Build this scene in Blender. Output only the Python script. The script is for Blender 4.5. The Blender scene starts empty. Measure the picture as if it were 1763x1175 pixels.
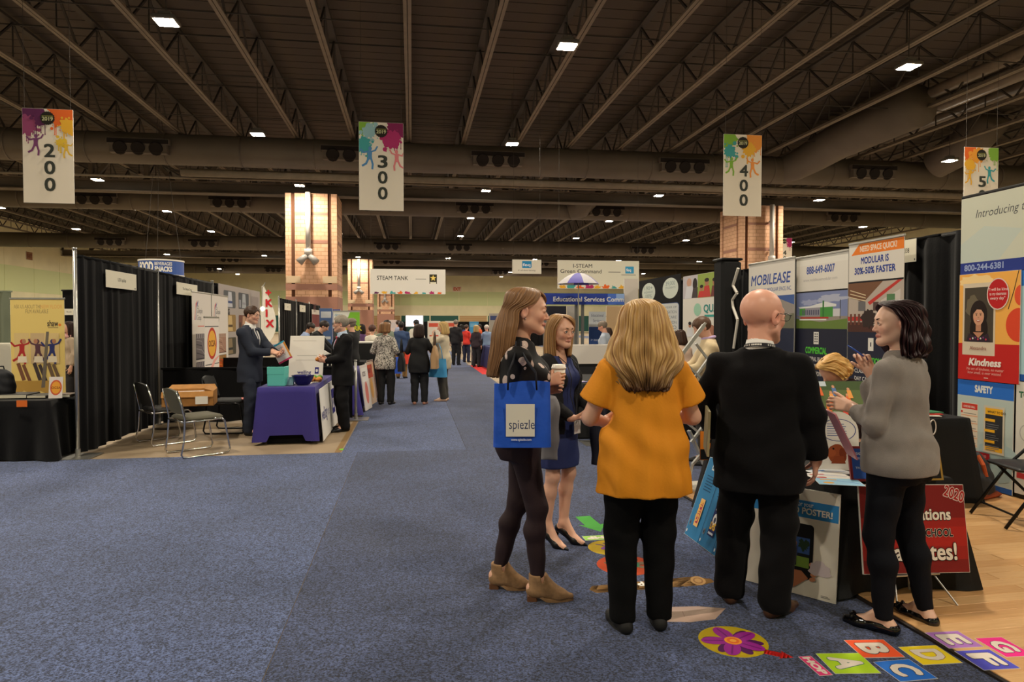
import bpy, math, random
import numpy as np
from mathutils import Vector, Matrix
random.seed(7)
RNG = np.random.default_rng(7)
sc = bpy.context.scene
COL = sc.collection
R = math.radians

# ---------------------------------------------------------------- camera
cam_d = bpy.data.cameras.new('camera')
cam_d.lens = 24.0
cam_d.sensor_width = 36.0
cam_d.clip_end = 400
cam = bpy.data.objects.new('camera', cam_d)
COL.objects.link(cam)
EYE, YAW, PITCH = 1.57, R(8.35), R(-1.53)
cam.location = (0, 0, EYE)
cam.rotation_euler = (R(90) + PITCH, 0, -YAW)
sc.camera = cam

# ---------------------------------------------------------------- light level
LAMP_POWER = 820.0        # emission strength of each high bay lens
LAMP_COLOR = (1.0, 0.89, 0.71)
LAMP_Z = 8.25
sc.view_settings.view_transform = 'Standard'
sc.view_settings.look = 'None'
sc.view_settings.exposure = 0.0
sc.view_settings.gamma = 1.0
sc.view_settings.use_curve_mapping = False
w = bpy.data.worlds.new('world')
sc.world = w
w.use_nodes = True
w.node_tree.nodes['Background'].inputs[0].default_value = (0.02, 0.018, 0.016, 1)
w.node_tree.nodes['Background'].inputs[1].default_value = 0.3
try:
    sc.cycles.use_denoising = True
    sc.cycles.max_bounces = 6
    sc.cycles.diffuse_bounces = 4
    sc.cycles.glossy_bounces = 3
    sc.cycles.sample_clamp_indirect = 6.0
except Exception:
    pass

# ---------------------------------------------------------------- pixel -> place helpers (1763 x 1175 frame)
_F = np.array([math.sin(YAW)*math.cos(PITCH), math.cos(YAW)*math.cos(PITCH), math.sin(PITCH)])
_R = np.array([math.cos(YAW), -math.sin(YAW), 0.0])
_U = np.cross(_R, _F)
_C = np.array([0, 0, EYE])
_f = 24/36*1763
def ray(x, y): return _F + _R*(x-881.5)/_f - _U*(y-587.5)/_f
def G(x, y, z=0.0):
    d = ray(x, y); return Vector(_C + d*(z-EYE)/d[2])
def PY(x, y, Y):
    d = ray(x, y); return Vector(_C + d*Y/d[1])
def PX(x, y, X):
    d = ray(x, y); return Vector(_C + d*X/d[0])
def PD(x, y, D): return Vector(_C + ray(x, y)*D)

# ---------------------------------------------------------------- materials
def lin(c):
    if isinstance(c, str):
        c = tuple(int(c[i:i+2], 16) for i in (0, 2, 4))
    o = []
    for v in c[:3]:
        v = v/255.0
        o.append(v/12.92 if v <= 0.04045 else ((v+0.055)/1.055)**2.4)
    return tuple(o)
_M = {}
def mat(name, c=(200, 200, 200), rough=0.6, metal=0.0, bump=0.0, bscale=60.0, var=0.0, vscale=6.0,
        emit=0.0, spec=0.4, sheen=0.0, stretch=None, attr=None, coord='Object', c2=None, detail=3.0):
    if name in _M: return _M[name]
    m = bpy.data.materials.new(name)
    m.use_nodes = True
    nt = m.node_tree; N = nt.nodes; L = nt.links
    b = N['Principled BSDF']
    col = lin(c)
    b.inputs['Base Color'].default_value = (*col, 1)
    b.inputs['Roughness'].default_value = rough
    b.inputs['Metallic'].default_value = metal
    b.inputs['Specular IOR Level'].default_value = spec
    if sheen: b.inputs['Sheen Weight'].default_value = sheen
    src = None
    if attr:
        a = N.new('ShaderNodeAttribute'); a.attribute_name = attr
        src = a.outputs['Color']
    if var or bump or c2:
        tc = N.new('ShaderNodeTexCoord'); co = tc.outputs[coord]
        if stretch:
            mp = N.new('ShaderNodeMapping'); mp.inputs['Scale'].default_value = stretch
            L.new(co, mp.inputs['Vector']); co = mp.outputs['Vector']
    if var or c2:
        n = N.new('ShaderNodeTexNoise'); n.inputs['Scale'].default_value = vscale
        n.inputs['Detail'].default_value = detail
        L.new(co, n.inputs['Vector'])
        mx = N.new('ShaderNodeMix'); mx.data_type = 'RGBA'
        rp = N.new('ShaderNodeMapRange')
        rp.inputs['From Min'].default_value = 0.35; rp.inputs['From Max'].default_value = 0.65
        L.new(n.outputs['Fac'], rp.inputs['Value'])
        if c2:
            L.new(rp.outputs['Result'], mx.inputs['Factor'])
            mx.inputs['A'].default_value = (*col, 1); mx.inputs['B'].default_value = (*lin(c2), 1)
            if src: L.new(src, mx.inputs['A'])
        else:
            mx.blend_type = 'MULTIPLY'; mx.inputs['Factor'].default_value = 1.0
            mx.inputs['A'].default_value = (*col, 1)
            if src: L.new(src, mx.inputs['A'])
            r2 = N.new('ShaderNodeMapRange')
            r2.inputs['To Min'].default_value = 1-var; r2.inputs['To Max'].default_value = 1+var*0.6
            L.new(rp.outputs['Result'], r2.inputs['Value'])
            L.new(r2.outputs['Result'], mx.inputs['B'])
        src = mx.outputs['Result']
    if src: L.new(src, b.inputs['Base Color'])
    if bump:
        n2 = N.new('ShaderNodeTexNoise'); n2.inputs['Scale'].default_value = bscale; n2.inputs['Detail'].default_value = 2.0
        L.new(co, n2.inputs['Vector'])
        bp = N.new('ShaderNodeBump'); bp.inputs['Strength'].default_value = bump; bp.inputs['Distance'].default_value = 0.01
        L.new(n2.outputs['Fac'], bp.inputs['Height']); L.new(bp.outputs['Normal'], b.inputs['Normal'])
    if emit:
        b.inputs['Emission Color'].default_value = (*col, 1)
        b.inputs['Emission Strength'].default_value = emit
    _M[name] = m
    return m
def m_print(): return mat('printed_ink', (255, 255, 255), rough=0.6, attr='Col', spec=0.18)

# ---------------------------------------------------------------- mesh builder
class MB:
    def __init__(s): s.v = []; s.f = []; s.c = []; s.n = 0; s.T = None
    def add(s, v, f, col=None):
        v = np.asarray(v, float)
        if s.T is not None: v = v @ s.T[:3, :3].T + s.T[:3, 3]
        s.v.append(v)
        s.f.extend([tuple(i+s.n for i in q) for q in f])
        if col is not None and not isinstance(col[0], (int, float, np.floating)): s.c.extend(col)
        else: s.c.extend([col]*len(f))
        s.n += len(v)
        return s
    def box(s, c, d, rz=0.0, col=None, M=None, bev=0.0):
        x, y, z = d[0]/2, d[1]/2, d[2]/2
        if bev <= 0:
            v = np.array([(i*x, j*y, k*z) for i in (-1, 1) for j in (-1, 1) for k in (-1, 1)])
            f = [(0, 1, 3, 2), (4, 6, 7, 5), (0, 4, 5, 1), (2, 3, 7, 6), (0, 2, 6, 4), (1, 5, 7, 3)]
        else:
            b = min(bev, x*.9, y*.9, z*.9); rings = []
            for (zz, ins) in ((-z, b), (-z+b, 0), (z-b, 0), (z, b)):
                X, Y = x-ins, y-ins
                rings.append([(X-b, -Y, zz), (X, -Y+b, zz), (X, Y-b, zz), (X-b, Y, zz), (-X+b, Y, zz), (-X, Y-b, zz), (-X, -Y+b, zz), (-X+b, -Y, zz)])
            v = np.array([p for r_ in rings for p in r_]); f = []
            for i in range(3):
                for j in range(8): f.append((i*8+j, i*8+(j+1) % 8, i*8+8+(j+1) % 8, i*8+8+j))
            f.append(tuple(range(7, -1, -1))); f.append(tuple(range(24, 32)))
        if rz:
            ca, sa = math.cos(rz), math.sin(rz)
            v = v @ np.array([[ca, sa, 0], [-sa, ca, 0], [0, 0, 1]])
        if M is not None:
            A = np.array(M); v = v @ A[:3, :3].T + A[:3, 3]
        return s.add(v+np.array(c, float), f, col)
    def span(s, lo, hi, col=None, bev=0.0):
        lo = np.array(lo, float); hi = np.array(hi, float)
        return s.box((lo+hi)/2, hi-lo, col=col, bev=bev)
    def tube(s, pts, r, n=8, col=None, caps=True, flat=None, closed=False):
        P = [np.array(p, float) for p in pts]; m = len(P)
        rr = r if hasattr(r, '__len__') else [r]*m
        V = []; up = None
        for i in range(m):
            if closed: t = P[(i+1) % m]-P[(i-1) % m]
            else: t = P[min(i+1, m-1)]-P[max(i-1, 0)]
            t = t/(np.linalg.norm(t)+1e-9)
            if up is None:
                up = np.array([0, 0, 1.0]) if abs(t[2]) < .9 else np.array([1.0, 0, 0])
            a = np.cross(t, up); a /= np.linalg.norm(a)+1e-9
            b = np.cross(a, t); up = b
            for k in range(n):
                th = 2*math.pi*(k+.5)/n
                V.append(P[i]+a*math.cos(th)*rr[i]+b*math.sin(th)*rr[i]*(flat or 1.0))
        F = []
        for i in range(m if closed else m-1):
            j = (i+1) % m
            for k in range(n): F.append((i*n+k, i*n+(k+1) % n, j*n+(k+1) % n, j*n+k))
        if caps and not closed:
            F.append(tuple(range(n-1, -1, -1))); F.append(tuple((m-1)*n+k for k in range(n)))
        return s.add(V, F, col)
    def lathe(s, prof, n=16, c=(0, 0, 0), col=None, sx=1.0, sy=1.0):
        V = []; F = []; m = len(prof)
        for (r_, z) in prof:
            for k in range(n):
                th = 2*math.pi*k/n; V.append((c[0]+r_*math.cos(th)*sx, c[1]+r_*math.sin(th)*sy, c[2]+z))
        for i in range(m-1):
            for k in range(n): F.append((i*n+k, i*n+(k+1) % n, (i+1)*n+(k+1) % n, (i+1)*n+k))
        F.append(tuple(range(n-1, -1, -1))); F.append(tuple((m-1)*n+k for k in range(n)))
        return s.add(V, F, col)
    def grid(s, P, col=None, closed_u=False):
        P = np.asarray(P, float); a, b, _ = P.shape; F = []
        for i in range(a-1):
            for j in range(b if closed_u else b-1): F.append((i*b+j, i*b+(j+1) % b, (i+1)*b+(j+1) % b, (i+1)*b+j))
        return s.add(P.reshape(-1, 3), F, col)
    def mesh(s, name='m', smooth=False, mats=None):
        me = bpy.data.meshes.new(name)
        V = np.concatenate(s.v) if s.v else np.zeros((0, 3))
        me.from_pydata(V.tolist(), [], s.f)
        if any(c is not None for c in s.c):
            la = me.color_attributes.new('Col', 'FLOAT_COLOR', 'CORNER')
            arr = []
            for p, c in zip(s.f, s.c): arr.extend([(*(c or (1, 1, 1)), 1.0)]*len(p))
            la.data.foreach_set('color', np.array(arr, np.float32).ravel())
        if smooth: me.shade_smooth()
        me.update()
        return me
    def build(s, name, m, parent=None, smooth=False, **kw):
        return obj(name, s.mesh(name, smooth), m, parent, **kw)

def obj(name, me, m=None, parent=None, matrix=None, **tags):
    o = bpy.data.objects.new(name, me)
    COL.objects.link(o)
    if me is not None and m is not None and len(me.materials) == 0: me.materials.append(m)
    if parent is not None: o.parent = parent
    if matrix is not None: o.matrix_world = matrix
    for k, v in tags.items():
        if v is not None: o[k] = v
    return o
def thing(name, label, category, loc=(0, 0, 0), rz=0.0, group=None, matrix=None):
    o = bpy.data.objects.new(name, None)
    o.empty_display_size = 0.1
    COL.objects.link(o)
    if matrix is not None: o.matrix_world = matrix
    else:
        o.location = loc; o.rotation_euler = (0, 0, rz)
    o['label'] = label; o['category'] = category
    if group: o['group'] = group
    return o
def copy_tree(o, parent=None):
    c = o.copy(); COL.objects.link(c)
    if parent is not None: c.parent = parent
    for ch in list(o.children): copy_tree(ch, c)
    return c
def frame(o, u, v):
    u = Vector(u).normalized(); v = Vector(v); v = (v-u*v.dot(u)).normalized()
    y = -(u.cross(v))
    M = Matrix.Identity(4)
    M.col[0][:3] = u; M.col[1][:3] = y; M.col[2][:3] = v; M.col[3][:3] = Vector(o)
    return M

# ---------------------------------------------------------------- lettering
_cu = bpy.data.curves.new('lettering_source', 'FONT')
_to = bpy.data.objects.new('lettering_source', _cu)
_tc = {}
def text_geo(body, bold=0.0, shear=0.0):
    k = (body, bold, shear)
    if k in _tc: return _tc[k]
    if _to.name not in COL.objects: COL.objects.link(_to)
    _cu.body = body; _cu.size = 1.0; _cu.shear = shear; _cu.resolution_u = 3
    dg = bpy.context.evaluated_depsgraph_get(); dg.update()
    me = _to.evaluated_get(dg).to_mesh()
    V = np.array([v.co[:2] for v in me.vertices]) if len(me.vertices) else np.zeros((0, 2))
    F = [tuple(p.vertices) for p in me.polygons]
    _to.evaluated_get(dg).to_mesh_clear()
    if bold and len(V):       # heavier strokes: copies shifted a little to all sides
        n = 4 if bold < .05 else 10; m = len(V)
        F = [tuple(i+j*m for i in f) for j in range(n) for f in F]
        V = np.concatenate([np.column_stack([V+bold*1.0*np.array([math.cos(2*math.pi*(j+.5)/n), math.sin(2*math.pi*(j+.5)/n)]), np.full(m, j)]) for j in range(n)])
    elif len(V): V = np.column_stack([V, np.zeros(len(V))])
    _tc[k] = (V, F)
    return _tc[k]
def end_lettering():
    if _to.name in COL.objects: COL.objects.unlink(_to)
    bpy.data.objects.remove(_to)
    bpy.data.curves.remove(_cu)

class Sheet:
    """flat print in the local x (right) / z (up) plane of a board; the front looks to -y"""
    def __init__(s, y0=0.0, step=0.00014): s.pic = MB(); s.let = []; s.y = y0; s.st = step
    def _p(s, tgt, P, F, col, lay=None):
        s.y -= s.st
        V = [(p[0], s.y-(lay[i]*6e-5 if lay is not None else 0), p[1]) for i, p in enumerate(P)]
        if lay is not None: s.y -= lay.max()*6e-5
        tgt.add(V, F, lin(col))
    def poly(s, pts, col): s._p(s.pic, pts, [tuple(range(len(pts)))], col); return s
    def rect(s, x0, z0, x1, z1, col): return s.poly([(x0, z0), (x1, z0), (x1, z1), (x0, z1)], col)
    def ell(s, cx, cz, rx, rz, col, n=28, rot=0.0):
        P = []
        for k in range(n):
            t = 2*math.pi*k/n; a, b = rx*math.cos(t), rz*math.sin(t)
            P.append((cx+a*math.cos(rot)-b*math.sin(rot), cz+a*math.sin(rot)+b*math.cos(rot)))
        return s.poly(P, col)
    def line(s, pts, wd, col):
        for a, b in zip(pts[:-1], pts[1:]):
            a = np.array(a, float); b = np.array(b, float); d = b-a; L_ = np.linalg.norm(d)
            if L_ < 1e-6: continue
            n = np.array([-d[1], d[0]])/L_*wd/2; e = d/L_*wd*.2
            s.poly([a-n-e, b-n+e, b+n+e, a+n-e], col)
        return s
    def rrect(s, x0, z0, x1, z1, r, col, n=5):
        P = []
        for cx, cz, a0 in ((x1-r, z0+r, -90), (x1-r, z1-r, 0), (x0+r, z1-r, 90), (x0+r, z0+r, 180)):
            for k in range(n+1):
                t = R(a0+90*k/n); P.append((cx+r*math.cos(t), cz+r*math.sin(t)))
        return s.poly(P, col)
    def blob(s, cx, cz, r, col, seed=0, n=26, j=.35, sx=1, sz=1):
        q = random.Random(seed); P = []
        for k in range(n):
            t = 2*math.pi*k/n; rr = r*(1-j+2*j*q.random()); P.append((cx+rr*math.cos(t)*sx, cz+rr*math.sin(t)*sz))
        return s.poly(P, col)
    def text(s, body, x, z, h, col, wd=None, al='l', bold=0.0, shear=0.0, rot=0.0, maxw=None, outline=None, ow=.03, new=True):
        if new: s.let.append(MB())
        if outline is not None: s.text(body, x, z, h, outline, wd, al, bold+ow, shear, rot, maxw, new=False)
        V, F = text_geo(body, bold, shear)
        if not len(V): return s
        if '|h' not in _tc:
            H_, _ = text_geo('H', 0.0, 0.0); _tc['|h'] = (H_[:, 1].min(), H_[:, 1].max())
        base, ch = _tc['|h'][0], _tc['|h'][1]-_tc['|h'][0]
        V0, _ = text_geo(body, 0.0, shear)
        x0, x1 = V0[:, 0].min(), V0[:, 0].max()
        k = h/ch; kx = k
        if wd: kx = wd/(x1-x0)
        elif maxw and (x1-x0)*k > maxw: kx = maxw/(x1-x0)
        W_ = (x1-x0)*kx
        ox = {'l': 0, 'c': -W_/2, 'r': -W_}[al]
        Q = np.stack([(V[:, 0]-x0)*kx+ox, (V[:, 1]-base)*k], 1)
        if rot:
            ca, sa = math.cos(rot), math.sin(rot); Q = Q @ np.array([[ca, sa], [-sa, ca]])
        s._p(s.let[-1], Q+np.array([x, z]), F, col, V[:, 2])
        return s
    def greek(s, x0, z0, x1, z1, n, col, seed=1, lh=.5):
        """small print too small to read: thin ragged bars"""
        q = random.Random(seed); dz = (z1-z0)/n
        for i in range(n):
            zz = z1-(i+.75)*dz; s.rect(x0, zz, x0+(x1-x0)*(.7+.3*q.random()), zz+dz*lh, col)
        return s
    def done(s, parent, pic='printed_picture', let='lettering'):
        if s.pic.n: s.pic.build(pic, m_print(), parent)
        for m_ in s.let:
            if m_.n: m_.build(let, m_print(), parent)
# ================================================================ figures: rounded volumes blended into one surface
class Field:
    def __init__(s, lo, hi, h):
        s.lo = np.array(lo, float); s.h = h
        s.n = np.maximum(np.ceil((np.array(hi, float)-s.lo)/h).astype(int)+1, 3)
        s.F = np.full(s.n, 1.0, np.float32)
        s.ax = [(s.lo[i]+h*np.arange(s.n[i])).astype(np.float32) for i in range(3)]
    def sub(s, lo, hi):
        a = np.floor((np.array(lo)-s.lo)/s.h).astype(int); b = np.ceil((np.array(hi)-s.lo)/s.h).astype(int)+1
        a = np.clip(a, 0, s.n); b = np.clip(b, 0, s.n)
        if np.any(b-a < 1): return None
        sl = tuple(slice(a[i], b[i]) for i in range(3))
        X = s.ax[0][sl[0]][:, None, None]; Y = s.ax[1][sl[1]][None, :, None]; Z = s.ax[2][sl[2]][None, None, :]
        return sl, X, Y, Z
    def apply(s, pr, mode='u', k=None):
        k = pr.get('k', .02) if k is None else k
        m = k+2.5*s.h
        g = s.sub(np.array(pr['lo'])-m, np.array(pr['hi'])+m)
        if g is None: return
        sl, X, Y, Z = g
        d = pr['d'](X, Y, Z); A = s.F[sl]
        if mode == 'u':
            hh = np.maximum(k-np.abs(A-d), 0)/max(k, 1e-6); s.F[sl] = np.minimum(A, d)-hh*hh*k*.25
        else:
            d = -d
            hh = np.maximum(k-np.abs(A-d), 0)/max(k, 1e-6); s.F[sl] = np.maximum(A, d)+hh*hh*k*.25
    def clip(s, p, n):
        """keep the side of the plane that n points away from"""
        n = np.array(n, float); n /= np.linalg.norm(n)
        X, Y, Z = s.ax[0][:, None, None], s.ax[1][None, :, None], s.ax[2][None, None, :]
        d = ((X-p[0])*n[0]+(Y-p[1])*n[1]+(Z-p[2])*n[2]).astype(np.float32)
        s.F = np.maximum(s.F, d)
    def mesh(s):
        F = s.F.copy()
        F[0] = F[-1] = 1; F[:, 0] = F[:, -1] = 1; F[:, :, 0] = F[:, :, -1] = 1
        S = F < 0; nx, ny, nz = F.shape
        cnt = np.zeros((nx-1, ny-1, nz-1), np.int8)
        for i in (0, 1):
            for j in (0, 1):
                for k in (0, 1): cnt += S[i:nx-1+i, j:ny-1+j, k:nz-1+k]
        act = (cnt > 0) & (cnt < 8)
        I = np.argwhere(act)
        if len(I) == 0: return np.zeros((0, 3)), np.zeros((0, 4), int)
        idx = np.full(act.shape, -1, np.int32); idx[act] = np.arange(len(I))
        acc = np.zeros((len(I), 3)); num = np.zeros(len(I))
        C = [(0, 0, 0), (1, 0, 0), (0, 1, 0), (1, 1, 0), (0, 0, 1), (1, 0, 1), (0, 1, 1), (1, 1, 1)]
        val = [F[I[:, 0]+c[0], I[:, 1]+c[1], I[:, 2]+c[2]].astype(float) for c in C]
        for a in range(8):
            for b in range(a+1, 8):
                if sum(abs(C[a][q]-C[b][q]) for q in range(3)) != 1: continue
                cr = (val[a] < 0) != (val[b] < 0)
                t = np.where(cr, val[a]/np.where(cr, val[a]-val[b], 1), 0)
                p = np.array(C[a])[None]+t[:, None]*(np.array(C[b])-np.array(C[a]))[None]
                acc += np.where(cr[:, None], p, 0); num += cr
        V = (I+acc/num[:, None])*s.h+s.lo
        Q = []
        for ax in range(3):
            a, b = (ax+1) % 3, (ax+2) % 3
            s0 = [slice(None)]*3; s1 = [slice(None)]*3
            s0[ax] = slice(0, -1); s1[ax] = slice(1, None)
            A, B = S[tuple(s0)], S[tuple(s1)]
            E = np.argwhere(A != B)
            E = E[(E[:, a] > 0) & (E[:, b] > 0) & (E[:, a] < F.shape[a]-1) & (E[:, b] < F.shape[b]-1)]
            if not len(E): continue
            fl = A[E[:, 0], E[:, 1], E[:, 2]]
            q = []
            for da, db in ((-1, -1), (0, -1), (0, 0), (-1, 0)):
                P = E.copy(); P[:, a] += da; P[:, b] += db
                q.append(idx[P[:, 0], P[:, 1], P[:, 2]])
            q = np.stack(q, 1)
            q = np.where(fl[:, None], q, q[:, ::-1])
            Q.append(q)
        return V, np.concatenate(Q)

def np_mesh(name, V, Q, cols=None):
    me = bpy.data.meshes.new(name)
    me.vertices.add(len(V)); me.vertices.foreach_set('co', np.asarray(V, np.float32).ravel())
    me.loops.add(Q.size); me.loops.foreach_set('vertex_index', np.asarray(Q, np.int32).ravel())
    me.polygons.add(len(Q)); me.polygons.foreach_set('loop_start', np.arange(0, Q.size, 4, dtype=np.int32))
    try: me.polygons.foreach_set('loop_total', np.full(len(Q), 4, np.int32))
    except Exception: pass
    if cols is not None:
        la = me.color_attributes.new('Col', 'FLOAT_COLOR', 'POINT')
        c4 = np.ones((len(V), 4), np.float32); c4[:, :3] = cols
        la.data.foreach_set('color', c4.ravel())
    me.update(calc_edges=True); me.validate()
    me.shade_smooth()
    return me

def cone(a, b, ra, rb, k=.02):
    a = np.array(a, float); b = np.array(b, float); ab = b-a; L2 = max(float(ab@ab), 1e-9); rm = max(ra, rb)
    def d(X, Y, Z):
        t = np.clip(((X-a[0])*ab[0]+(Y-a[1])*ab[1]+(Z-a[2])*ab[2])/L2, 0, 1)
        return np.sqrt((X-a[0]-t*ab[0])**2+(Y-a[1]-t*ab[1])**2+(Z-a[2]-t*ab[2])**2)-(ra+(rb-ra)*t)
    return dict(d=d, lo=np.minimum(a, b)-rm, hi=np.maximum(a, b)+rm, k=k)
def rot_to(M, c, X, Y, Z):
    x, y, z = X-c[0], Y-c[1], Z-c[2]
    return (x*M[0, 0]+y*M[1, 0]+z*M[2, 0], x*M[0, 1]+y*M[1, 1]+z*M[2, 1], x*M[0, 2]+y*M[1, 2]+z*M[2, 2])
def ell(c, r, M=None, k=.02):
    c = np.array(c, float); r = np.array(r, float); M = np.eye(3) if M is None else M
    e = np.sqrt(((M*r[None])**2).sum(1))
    def d(X, Y, Z):
        u, v, w_ = rot_to(M, c, X, Y, Z)
        k0 = np.sqrt((u/r[0])**2+(v/r[1])**2+(w_/r[2])**2)
        k1 = np.sqrt((u/r[0]**2)**2+(v/r[1]**2)**2+(w_/r[2]**2)**2)
        return k0*(k0-1)/np.maximum(k1, 1e-6)
    return dict(d=d, lo=c-e, hi=c+e, k=k)
def loft(rings, o=(0, 0, 0), M=None, k=.03, p=2.3):
    """rings: z, rx, ry, cx, cy (local frame M at o)"""
    Rg = np.array(rings, float); M = np.eye(3) if M is None else M; o = np.array(o, float)
    z = Rg[:, 0]; zs = np.linspace(z[0], z[-1], 80)
    def sm(y):
        m = np.gradient(y, z); i = np.clip(np.searchsorted(z, zs)-1, 0, len(z)-2); hh = z[i+1]-z[i]; t = (zs-z[i])/hh
        return (2*t**3-3*t**2+1)*y[i]+(t**3-2*t**2+t)*hh*m[i]+(-2*t**3+3*t**2)*y[i+1]+(t**3-t**2)*hh*m[i+1]
    T = [sm(Rg[:, j]) for j in range(1, 5)]
    rmax = max(Rg[:, 1].max(), Rg[:, 2].max())+np.abs(Rg[:, 3:5]).max()
    pts = np.array([o+M@np.array([0, 0, zz]) for zz in (z[0], z[-1])])
    def d(X, Y, Z):
        u, v, w_ = rot_to(M, o, X, Y, Z)
        ii = (w_-zs[0])/(zs[-1]-zs[0])*79
        ii = np.clip(ii, 0, 79); i0 = np.minimum(ii.astype(np.int32), 78); t = ii-i0
        g = [q[i0]*(1-t)+q[i0+1]*t for q in T]
        U = np.abs((u-g[2])/g[0]); W = np.abs((v-g[3])/g[1])
        k0 = (U**p+W**p)**(1/p)
        rad = np.sqrt((u-g[2])**2+(v-g[3])**2)
        dd = np.where(k0 > 1e-3, rad*(1-1/np.maximum(k0, 1e-3)), -np.minimum(g[0], g[1]))
        dd = np.maximum(dd, -np.minimum(g[0], g[1]))
        return np.maximum(np.maximum(dd, w_-zs[-1]), zs[0]-w_)
    return dict(d=d, lo=pts.min(0)-rmax, hi=pts.max(0)+rmax, k=k)
def slab(p, n, big=3.0, k=.004):
    """everything on the side n points to (for cutting)"""
    p = np.array(p, float); n = np.array(n, float); n /= np.linalg.norm(n)
    def d(X, Y, Z): return -((X-p[0])*n[0]+(Y-p[1])*n[1]+(Z-p[2])*n[2])
    return dict(d=d, lo=p-big, hi=p+big, k=k)
def cuff(a, b, t, rad=.12, k=.004):
    a, b = np.array(a, float), np.array(b, float); q = a+(b-a)*t; n = unit(b-a)
    def d(X, Y, Z):
        u, v, w_ = X-q[0], Y-q[1], Z-q[2]
        return np.maximum(-(u*n[0]+v*n[1]+w_*n[2]), np.sqrt(u*u+v*v+w_*w_)-rad)
    return dict(d=d, lo=q-rad, hi=q+rad, k=k)
def grow(prs, h, cuts=(), subs=(), pad=.03, wr=None, lo=None, hi=None):
    lo_ = np.min([q['lo'] for q in prs], 0)-pad; hi_ = np.max([q['hi'] for q in prs], 0)+pad
    if lo is not None: lo_ = np.maximum(lo_, lo); hi_ = np.minimum(hi_, hi)
    f = Field(lo_, hi_, h)
    for q in prs: f.apply(q)
    if wr is not None:
        X, Y, Z = f.ax[0][:, None, None], f.ax[1][None, :, None], f.ax[2][None, None, :]
        f.F += wr(X, Y, Z).astype(np.float32)
    for q in subs: f.apply(q, 's')
    for (p, n) in cuts: f.clip(p, n)
    return f.mesh()
def folds(a=.004, fx=14., fz=9., seed=0.):
    def wr(X, Y, Z):
        return a*(np.sin(X*fx*2+Z*fz*3+2.1*np.sin(Z*fz+seed)+seed)*np.sin(Y*fx*1.6-Z*fz*1.3+seed*2)+.6*np.sin(Z*fz*6+3*np.sin(X*fx+seed)+Y*fx*1.5))
    return wr
def drape_folds(a=.008, n=11, seed=0.0):
    def wr(X, Y, Z):
        th = np.arctan2(Y, X+1e-6)
        return a*np.sin(n*th+seed+1.5*np.sin(Z*5+seed))+.3*a*np.sin(X*40+Z*30+seed)
    return wr

def Rz(a): c, s_ = math.cos(a), math.sin(a); return np.array([[c, -s_, 0], [s_, c, 0], [0, 0, 1.0]])
def Rx(a): c, s_ = math.cos(a), math.sin(a); return np.array([[1.0, 0, 0], [0, c, -s_], [0, s_, c]])
def Ry(a): c, s_ = math.cos(a), math.sin(a); return np.array([[c, 0, s_], [0, 1.0, 0], [-s_, 0, c]])
def unit(v): v = np.array(v, float); return v/(np.linalg.norm(v)+1e-9)
def ik(a, b, l1, l2, pole):
    a, b = np.array(a, float), np.array(b, float); d = b-a; L_ = np.linalg.norm(d)
    L_ = min(L_, (l1+l2)*.995); d = unit(d); b = a+d*L_
    x = (l1*l1-l2*l2+L_*L_)/(2*L_); y = math.sqrt(max(l1*l1-x*x, 0))
    q = np.array(pole, float); q = unit(q-d*(q@d))
    return a+d*x+q*y, b

def hand_prims(wrist, d, n, side_t, sc_=1.0, curl=(20, 30, 20), spread=4, thumb=(25, 30), fcurl=None):
    """d: fingers, n: palm faces, side_t: towards the thumb"""
    w0 = np.array(wrist, float); d = unit(d); n = unit(np.array(n)-d*(np.array(n)@d)); t = unit(np.array(side_t)-d*(np.array(side_t)@d)-n*(np.array(side_t)@n))
    S = sc_; P = []
    ys = [.031, .0105, -.0105, -.030]; Ls = [(.040, .025, .021), (.044, .029, .022), (.041, .027, .021), (.032, .020, .019)]
    rb = [.0092, .0095, .009, .008]
    P.append(cone(w0-d*.02*S, w0+d*.02*S, .027*S, .027*S, k=.02*S))
    for i in range(4):
        base = w0+(d*(.094-.006*abs(i-1))+t*ys[i])*S
        P.append(cone(w0+(d*.012+t*ys[i]*.6)*S, base, .0155*S, .0122*S, k=.014*S))
        fc = fcurl[i] if fcurl else curl
        ang = 0; p = base; sp = R(spread)*(1.5-i)
        fd0 = unit(d*math.cos(sp)+t*math.sin(sp))
        for j in range(3):
            ang += R(fc[j])
            dr = fd0*math.cos(ang)+n*math.sin(ang)
            q = p+dr*Ls[i][j]*S
            P.append(cone(p, q, rb[i]*S*(1-.07*j), rb[i]*S*(.93-.08*j), k=.0035*S)); p = q
    tb = w0+(d*.028+t*.026+n*.006)*S
    a0, a1 = R(thumb[0]), R(thumb[1])
    d1 = unit(d*.75+t*.65*math.cos(a0)+n*(.25+math.sin(a0)))
    m1 = tb+d1*.040*S
    d2 = unit(d1*math.cos(a1)+n*math.sin(a1)*.6+d*.25)
    m2 = m1+d2*.030*S
    d3 = unit(d2*math.cos(a1*.7)+n*math.sin(a1*.7)*.5-t*.1)
    P.append(cone(tb-d1*.012*S, m1, .0165*S, .0115*S, k=.012*S))
    P.append(cone(m1, m2, .0112*S, .0102*S, k=.004*S))
    P.append(cone(m2, m2+d3*.024*S, .0102*S, .0085*S, k=.004*S))
    return P

SKIN = {'fair': (222, 172, 146), 'light': (226, 182, 158), 'tan': (200, 150, 118), 'pink': (224, 166, 142), 'dark': (92, 62, 48)}
def skin_mat(): return mat('skin', (220, 170, 145), rough=.42, attr='Col', spec=.42)

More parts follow.
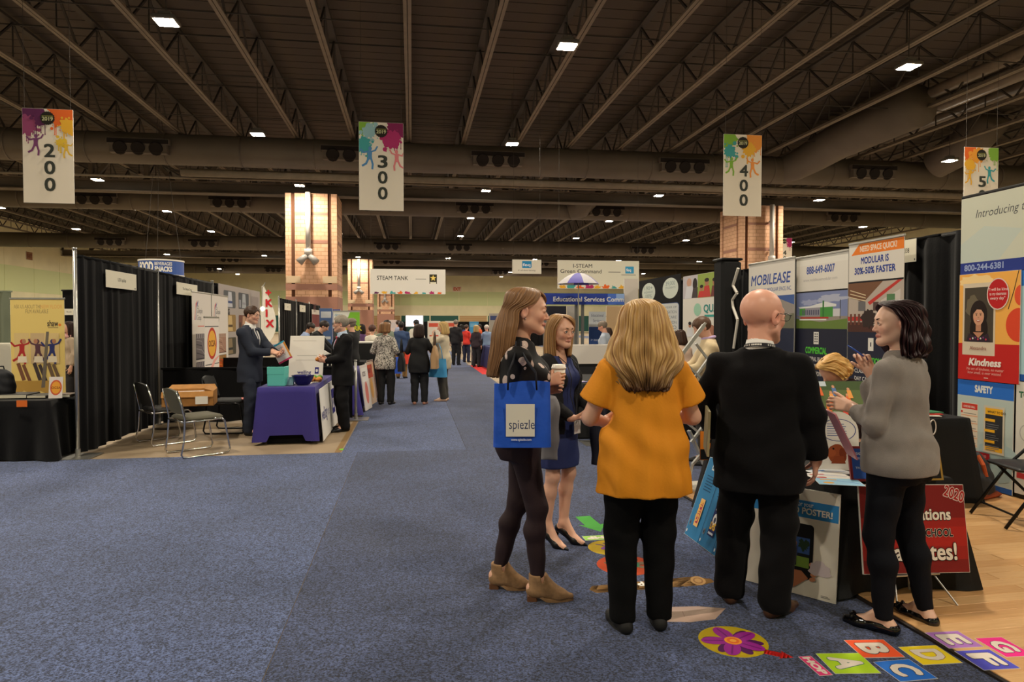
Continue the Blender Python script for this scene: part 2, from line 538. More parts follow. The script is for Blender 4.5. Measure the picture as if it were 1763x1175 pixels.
class Person:
    """+Y is where the body faces, +X its right hand"""
    def __init__(s, label, loc, heading, H=1.7, sex='f', weight=1.0, lean=0.0, roll=0.0, twist=0.0, head=(0, 0, 0), feet=None, toes=(0, 0), heel=0.02,
                 hands=None, elbows=None, skin='fair', fine=True, hips_shift=(0, 0), shoulders=1.0, group=None, seated=False, sink=0.0, head_s=1.0, knees=None):
        s.H = H; s.sex = sex; s.fine = fine; k = H/1.75; s.k = k; s.skin = lin(SKIN[skin] if isinstance(skin, str) else skin)
        s.root = thing('person', label, 'person', (loc[0], loc[1], 0), R(heading), group=group)
        fem = sex == 'f'
        hipz = (.93*k+heel*.85 if not seated else .50)-sink
        s.pel = np.array([hips_shift[0], hips_shift[1], hipz+.02*k])
        s.MT = Rz(R(twist)) @ Rx(-R(lean)) @ Ry(R(roll))
        T = lambda x, y, z: s.pel+s.MT@(np.array([x, y, z])*k)
        s.T = T
        sw = (.165 if fem else .19)*shoulders
        s.sh = [T(-sw, -.012, .44), T(sw, -.012, .44)]          # left, right
        s.neck = T(0, -.005, .535)
        hd = s.MT if abs(lean) < 15 else Rz(R(twist)) @ Rx(-R(lean*.5))
        s.MH = hd @ Rz(R(head[0])) @ Rx(-R(head[1])) @ Ry(R(head[2]))
        hk = (H/1.75)**.5*head_s; s.hk = hk
        s.hc = s.neck+(hd@np.array([0, .012, .035]))*k+s.MH@np.array([0, .012, .115])*hk
        ft = feet or ((-.1, 0), (.1, 0))
        s.ank = [np.array([ft[i][0], ft[i][1]-.03*k, .085*k+heel]) for i in (0, 1)]
        s.toe = [Rz(R(toes[i])) for i in (0, 1)]
        hx = .092 if fem else .088
        s.hip = [s.pel+np.array([-hx*k, 0, -.03*k]), s.pel+np.array([hx*k, 0, -.03*k])]
        s.kn = [];
        for i in (0, 1):
            pole = s.toe[i]@np.array([0, 1.0, 0]) if not knees else knees[i]
            kn, an = ik(s.hip[i], s.ank[i], .418*k, .41*k, pole); s.kn.append(kn); s.ank[i] = an
        hands = hands or [None, None]; elbows = elbows or [(-.4, -1, -.2), (.4, -1, -.2)]
        s.el = []; s.wr = []; s.hd = hands
        for i in (0, 1):
            sgn = -1 if i == 0 else 1
            wt = hands[i]['w'] if hands[i] else s.sh[i]+np.array([sgn*.07, .02, -.52])*k
            e, w_ = ik(s.sh[i], wt, .285*k, .25*k, elbows[i]); s.el.append(e); s.wr.append(w_)
        W = weight
        if fem:
            s.tor = [(-.15, .150*W, .110*W, 0, -.01), (-.06, .178*W, .122*W, 0, -.012), (.02, .176*W, .118*W, 0, -.008), (.10, .158*W, .104*W, 0, .004), (.18, .140*W, .096*W, 0, .006),
                     (.26, .143*W**.8, .100*W**.8, 0, .004), (.34, .152*W**.6, .112*W**.7, 0, .006), (.42, .138*W**.5, .094*W**.5, 0, -.008), (.48, .088, .072, 0, -.014), (.535, .056, .056, 0, -.014)]
        else:
            s.tor = [(-.15, .150*W, .110*W, 0, -.005), (-.06, .168*W, .118*W, 0, -.01), (.02, .165*W, .114*W, 0, -.006), (.10, .160*W, .110*W, 0, .004), (.18, .160*W, .110*W, 0, .008),
                     (.26, .166*W**.8, .114*W**.8, 0, .006), (.34, .178*W**.6, .120*W**.7, 0, .002), (.42, .160*W**.4, .106*W**.5, 0, -.01), (.48, .105, .082, 0, -.016), (.535, .066, .064, 0, -.014)]
        s.W = W
    # -------- primitives
    def torso(s, off=0.0, z0=-.15, z1=.535, fx=None):
        k = s.k; r = []; W = s.W; hw = s.tor[1][1]
        ext = [(-.36, hw*.93, .108*W, 0, -.008), (-.25, hw*.97, .114*W, 0, -.008)] if z0 < -.2 else []
        for (z, a, b, cx, cy) in (ext+s.tor[1:] if ext else s.tor):
            if z < z0-.05 or z > z1+.05: continue
            e = np.interp(z, [q[0] for q in fx], [q[1] for q in fx]) if fx else 0
            ey = np.interp(z, [q[0] for q in fx], [q[2] for q in fx]) if fx and len(fx[0]) > 2 else e
            r.append((z*k, (a*k+off+e), (b*k+off+ey), cx*k, cy*k))
        P = [loft(r, s.pel, s.MT, k=.03)]
        if s.sex == 'f' and z1 > .3:
            for sg in (-1, 1): P.append(ell(s.T(sg*.068*s.W**.4, .088*s.W**.5, .325), np.array([.066, .058, .066])*k*s.W**.4+off, s.MT, k=.04))
        if z1 > .45:
            sr = (.052 if s.sex == 'f' else .060)*k
            for i in (0, 1): P.append(cone(s.T(0, -.014, .495), s.sh[i], .042*k+off*.6, sr*.86+off*.8, k=.05))
        return P
    def arm(s, i, off=0.0, t=1.0, up=None, r=None, kk=.025):
        k = s.k; q = (s.W-1)*.5+1
        r = r or ((.050, .040, .036, .026) if s.sex == 'f' else (.056, .047, .042, .030))
        r = [x*k*q+off for x in r]
        P = [cone(s.sh[i], s.el[i], r[0], r[1], k=kk)]
        if t > 1.0: P.append(cone(s.el[i], s.el[i]+(s.wr[i]-s.el[i])*(t-1.0), r[2]*1.08, r[2]+(r[3]-r[2])*(t-1.0), k=.02))
        return P
    def leg(s, i, off=0.0, full=True, r=None):
        k = s.k; q = s.W; straight = r is not None and r[3] > .055
        r = r or ((.084, .055, .054, .037) if s.sex == 'f' else (.084, .058, .054, .04))
        r = [r[0]*q, r[1]*(q*.5+.5), r[2]*(q*.5+.5), r[3]]; r = [x*k+off for x in r]
        h, kn, a = s.hip[i], s.kn[i], s.ank[i]; back = -(s.toe[i]@np.array([0, 1.0, 0]))
        P = [cone(h, kn, r[0], r[1], k=.03)]
        if straight: return P+[cone(kn, a-(0, 0, .03), r[1], r[3], k=.03)]
        calf = kn+(a-kn)*.33+back*.014*k
        P += [cone(kn, calf, r[1]*.96, r[2], k=.03), cone(calf, a, r[2], r[3], k=.03)]
        return P
    def foot(s, i, off=0.0):
        k = s.k; a = s.ank[i]; f = s.toe[i]@np.array([0, 1.0, 0]); z0 = .028
        hl = a[2]-.085*k
        he = np.array([a[0], a[1], 0])-f*.035*k; ba = np.array([a[0], a[1], 0])+f*.115*k; to = np.array([a[0], a[1], 0])+f*.175*k
        he[2] = z0+hl; ba[2] = .024+hl*.1; to[2] = .018+hl*.05
        return [cone(a, he, .034*k+off, .032*k+off, k=.02), cone(a+f*.02*k, ba, .034*k+off, .026*k+off, k=.025), cone(he, ba, .03*k+off, .032*k+off, k=.02), cone(ba, to, .034*k+off, .022*k+off, k=.02)]
    def headprims(s, detail=True):
        c, M, h = s.hc, s.MH, s.hk
        p = lambda x, y, z: c+M@(np.array([x, y, z])*h)
        fem = s.sex == 'f'
        P = [ell(p(0, -.012, .032), np.array([.075, .096, .083])*h, M, k=.02),
             ell(p(0, .022, -.02), np.array([.062, .066, .082])*h, M, k=.03)]
        if detail:
            jw = .046 if fem else .052
            for sg in (-1, 1):
                P += [cone(p(sg*jw, .002, -.055), p(sg*.014, .068, -.094), .02*h, .018*h, k=.03),
                      ell(p(sg*.036, .064, -.022), np.array([.019, .014, .018])*h, M, k=.03)]
            P += [ell(p(0, .070, -.092), np.array([.02, .018, .017])*h, M, k=.015),
                  ell(p(0, .070, .026), np.array([.05, .018, .016])*h, M, k=.02)]
        return P
    def head_features(s):
        c, M, h = s.hc, s.MH, s.hk
        p = lambda x, y, z: c+M@(np.array([x, y, z])*h)
        S = [ell(p(sg*.031, .096, .004), np.array([.018, .014, .0105])*h, M, k=.014) for sg in (-1, 1)]
        P = [cone(p(0, .083, .008), p(0, .1035, -.029), .0065*h, .0085*h, k=.012)]
        for sg in (-1, 1):
            P += [ell(p(sg*.0095, .094, -.033), np.array([.0075, .010, .007])*h, M, k=.006),
                  cone(p(sg*.001, .0895, -.0565), p(sg*.021, .081, -.0595), .0048*h, .003*h, k=.006),
                  cone(p(sg*.001, .0885, -.0645), p(sg*.018, .081, -.063), .0054*h, .003*h, k=.006),
                  ell(p(sg*.031, .080, .004), np.array([.0155, .0125, .0105])*h, M, k=.003)]
            E = M@Rz(-sg*.35)@Rx(-.12)
            P += [ell(p(sg*.0775, -.012, -.008), np.array([.009, .019, .031])*h, E, k=.008)]
        ear = [ell(p(sg*.086, -.008, -.006), np.array([.006, .011, .018])*h, M@Rz(-sg*.35), k=.006) for sg in (-1, 1)]
        return S, P, ear
    def necks(s, off=0.0):
        k = s.k; r = (.047 if s.sex == 'f' else .056)*k*(1+.7*max(s.hk-1.1, 0))
        a = s.hc+s.MH@np.array([0, -.018, -.05])*s.hk
        return [cone(s.neck+s.MT@np.array([0, -.005, -.03])*k, a, r*1.1+off, r*.98+off, k=.03)]
    # -------- skin body, one continuous mesh
    def body(s, hb=.011, hh=.004, hhand=.004, hands=(True, True), legs=False, arms=False, brows=None, lips=(186, 106, 96)):
        B = s.torso(-.014)+s.necks()
        for i in (0, 1): B += s.arm(i, 0 if arms else -.006, t=2.0)+s.leg(i, 0 if legs else -.012)+s.foot(i)
        Hd = s.headprims(s.fine)
        nk = s.hc+s.MH@np.array([0, -.01, -.135])*s.hk; up = unit(s.hc-s.neck)
        Vs, Qs, Cs = [], [], []
        HP = [None, None]
        for i in (0, 1):
            if hands[i]:
                q = s.hd[i] or {}
                sg = -1 if i == 0 else 1
                fd = q.get('d', unit(s.wr[i]-s.el[i])); n = q.get('n', (-sg, 0, 0)); t = q.get('t', (0, 1, 0))
                HP[i] = hand_prims(s.wr[i], fd, n, t, s.k*(1.0 if s.sex == 'm' else .92), q.get('curl', (22, 32, 22)), q.get('spread', 3), q.get('thumb', (20, 20)), q.get('fcurl'))
        cuts = [(nk, up)]
        for i in (0, 1):
            if HP[i]: cuts_w = (s.wr[i], unit(s.wr[i]-s.el[i]))
        f = Field(np.min([q['lo'] for q in B], 0)-.04, np.max([q['hi'] for q in B], 0)+.04, hb)
        for q in B: f.apply(q)
        f.clip(nk+up*.006, up)
        V, Q = f.mesh(); Vs.append(V); Qs.append(Q); Cs.append(np.tile(s.skin, (len(V), 1)))
        # head
        S, P, ear = s.head_features() if s.fine else ([], [], [])
        A = s.necks()+Hd
        lo = s.hc-np.array([.15, .16, .19])*s.hk; hi = s.hc+np.array([.15, .16, .16])*s.hk
        f = Field(lo, hi, hh)
        for q in A: f.apply(q)
        for q in S: f.apply(q, 's')
        for q in P: f.apply(q)
        for q in ear: f.apply(q, 's')
        if not s.fine:
            f.apply(cone(s.hc+s.MH@np.array([0, .084, .0])*s.hk, s.hc+s.MH@np.array([0, .104, -.03])*s.hk, .009, .012, k=.012))
            for sg in (-1, 1): f.apply(ell(s.hc+s.MH@np.array([sg*.078, -.012, -.008])*s.hk, np.array([.01, .019, .03])*s.hk, s.MH, k=.006))
        f.clip(nk-up*.006, -up)
        V, Q = f.mesh()
        L_ = ((V-s.hc)@s.MH)/s.hk
        C = np.tile(s.skin, (len(V), 1))
        g = lambda x: np.clip(x, 0, 1)[:, None]
        wl = g(1.6-np.maximum(np.abs(L_[:, 0])/.022, np.abs(L_[:, 2]+.061-.0)/.0085*1.0)*1.0)*(L_[:, 1] > .078)[:, None]
        C = C*(1-wl*.75)+np.array(lin(lips))*wl*.75
        ck = np.exp(-((np.abs(L_[:, 0])-.042)/.02)**2-((L_[:, 2]+.03)/.022)**2)[:, None]*(L_[:, 1] > .03)[:, None]
        nz = np.exp(-(L_[:, 0]/.016)**2-((L_[:, 2]+.03)/.016)**2)[:, None]*(L_[:, 1] > .09)[:, None]
        er = np.exp(-((np.abs(L_[:, 0])-.08)/.012)**2-((L_[:, 2]+.008)/.03)**2)[:, None]
        C = C*(1-.16*(ck+nz+er)*np.array([0, 1.0, 1.0]))
        Vs.append(V); Qs.append(Q); Cs.append(C)
        for i in (0, 1):
            if not HP[i]: continue
            pr = HP[i]+[cone(s.el[i], s.wr[i], s.k*(.036 if s.sex == 'f' else .042), s.k*(.026 if s.sex == 'f' else .030), k=.02)]
            lo = np.min([q['lo'] for q in HP[i]], 0)-.012; hi = np.max([q['hi'] for q in HP[i]], 0)+.012
            f = Field(lo, hi, hhand)
            for q in pr: f.apply(q)
            V, Q = f.mesh(); Vs.append(V); Qs.append(Q)
            c = np.tile(s.skin, (len(V), 1))*np.array([1, .97, .96]); Cs.append(c)
        off = 0; QQ = []
        for V, Q in zip(Vs, Qs): QQ.append(Q+off); off += len(V)
        me = np_mesh('body', np.concatenate(Vs), np.concatenate(QQ), np.concatenate(Cs))
        o = obj('body', me, skin_mat(), s.root)
        if s.fine:
            p = lambda x, y, z: s.hc+s.MH@(np.array([x, y, z])*s.hk)
            for sg in (-1, 1):
                mb = MB()
                def disk(r0, y, col, cz=.003):
                    pts = [p(sg*.031+r0*math.cos(t)*1.0, y-.35*abs(r0*math.cos(t)), cz+r0*math.sin(t)*.72) for t in np.linspace(0, 2*math.pi, 15)[:-1]]
                    mb.add(pts, [tuple(range(14))], lin(col))
                disk(.0115, .0936, (226, 214, 206)); disk(.0066, .0944, (70, 54, 42)); disk(.003, .0948, (12, 10, 10))
                lid = [p(sg*.031+x, .0945-abs(x)*.35, .0035+.0085*math.cos(x/.0125*1.45)) for x in np.linspace(-.0125, .0125, 8)]
                mb.tube(lid, .0014, 5, col=lin((60, 40, 34)))
                mb.build('eye', mat('eye_colour', rough=.2, attr='Col'), s.root)
            if brows is not None:
                for sg in (-1, 1):
                    mb = MB(); xs = np.linspace(.014, .050, 7)
                    mb.tube([p(sg*x, .0925-.6*max(x-.02, 0)-1.2*max(x-.036, 0)**1.0*.8, .0235+.006*math.sin((x-.012)/.036*2.2)) for x in xs], [.0022, .0034, .0036, .0034, .003, .0024, .0014], 6)
                    mb.build('eyebrow', mat('brow_%02x%02x%02x' % tuple(brows), brows, rough=.8), s.root, smooth=True)
        return o
    # -------- clothes
    def cloth(s, name, prs, m, h=.009, cuts=(), subs=(), wr=None, label=None):
        V, Q = grow(prs, h, cuts, subs, wr=wr)
        o = obj(name, np_mesh(name, V, Q), m, s.root)
        if label: o['label'] = label
        return o
    def trousers(s, m, off=.012, hem=.05, r=None, h=.009, waist=.06, a=.004, name='trousers', seat=.0):
        P = s.torso(off, -.15, .12)
        for i in (0, 1): P += s.leg(i, off, r=r)
        if seat:
            for sg in (-1, 1): P.append(ell(s.T(sg*.075, -.06*s.W, -.05), np.array([.085, .085, .095])*s.k+off+seat, s.MT, k=.04))
        cuts = [(s.T(0, 0, waist), s.MT@np.array([0, 0, 1.0])), ((0, 0, hem), (0, 0, -1.0))]
        return s.cloth(name, P, m, h, cuts, wr=folds(a, 10, 7, s.H*9))
    def shoes(s, m, style='dress', h=.006, sole=None):
        for i in (0, 1):
            k = s.k; f = s.toe[i]@np.array([0, 1.0, 0]); sd = s.toe[i]@np.array([1.0, 0, 0]); a = s.ank[i]
            b = np.array([a[0], a[1], 0.0]); P = []; subs = []; cuts = [((0, 0, .002), (0, 0, -1.0))]
            if style in ('dress', 'flat', 'clog'):
                tl = .205 if style == 'dress' else .18
                P = [cone(b-f*.045*k+(0, 0, .034), b+f*.03*k+(0, 0, .038), .038*k, .036*k, k=.03),
                     cone(b+f*.03*k+(0, 0, .036), b+f*.12*k+(0, 0, .024), .037*k, .039*k, k=.03),
                     cone(b+f*.12*k+(0, 0, .022), b+f*tl*k+(0, 0, .018), .038*k, (.022 if style == 'dress' else .026)*k, k=.03)]
                if style == 'dress': P.append(cone(b-f*.01*k+(0, 0, .05), a+(0, 0, .01), .038*k, .042*k, k=.03))
                if style == 'clog': P.append(cone(b-f*.03*k+(0, 0, .05), b+f*.02*k+(0, 0, .062), .036*k, .034*k, k=.02))
                if style == 'flat': subs = [ell(b+f*.03*k+(0, 0, .075), (.034*k, .092*k, .048*k), s.toe[i], k=.006), slab((0, 0, .058), (0, 0, 1), k=.003)]
                if style == 'clog': subs = [ell(b+f*.0*k+(0, 0, .085), (.03*k, .05*k, .03*k), s.toe[i], k=.006)]
            elif style == 'boot':
                P = [cone(b-f*.032*k+(0, 0, .06), b+f*.03*k+(0, 0, .062), .037*k, .036*k, k=.03),
                     cone(b+f*.03*k+(0, 0, .058), b+f*.125*k+(0, 0, .034), .037*k, .036*k, k=.03),
                     cone(b+f*.12*k+(0, 0, .032), b+f*.185*k+(0, 0, .026), .034*k, .022*k, k=.03),
                     cone(b-f*.012*k+(0, 0, .07), b-f*.006*k+(0, 0, .15), .041*k, .048*k, k=.03)]
                P.append(cone(a+f*.012*k, b+f*.115*k+(0, 0, .032), .044*k, .036*k, k=.03))
                subs = [ell(b+f*.024*k+(0, 0, .165), (.08*k, .013*k, .06*k), s.toe[i], k=.004), slab((0, 0, .158), (0, 0, 1)),
                        ell(b-f*.004*k+(0, 0, .19), (.034, .036, .09), s.toe[i], k=.004)]
                cuts = [((0, 0, .022), (0, 0, -1.0))]
            elif style == 'pump':
                P = [cone(b-f*.04*k+(0, 0, .10), b+f*.02*k+(0, 0, .085), .037*k, .036*k, k=.02),
                     cone(b+f*.02*k+(0, 0, .08), b+f*.11*k+(0, 0, .028), .036*k, .039*k, k=.02),
                     cone(b+f*.11*k+(0, 0, .026), b+f*.21*k+(0, 0, .012), .039*k, .01*k, k=.02)]
                subs = [ell(b+f*.025*k+(0, 0, .125), (.034*k, .085*k, .05*k), s.toe[i]@Rx(-.5), k=.004)]
            V, Q = grow(P, h, cuts, subs, pad=.02)
            o = obj('shoe', np_mesh('shoe', V, Q), m, s.root)
            mb = MB()
            if style == 'boot':
                mb.box(b-f*.035*k+np.array([0, 0, .021]), (.062*k, .058*k, .042), M=None, rz=math.atan2(-f[0], f[1]), bev=.006)
                mb.build('heel', mat('stacked_heel', (96, 62, 38), rough=.6), o)
                mb = MB(); outl = []
                for t in np.linspace(0, 2*math.pi, 25)[:-1]:
                    y = math.cos(t); wd = (.036+.006*math.sin((y+1)*1.5))*k
                    outl.append(b+f*(.078+.128*y)*k+sd*wd*math.sin(t)*(1-.25*max(y, 0)**3))
                lo_ = [(q[0], q[1], .004 if (q-b)@f > .02 else .042-.0*0) for q in outl]
                lo_ = [(q[0], q[1], .004+.036*min(max((.05-(q-b)@f)/.06, 0), 1)) for q in outl]
                hi_ = [(x, y, z+.018-.0) for x, y, z in lo_]
                n = len(lo_)
                mb.add(lo_+hi_, [tuple(range(n-1, -1, -1)), tuple(range(n, 2*n))]+[(j, (j+1) % n, n+(j+1) % n, n+j) for j in range(n)])
                mb.build('sole', mat('boot_sole', (150, 116, 82), rough=.7), o)
            elif style == 'pump':
                mb.tube([b-f*.055*k+np.array([0, 0, .085]), b-f*.058*k+np.array([0, 0, .04]), b-f*.055*k+np.array([0, 0, 0.001])], [.018, .008, .006], 8)
                mb.build('heel', m, o, smooth=True)
            elif style == 'flat':
                for fy, zz in ((.150, .052),):
                    c = b+f*fy*k+np.array([0, 0, zz-.002])
                    for sg in (-1, 1): mb.tube([c, c+sd*sg*.016+f*.004+np.array([0, 0, .006]), c+sd*sg*.03-np.array([0, 0, .008])], [.006, .012, .007], 7)
                    mb.tube([c-f*.008, c+f*.008], .009, 7)
                mb.build('bow', mat('patent_black', (10, 10, 12), rough=.12, spec=.7), o, smooth=True)
            elif style in ('dress', 'clog') and sole:
                outl = []
                for t in np.linspace(0, 2*math.pi, 25)[:-1]:
                    y = math.cos(t); wd = (.038+.006*math.sin((y+1)*1.5))*k
                    outl.append(b+f*(.066+.132*y)*k+sd*wd*math.sin(t)*(1-.2*max(y, 0)**3))
                lo_ = [(q[0], q[1], .001) for q in outl]; hi_ = [(q[0], q[1], .016) for q in outl]; n = len(lo_)
                mb.add(lo_+hi_, [tuple(range(n-1, -1, -1)), tuple(range(n, 2*n))]+[(j, (j+1) % n, n+(j+1) % n, n+j) for j in range(n)])
                mb.build('sole', sole, o)
    def jacket(s, m, off=.024, length=-.14, h=.009, vee=True, r=None, a=.003, shirt=None, tie=None, lapel=True, flare=.0, name='jacket'):
        P = s.torso(off, min(length-.08, -.15), .5, fx=[(-.15, .012+flare), (.0, .006+flare*.6), (.15, .006), (.3, 0), (.5, 0)])
        r = r or ((.064, .056, .052, .042) if s.sex == 'm' else (.054, .046, .044, .036))
        for i in (0, 1): P += s.arm(i, off*.45, 2.0, r=r)
        ax = s.MT@np.array([0, 0, 1.0])
        cuts = [(s.T(0, 0, length), -ax)]
        subs = [cone(s.T(0, -.012, .50), s.T(0, .012, .60), .052*s.k, .064*s.k, k=.01)]+[cuff(s.el[i], s.wr[i], .97, .10) for i in (0, 1)]
        if vee:
            subs.append(wedge(s.T(0, .05, .54), s.MT, .085*s.k, .36*s.k, .3))
        o = s.cloth(name, P, m, h, cuts, subs, wr=folds(a, 9, 6, s.H*5))
        if shirt is not None:
            Q = s.torso(.008, -.1, .535)+s.necks(.008)
            sh = s.cloth('shirt', Q, shirt, max(h*.9, .007), [(s.T(0, 0, .0), -ax), (s.neck+s.MT@np.array([0, -.0, .048])*s.k, unit(s.hc-s.neck)+s.MT@np.array([0, .15, 0]))])
            for i in (0, 1):
                d = unit(s.wr[i]-s.el[i]); mb = MB()
                mb.tube([s.wr[i]-d*.045, s.wr[i]-d*.012], [.036*s.k, .037*s.k], 12); mb.build('cuff', shirt, sh, smooth=True)
        if tie is not None:
            mb = MB(); k = s.k
            zz = np.linspace(.475, .12, 9); w_ = [.018, .017, .02, .024, .028, .031, .033, .035, .02]
            pts = []
            def fy(z):
                zr = [q[0] for q in s.tor]; return np.interp(z, zr, [q[2]+q[4] for q in s.tor])*k+.014
            grid = []
            for z, ww in zip(zz, w_): grid.append([s.pel+s.MT@np.array([x, fy(z)-.3*abs(x), z*k]) for x in (-ww*k, 0, ww*k)])
            mb.grid(np.array(grid)); grid2 = [[p_+s.MT@np.array([0, -.006, 0]) for p_ in row[::-1]] for row in grid]; mb.grid(np.array(grid2))
            mb.tube([s.T(0, .07, .50)+s.MT@np.array([0, .012, 0]), s.T(0, .085, .47)+s.MT@np.array([0, .012, 0])], [.015*k, .012*k], 8)
            mb.build('necktie', tie, s.root, smooth=True)
        if vee and lapel:
            k = s.k
            for sg in (-1, 1):
                zr = [q[0] for q in s.tor]
                fy = lambda z, x: (np.interp(z, zr, [q[2]+q[4] for q in s.tor])*k+off+.006)*math.sqrt(max(1-(x/.22/k)**2, .1))
                g_ = []
                for z, x0, x1 in ((.50, .062, .075), (.45, .065, .115), (.40, .056, .12), (.34, .042, .09), (.27, .026, .055), (.20, .006, .016)):
                    g_.append([s.pel+s.MT@np.array([sg*x*k, fy(z, x*k), z*k]) for x in np.linspace(x0, x1, 4)])
                mb = MB(); mb.grid(np.array(g_)); mb.grid(np.array([[p_+s.MT@np.array([0, -.006, 0]) for p_ in row] for row in g_]))
                mb.build('lapel', m, o, smooth=True)
        return o
    # -------- hair
    def short_hair(s, m, t=.014, h=.005, front=.045, back=-.06, amp=.0025, name='hair'):
        c, M, k = s.hc, s.MH, s.hk
        p = lambda x, y, z: c+M@(np.array([x, y, z])*k)
        P = [ell(p(0, -.014, .036), (np.array([.077, .098, .085])+t)*k, M, k=.02)]
        S = [ell(p(0, .100, -.022), np.array([.068, .062, .096])*k, M, k=.012), slab(p(0, 0, back), M@np.array([0, -.25, -1.0]), k=.006)]
        for sg in (-1, 1):
            S.append(ell(p(sg*.09, .0, -.022), np.array([.03, .03, .045])*k, M, k=.006))
            S.append(ell(p(sg*.085, .05, -.03), np.array([.04, .045, .06])*k, M, k=.006))
        fq = 1/(.012*k)
        def wr(X, Y, Z):
            u, v, w_ = rot_to(M, c, X, Y, Z)
            return amp*(np.sin(u*fq*2.2+3*np.sin(v*30)+w_*20)+.6*np.sin(u*fq*4.3+v*60+2*np.sin(w_*50)))
        V, Q = grow(P, h, (), S, wr=wr)
        return obj(name, np_mesh(name, V, Q), m, s.root)
    def ring_hair(s, m, rings, nu=180, nv=70, amp=.006, seed=1, name='hair', wave=0.0, thick=.02, cols=None, flat_end=.02, off=(0, 0, 0), world=True):
        """rings: z, cx, cy, rx, ry, a0, a1  (angles from +Y, clockwise, degrees; z from head centre)"""
        rg = np.random.default_rng(seed)
        Rg = np.array(rings, float); n = len(Rg)
        tt = np.linspace(0, n-1, nv); zi = np.clip(np.floor(tt).astype(int), 0, n-2); fr = tt-zi
        m_ = np.gradient(Rg, axis=0); fr = fr[:, None]
        I = (2*fr**3-3*fr**2+1)*Rg[zi]+(fr**3-2*fr**2+fr)*m_[zi]+(-2*fr**3+3*fr**2)*Rg[zi+1]+(fr**3-fr**2)*m_[zi+1]
        u = np.linspace(0, 1, nu)
        ph = [rg.random(6)*6.28 for _ in range(4)]
        prof = sum(np.sin(u*f_*6.28+p_)*a_ for f_, p_, a_ in zip((7, 13, 23, 41, 67, 29), ph[0], (.5, .6, .7, .7, .5, .6)))
        prof2 = rg.standard_normal(nu); prof2 = np.convolve(prof2, [.25, .5, .25], 'same')
        V = []; UV = []
        C, M, k = s.hc, (s.MH if not world else s.MH), s.hk
        cols = cols or [(150, 110, 70), (110, 76, 44)]
        c0, c1 = np.array(lin(cols[0])), np.array(lin(cols[1])); c2 = np.array(lin(cols[2])) if len(cols) > 2 else c1
        cc = []
        streak = np.clip(.5+.28*prof2+.16*np.sin(u*31*6.28+1)+.14*np.sin(u*17*6.28+2), 0, 1)
        for j in range(nv):
            z, cx, cy, rx, ry, a0, a1 = I[j]; v = j/(nv-1)
            grow_ = min(1, v*4)
            d = amp*grow_*(prof*.35+prof2*.45*(.5+v))+wave*v*np.sin(v*26+np.sin(u*40)*1.4+u*9)
            th = np.radians(a0+(a1-a0)*u)
            zz = z*k-flat_end*k*(v > .999)*0+np.where(v > .97, prof2*.008, 0)
            x = cx*k+(rx*k+d)*np.sin(th); y = cy*k+(ry*k+d)*np.cos(th)
            xi = cx*k+(rx*k-thick*min(1, v*3)+d*.2)*np.sin(th[::-1]); yi = cy*k+(ry*k-thick*min(1, v*3)+d*.2)*np.cos(th[::-1])
            zf = np.broadcast_to(zz, (nu,))
            o_ = np.stack([x, y, zf], 1); i_ = np.stack([xi, yi, zf], 1)
            L_ = np.concatenate([o_, i_]) + np.array(off)
            V.append(L_@M.T+C)
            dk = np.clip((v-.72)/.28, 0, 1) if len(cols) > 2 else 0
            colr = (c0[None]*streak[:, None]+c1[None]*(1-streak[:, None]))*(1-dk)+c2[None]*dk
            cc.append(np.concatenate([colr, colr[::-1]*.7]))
        V = np.array(V); N2 = 2*nu
        Q = []
        jj, ii = np.meshgrid(np.arange(nv-1), np.arange(N2), indexing='ij')
        q = np.stack([jj*N2+ii, (jj+1)*N2+ii, (jj+1)*N2+(ii+1) % N2, jj*N2+(ii+1) % N2], -1).reshape(-1, 4)
        # end caps
        e = (nv-1)*N2; i = np.arange(nu-1)
        cap = np.stack([e+i, e+N2-1-i, e+N2-2-i, e+i+1], 1)
        cap0 = np.stack([i, i+1, N2-2-i, N2-1-i], 1)
        me = np_mesh(name, V.reshape(-1, 3), np.concatenate([q, cap, cap0]), np.concatenate(cc))
        return obj(name, me, m, s.root)
def hair_mat(): return mat('hair_colour', (120, 90, 60), rough=.42, attr='Col', spec=.3)
def wedge(p, M, half, depth, thick):
    """V shaped opening: wide at p, narrowing down by depth along -z of M"""
    p = np.array(p, float)
    def d(X, Y, Z):
        u, v, w_ = rot_to(M, p, X, Y, Z)
        lim = half*(1+w_/depth)
        return np.maximum(np.maximum((np.abs(u)-lim)*.95, -v-.02), w_-.2)
    return dict(d=d, lo=p-np.array([half+.05, half+.3, depth+.05]), hi=p+np.array([half+.05, .4, .25]), k=.006)
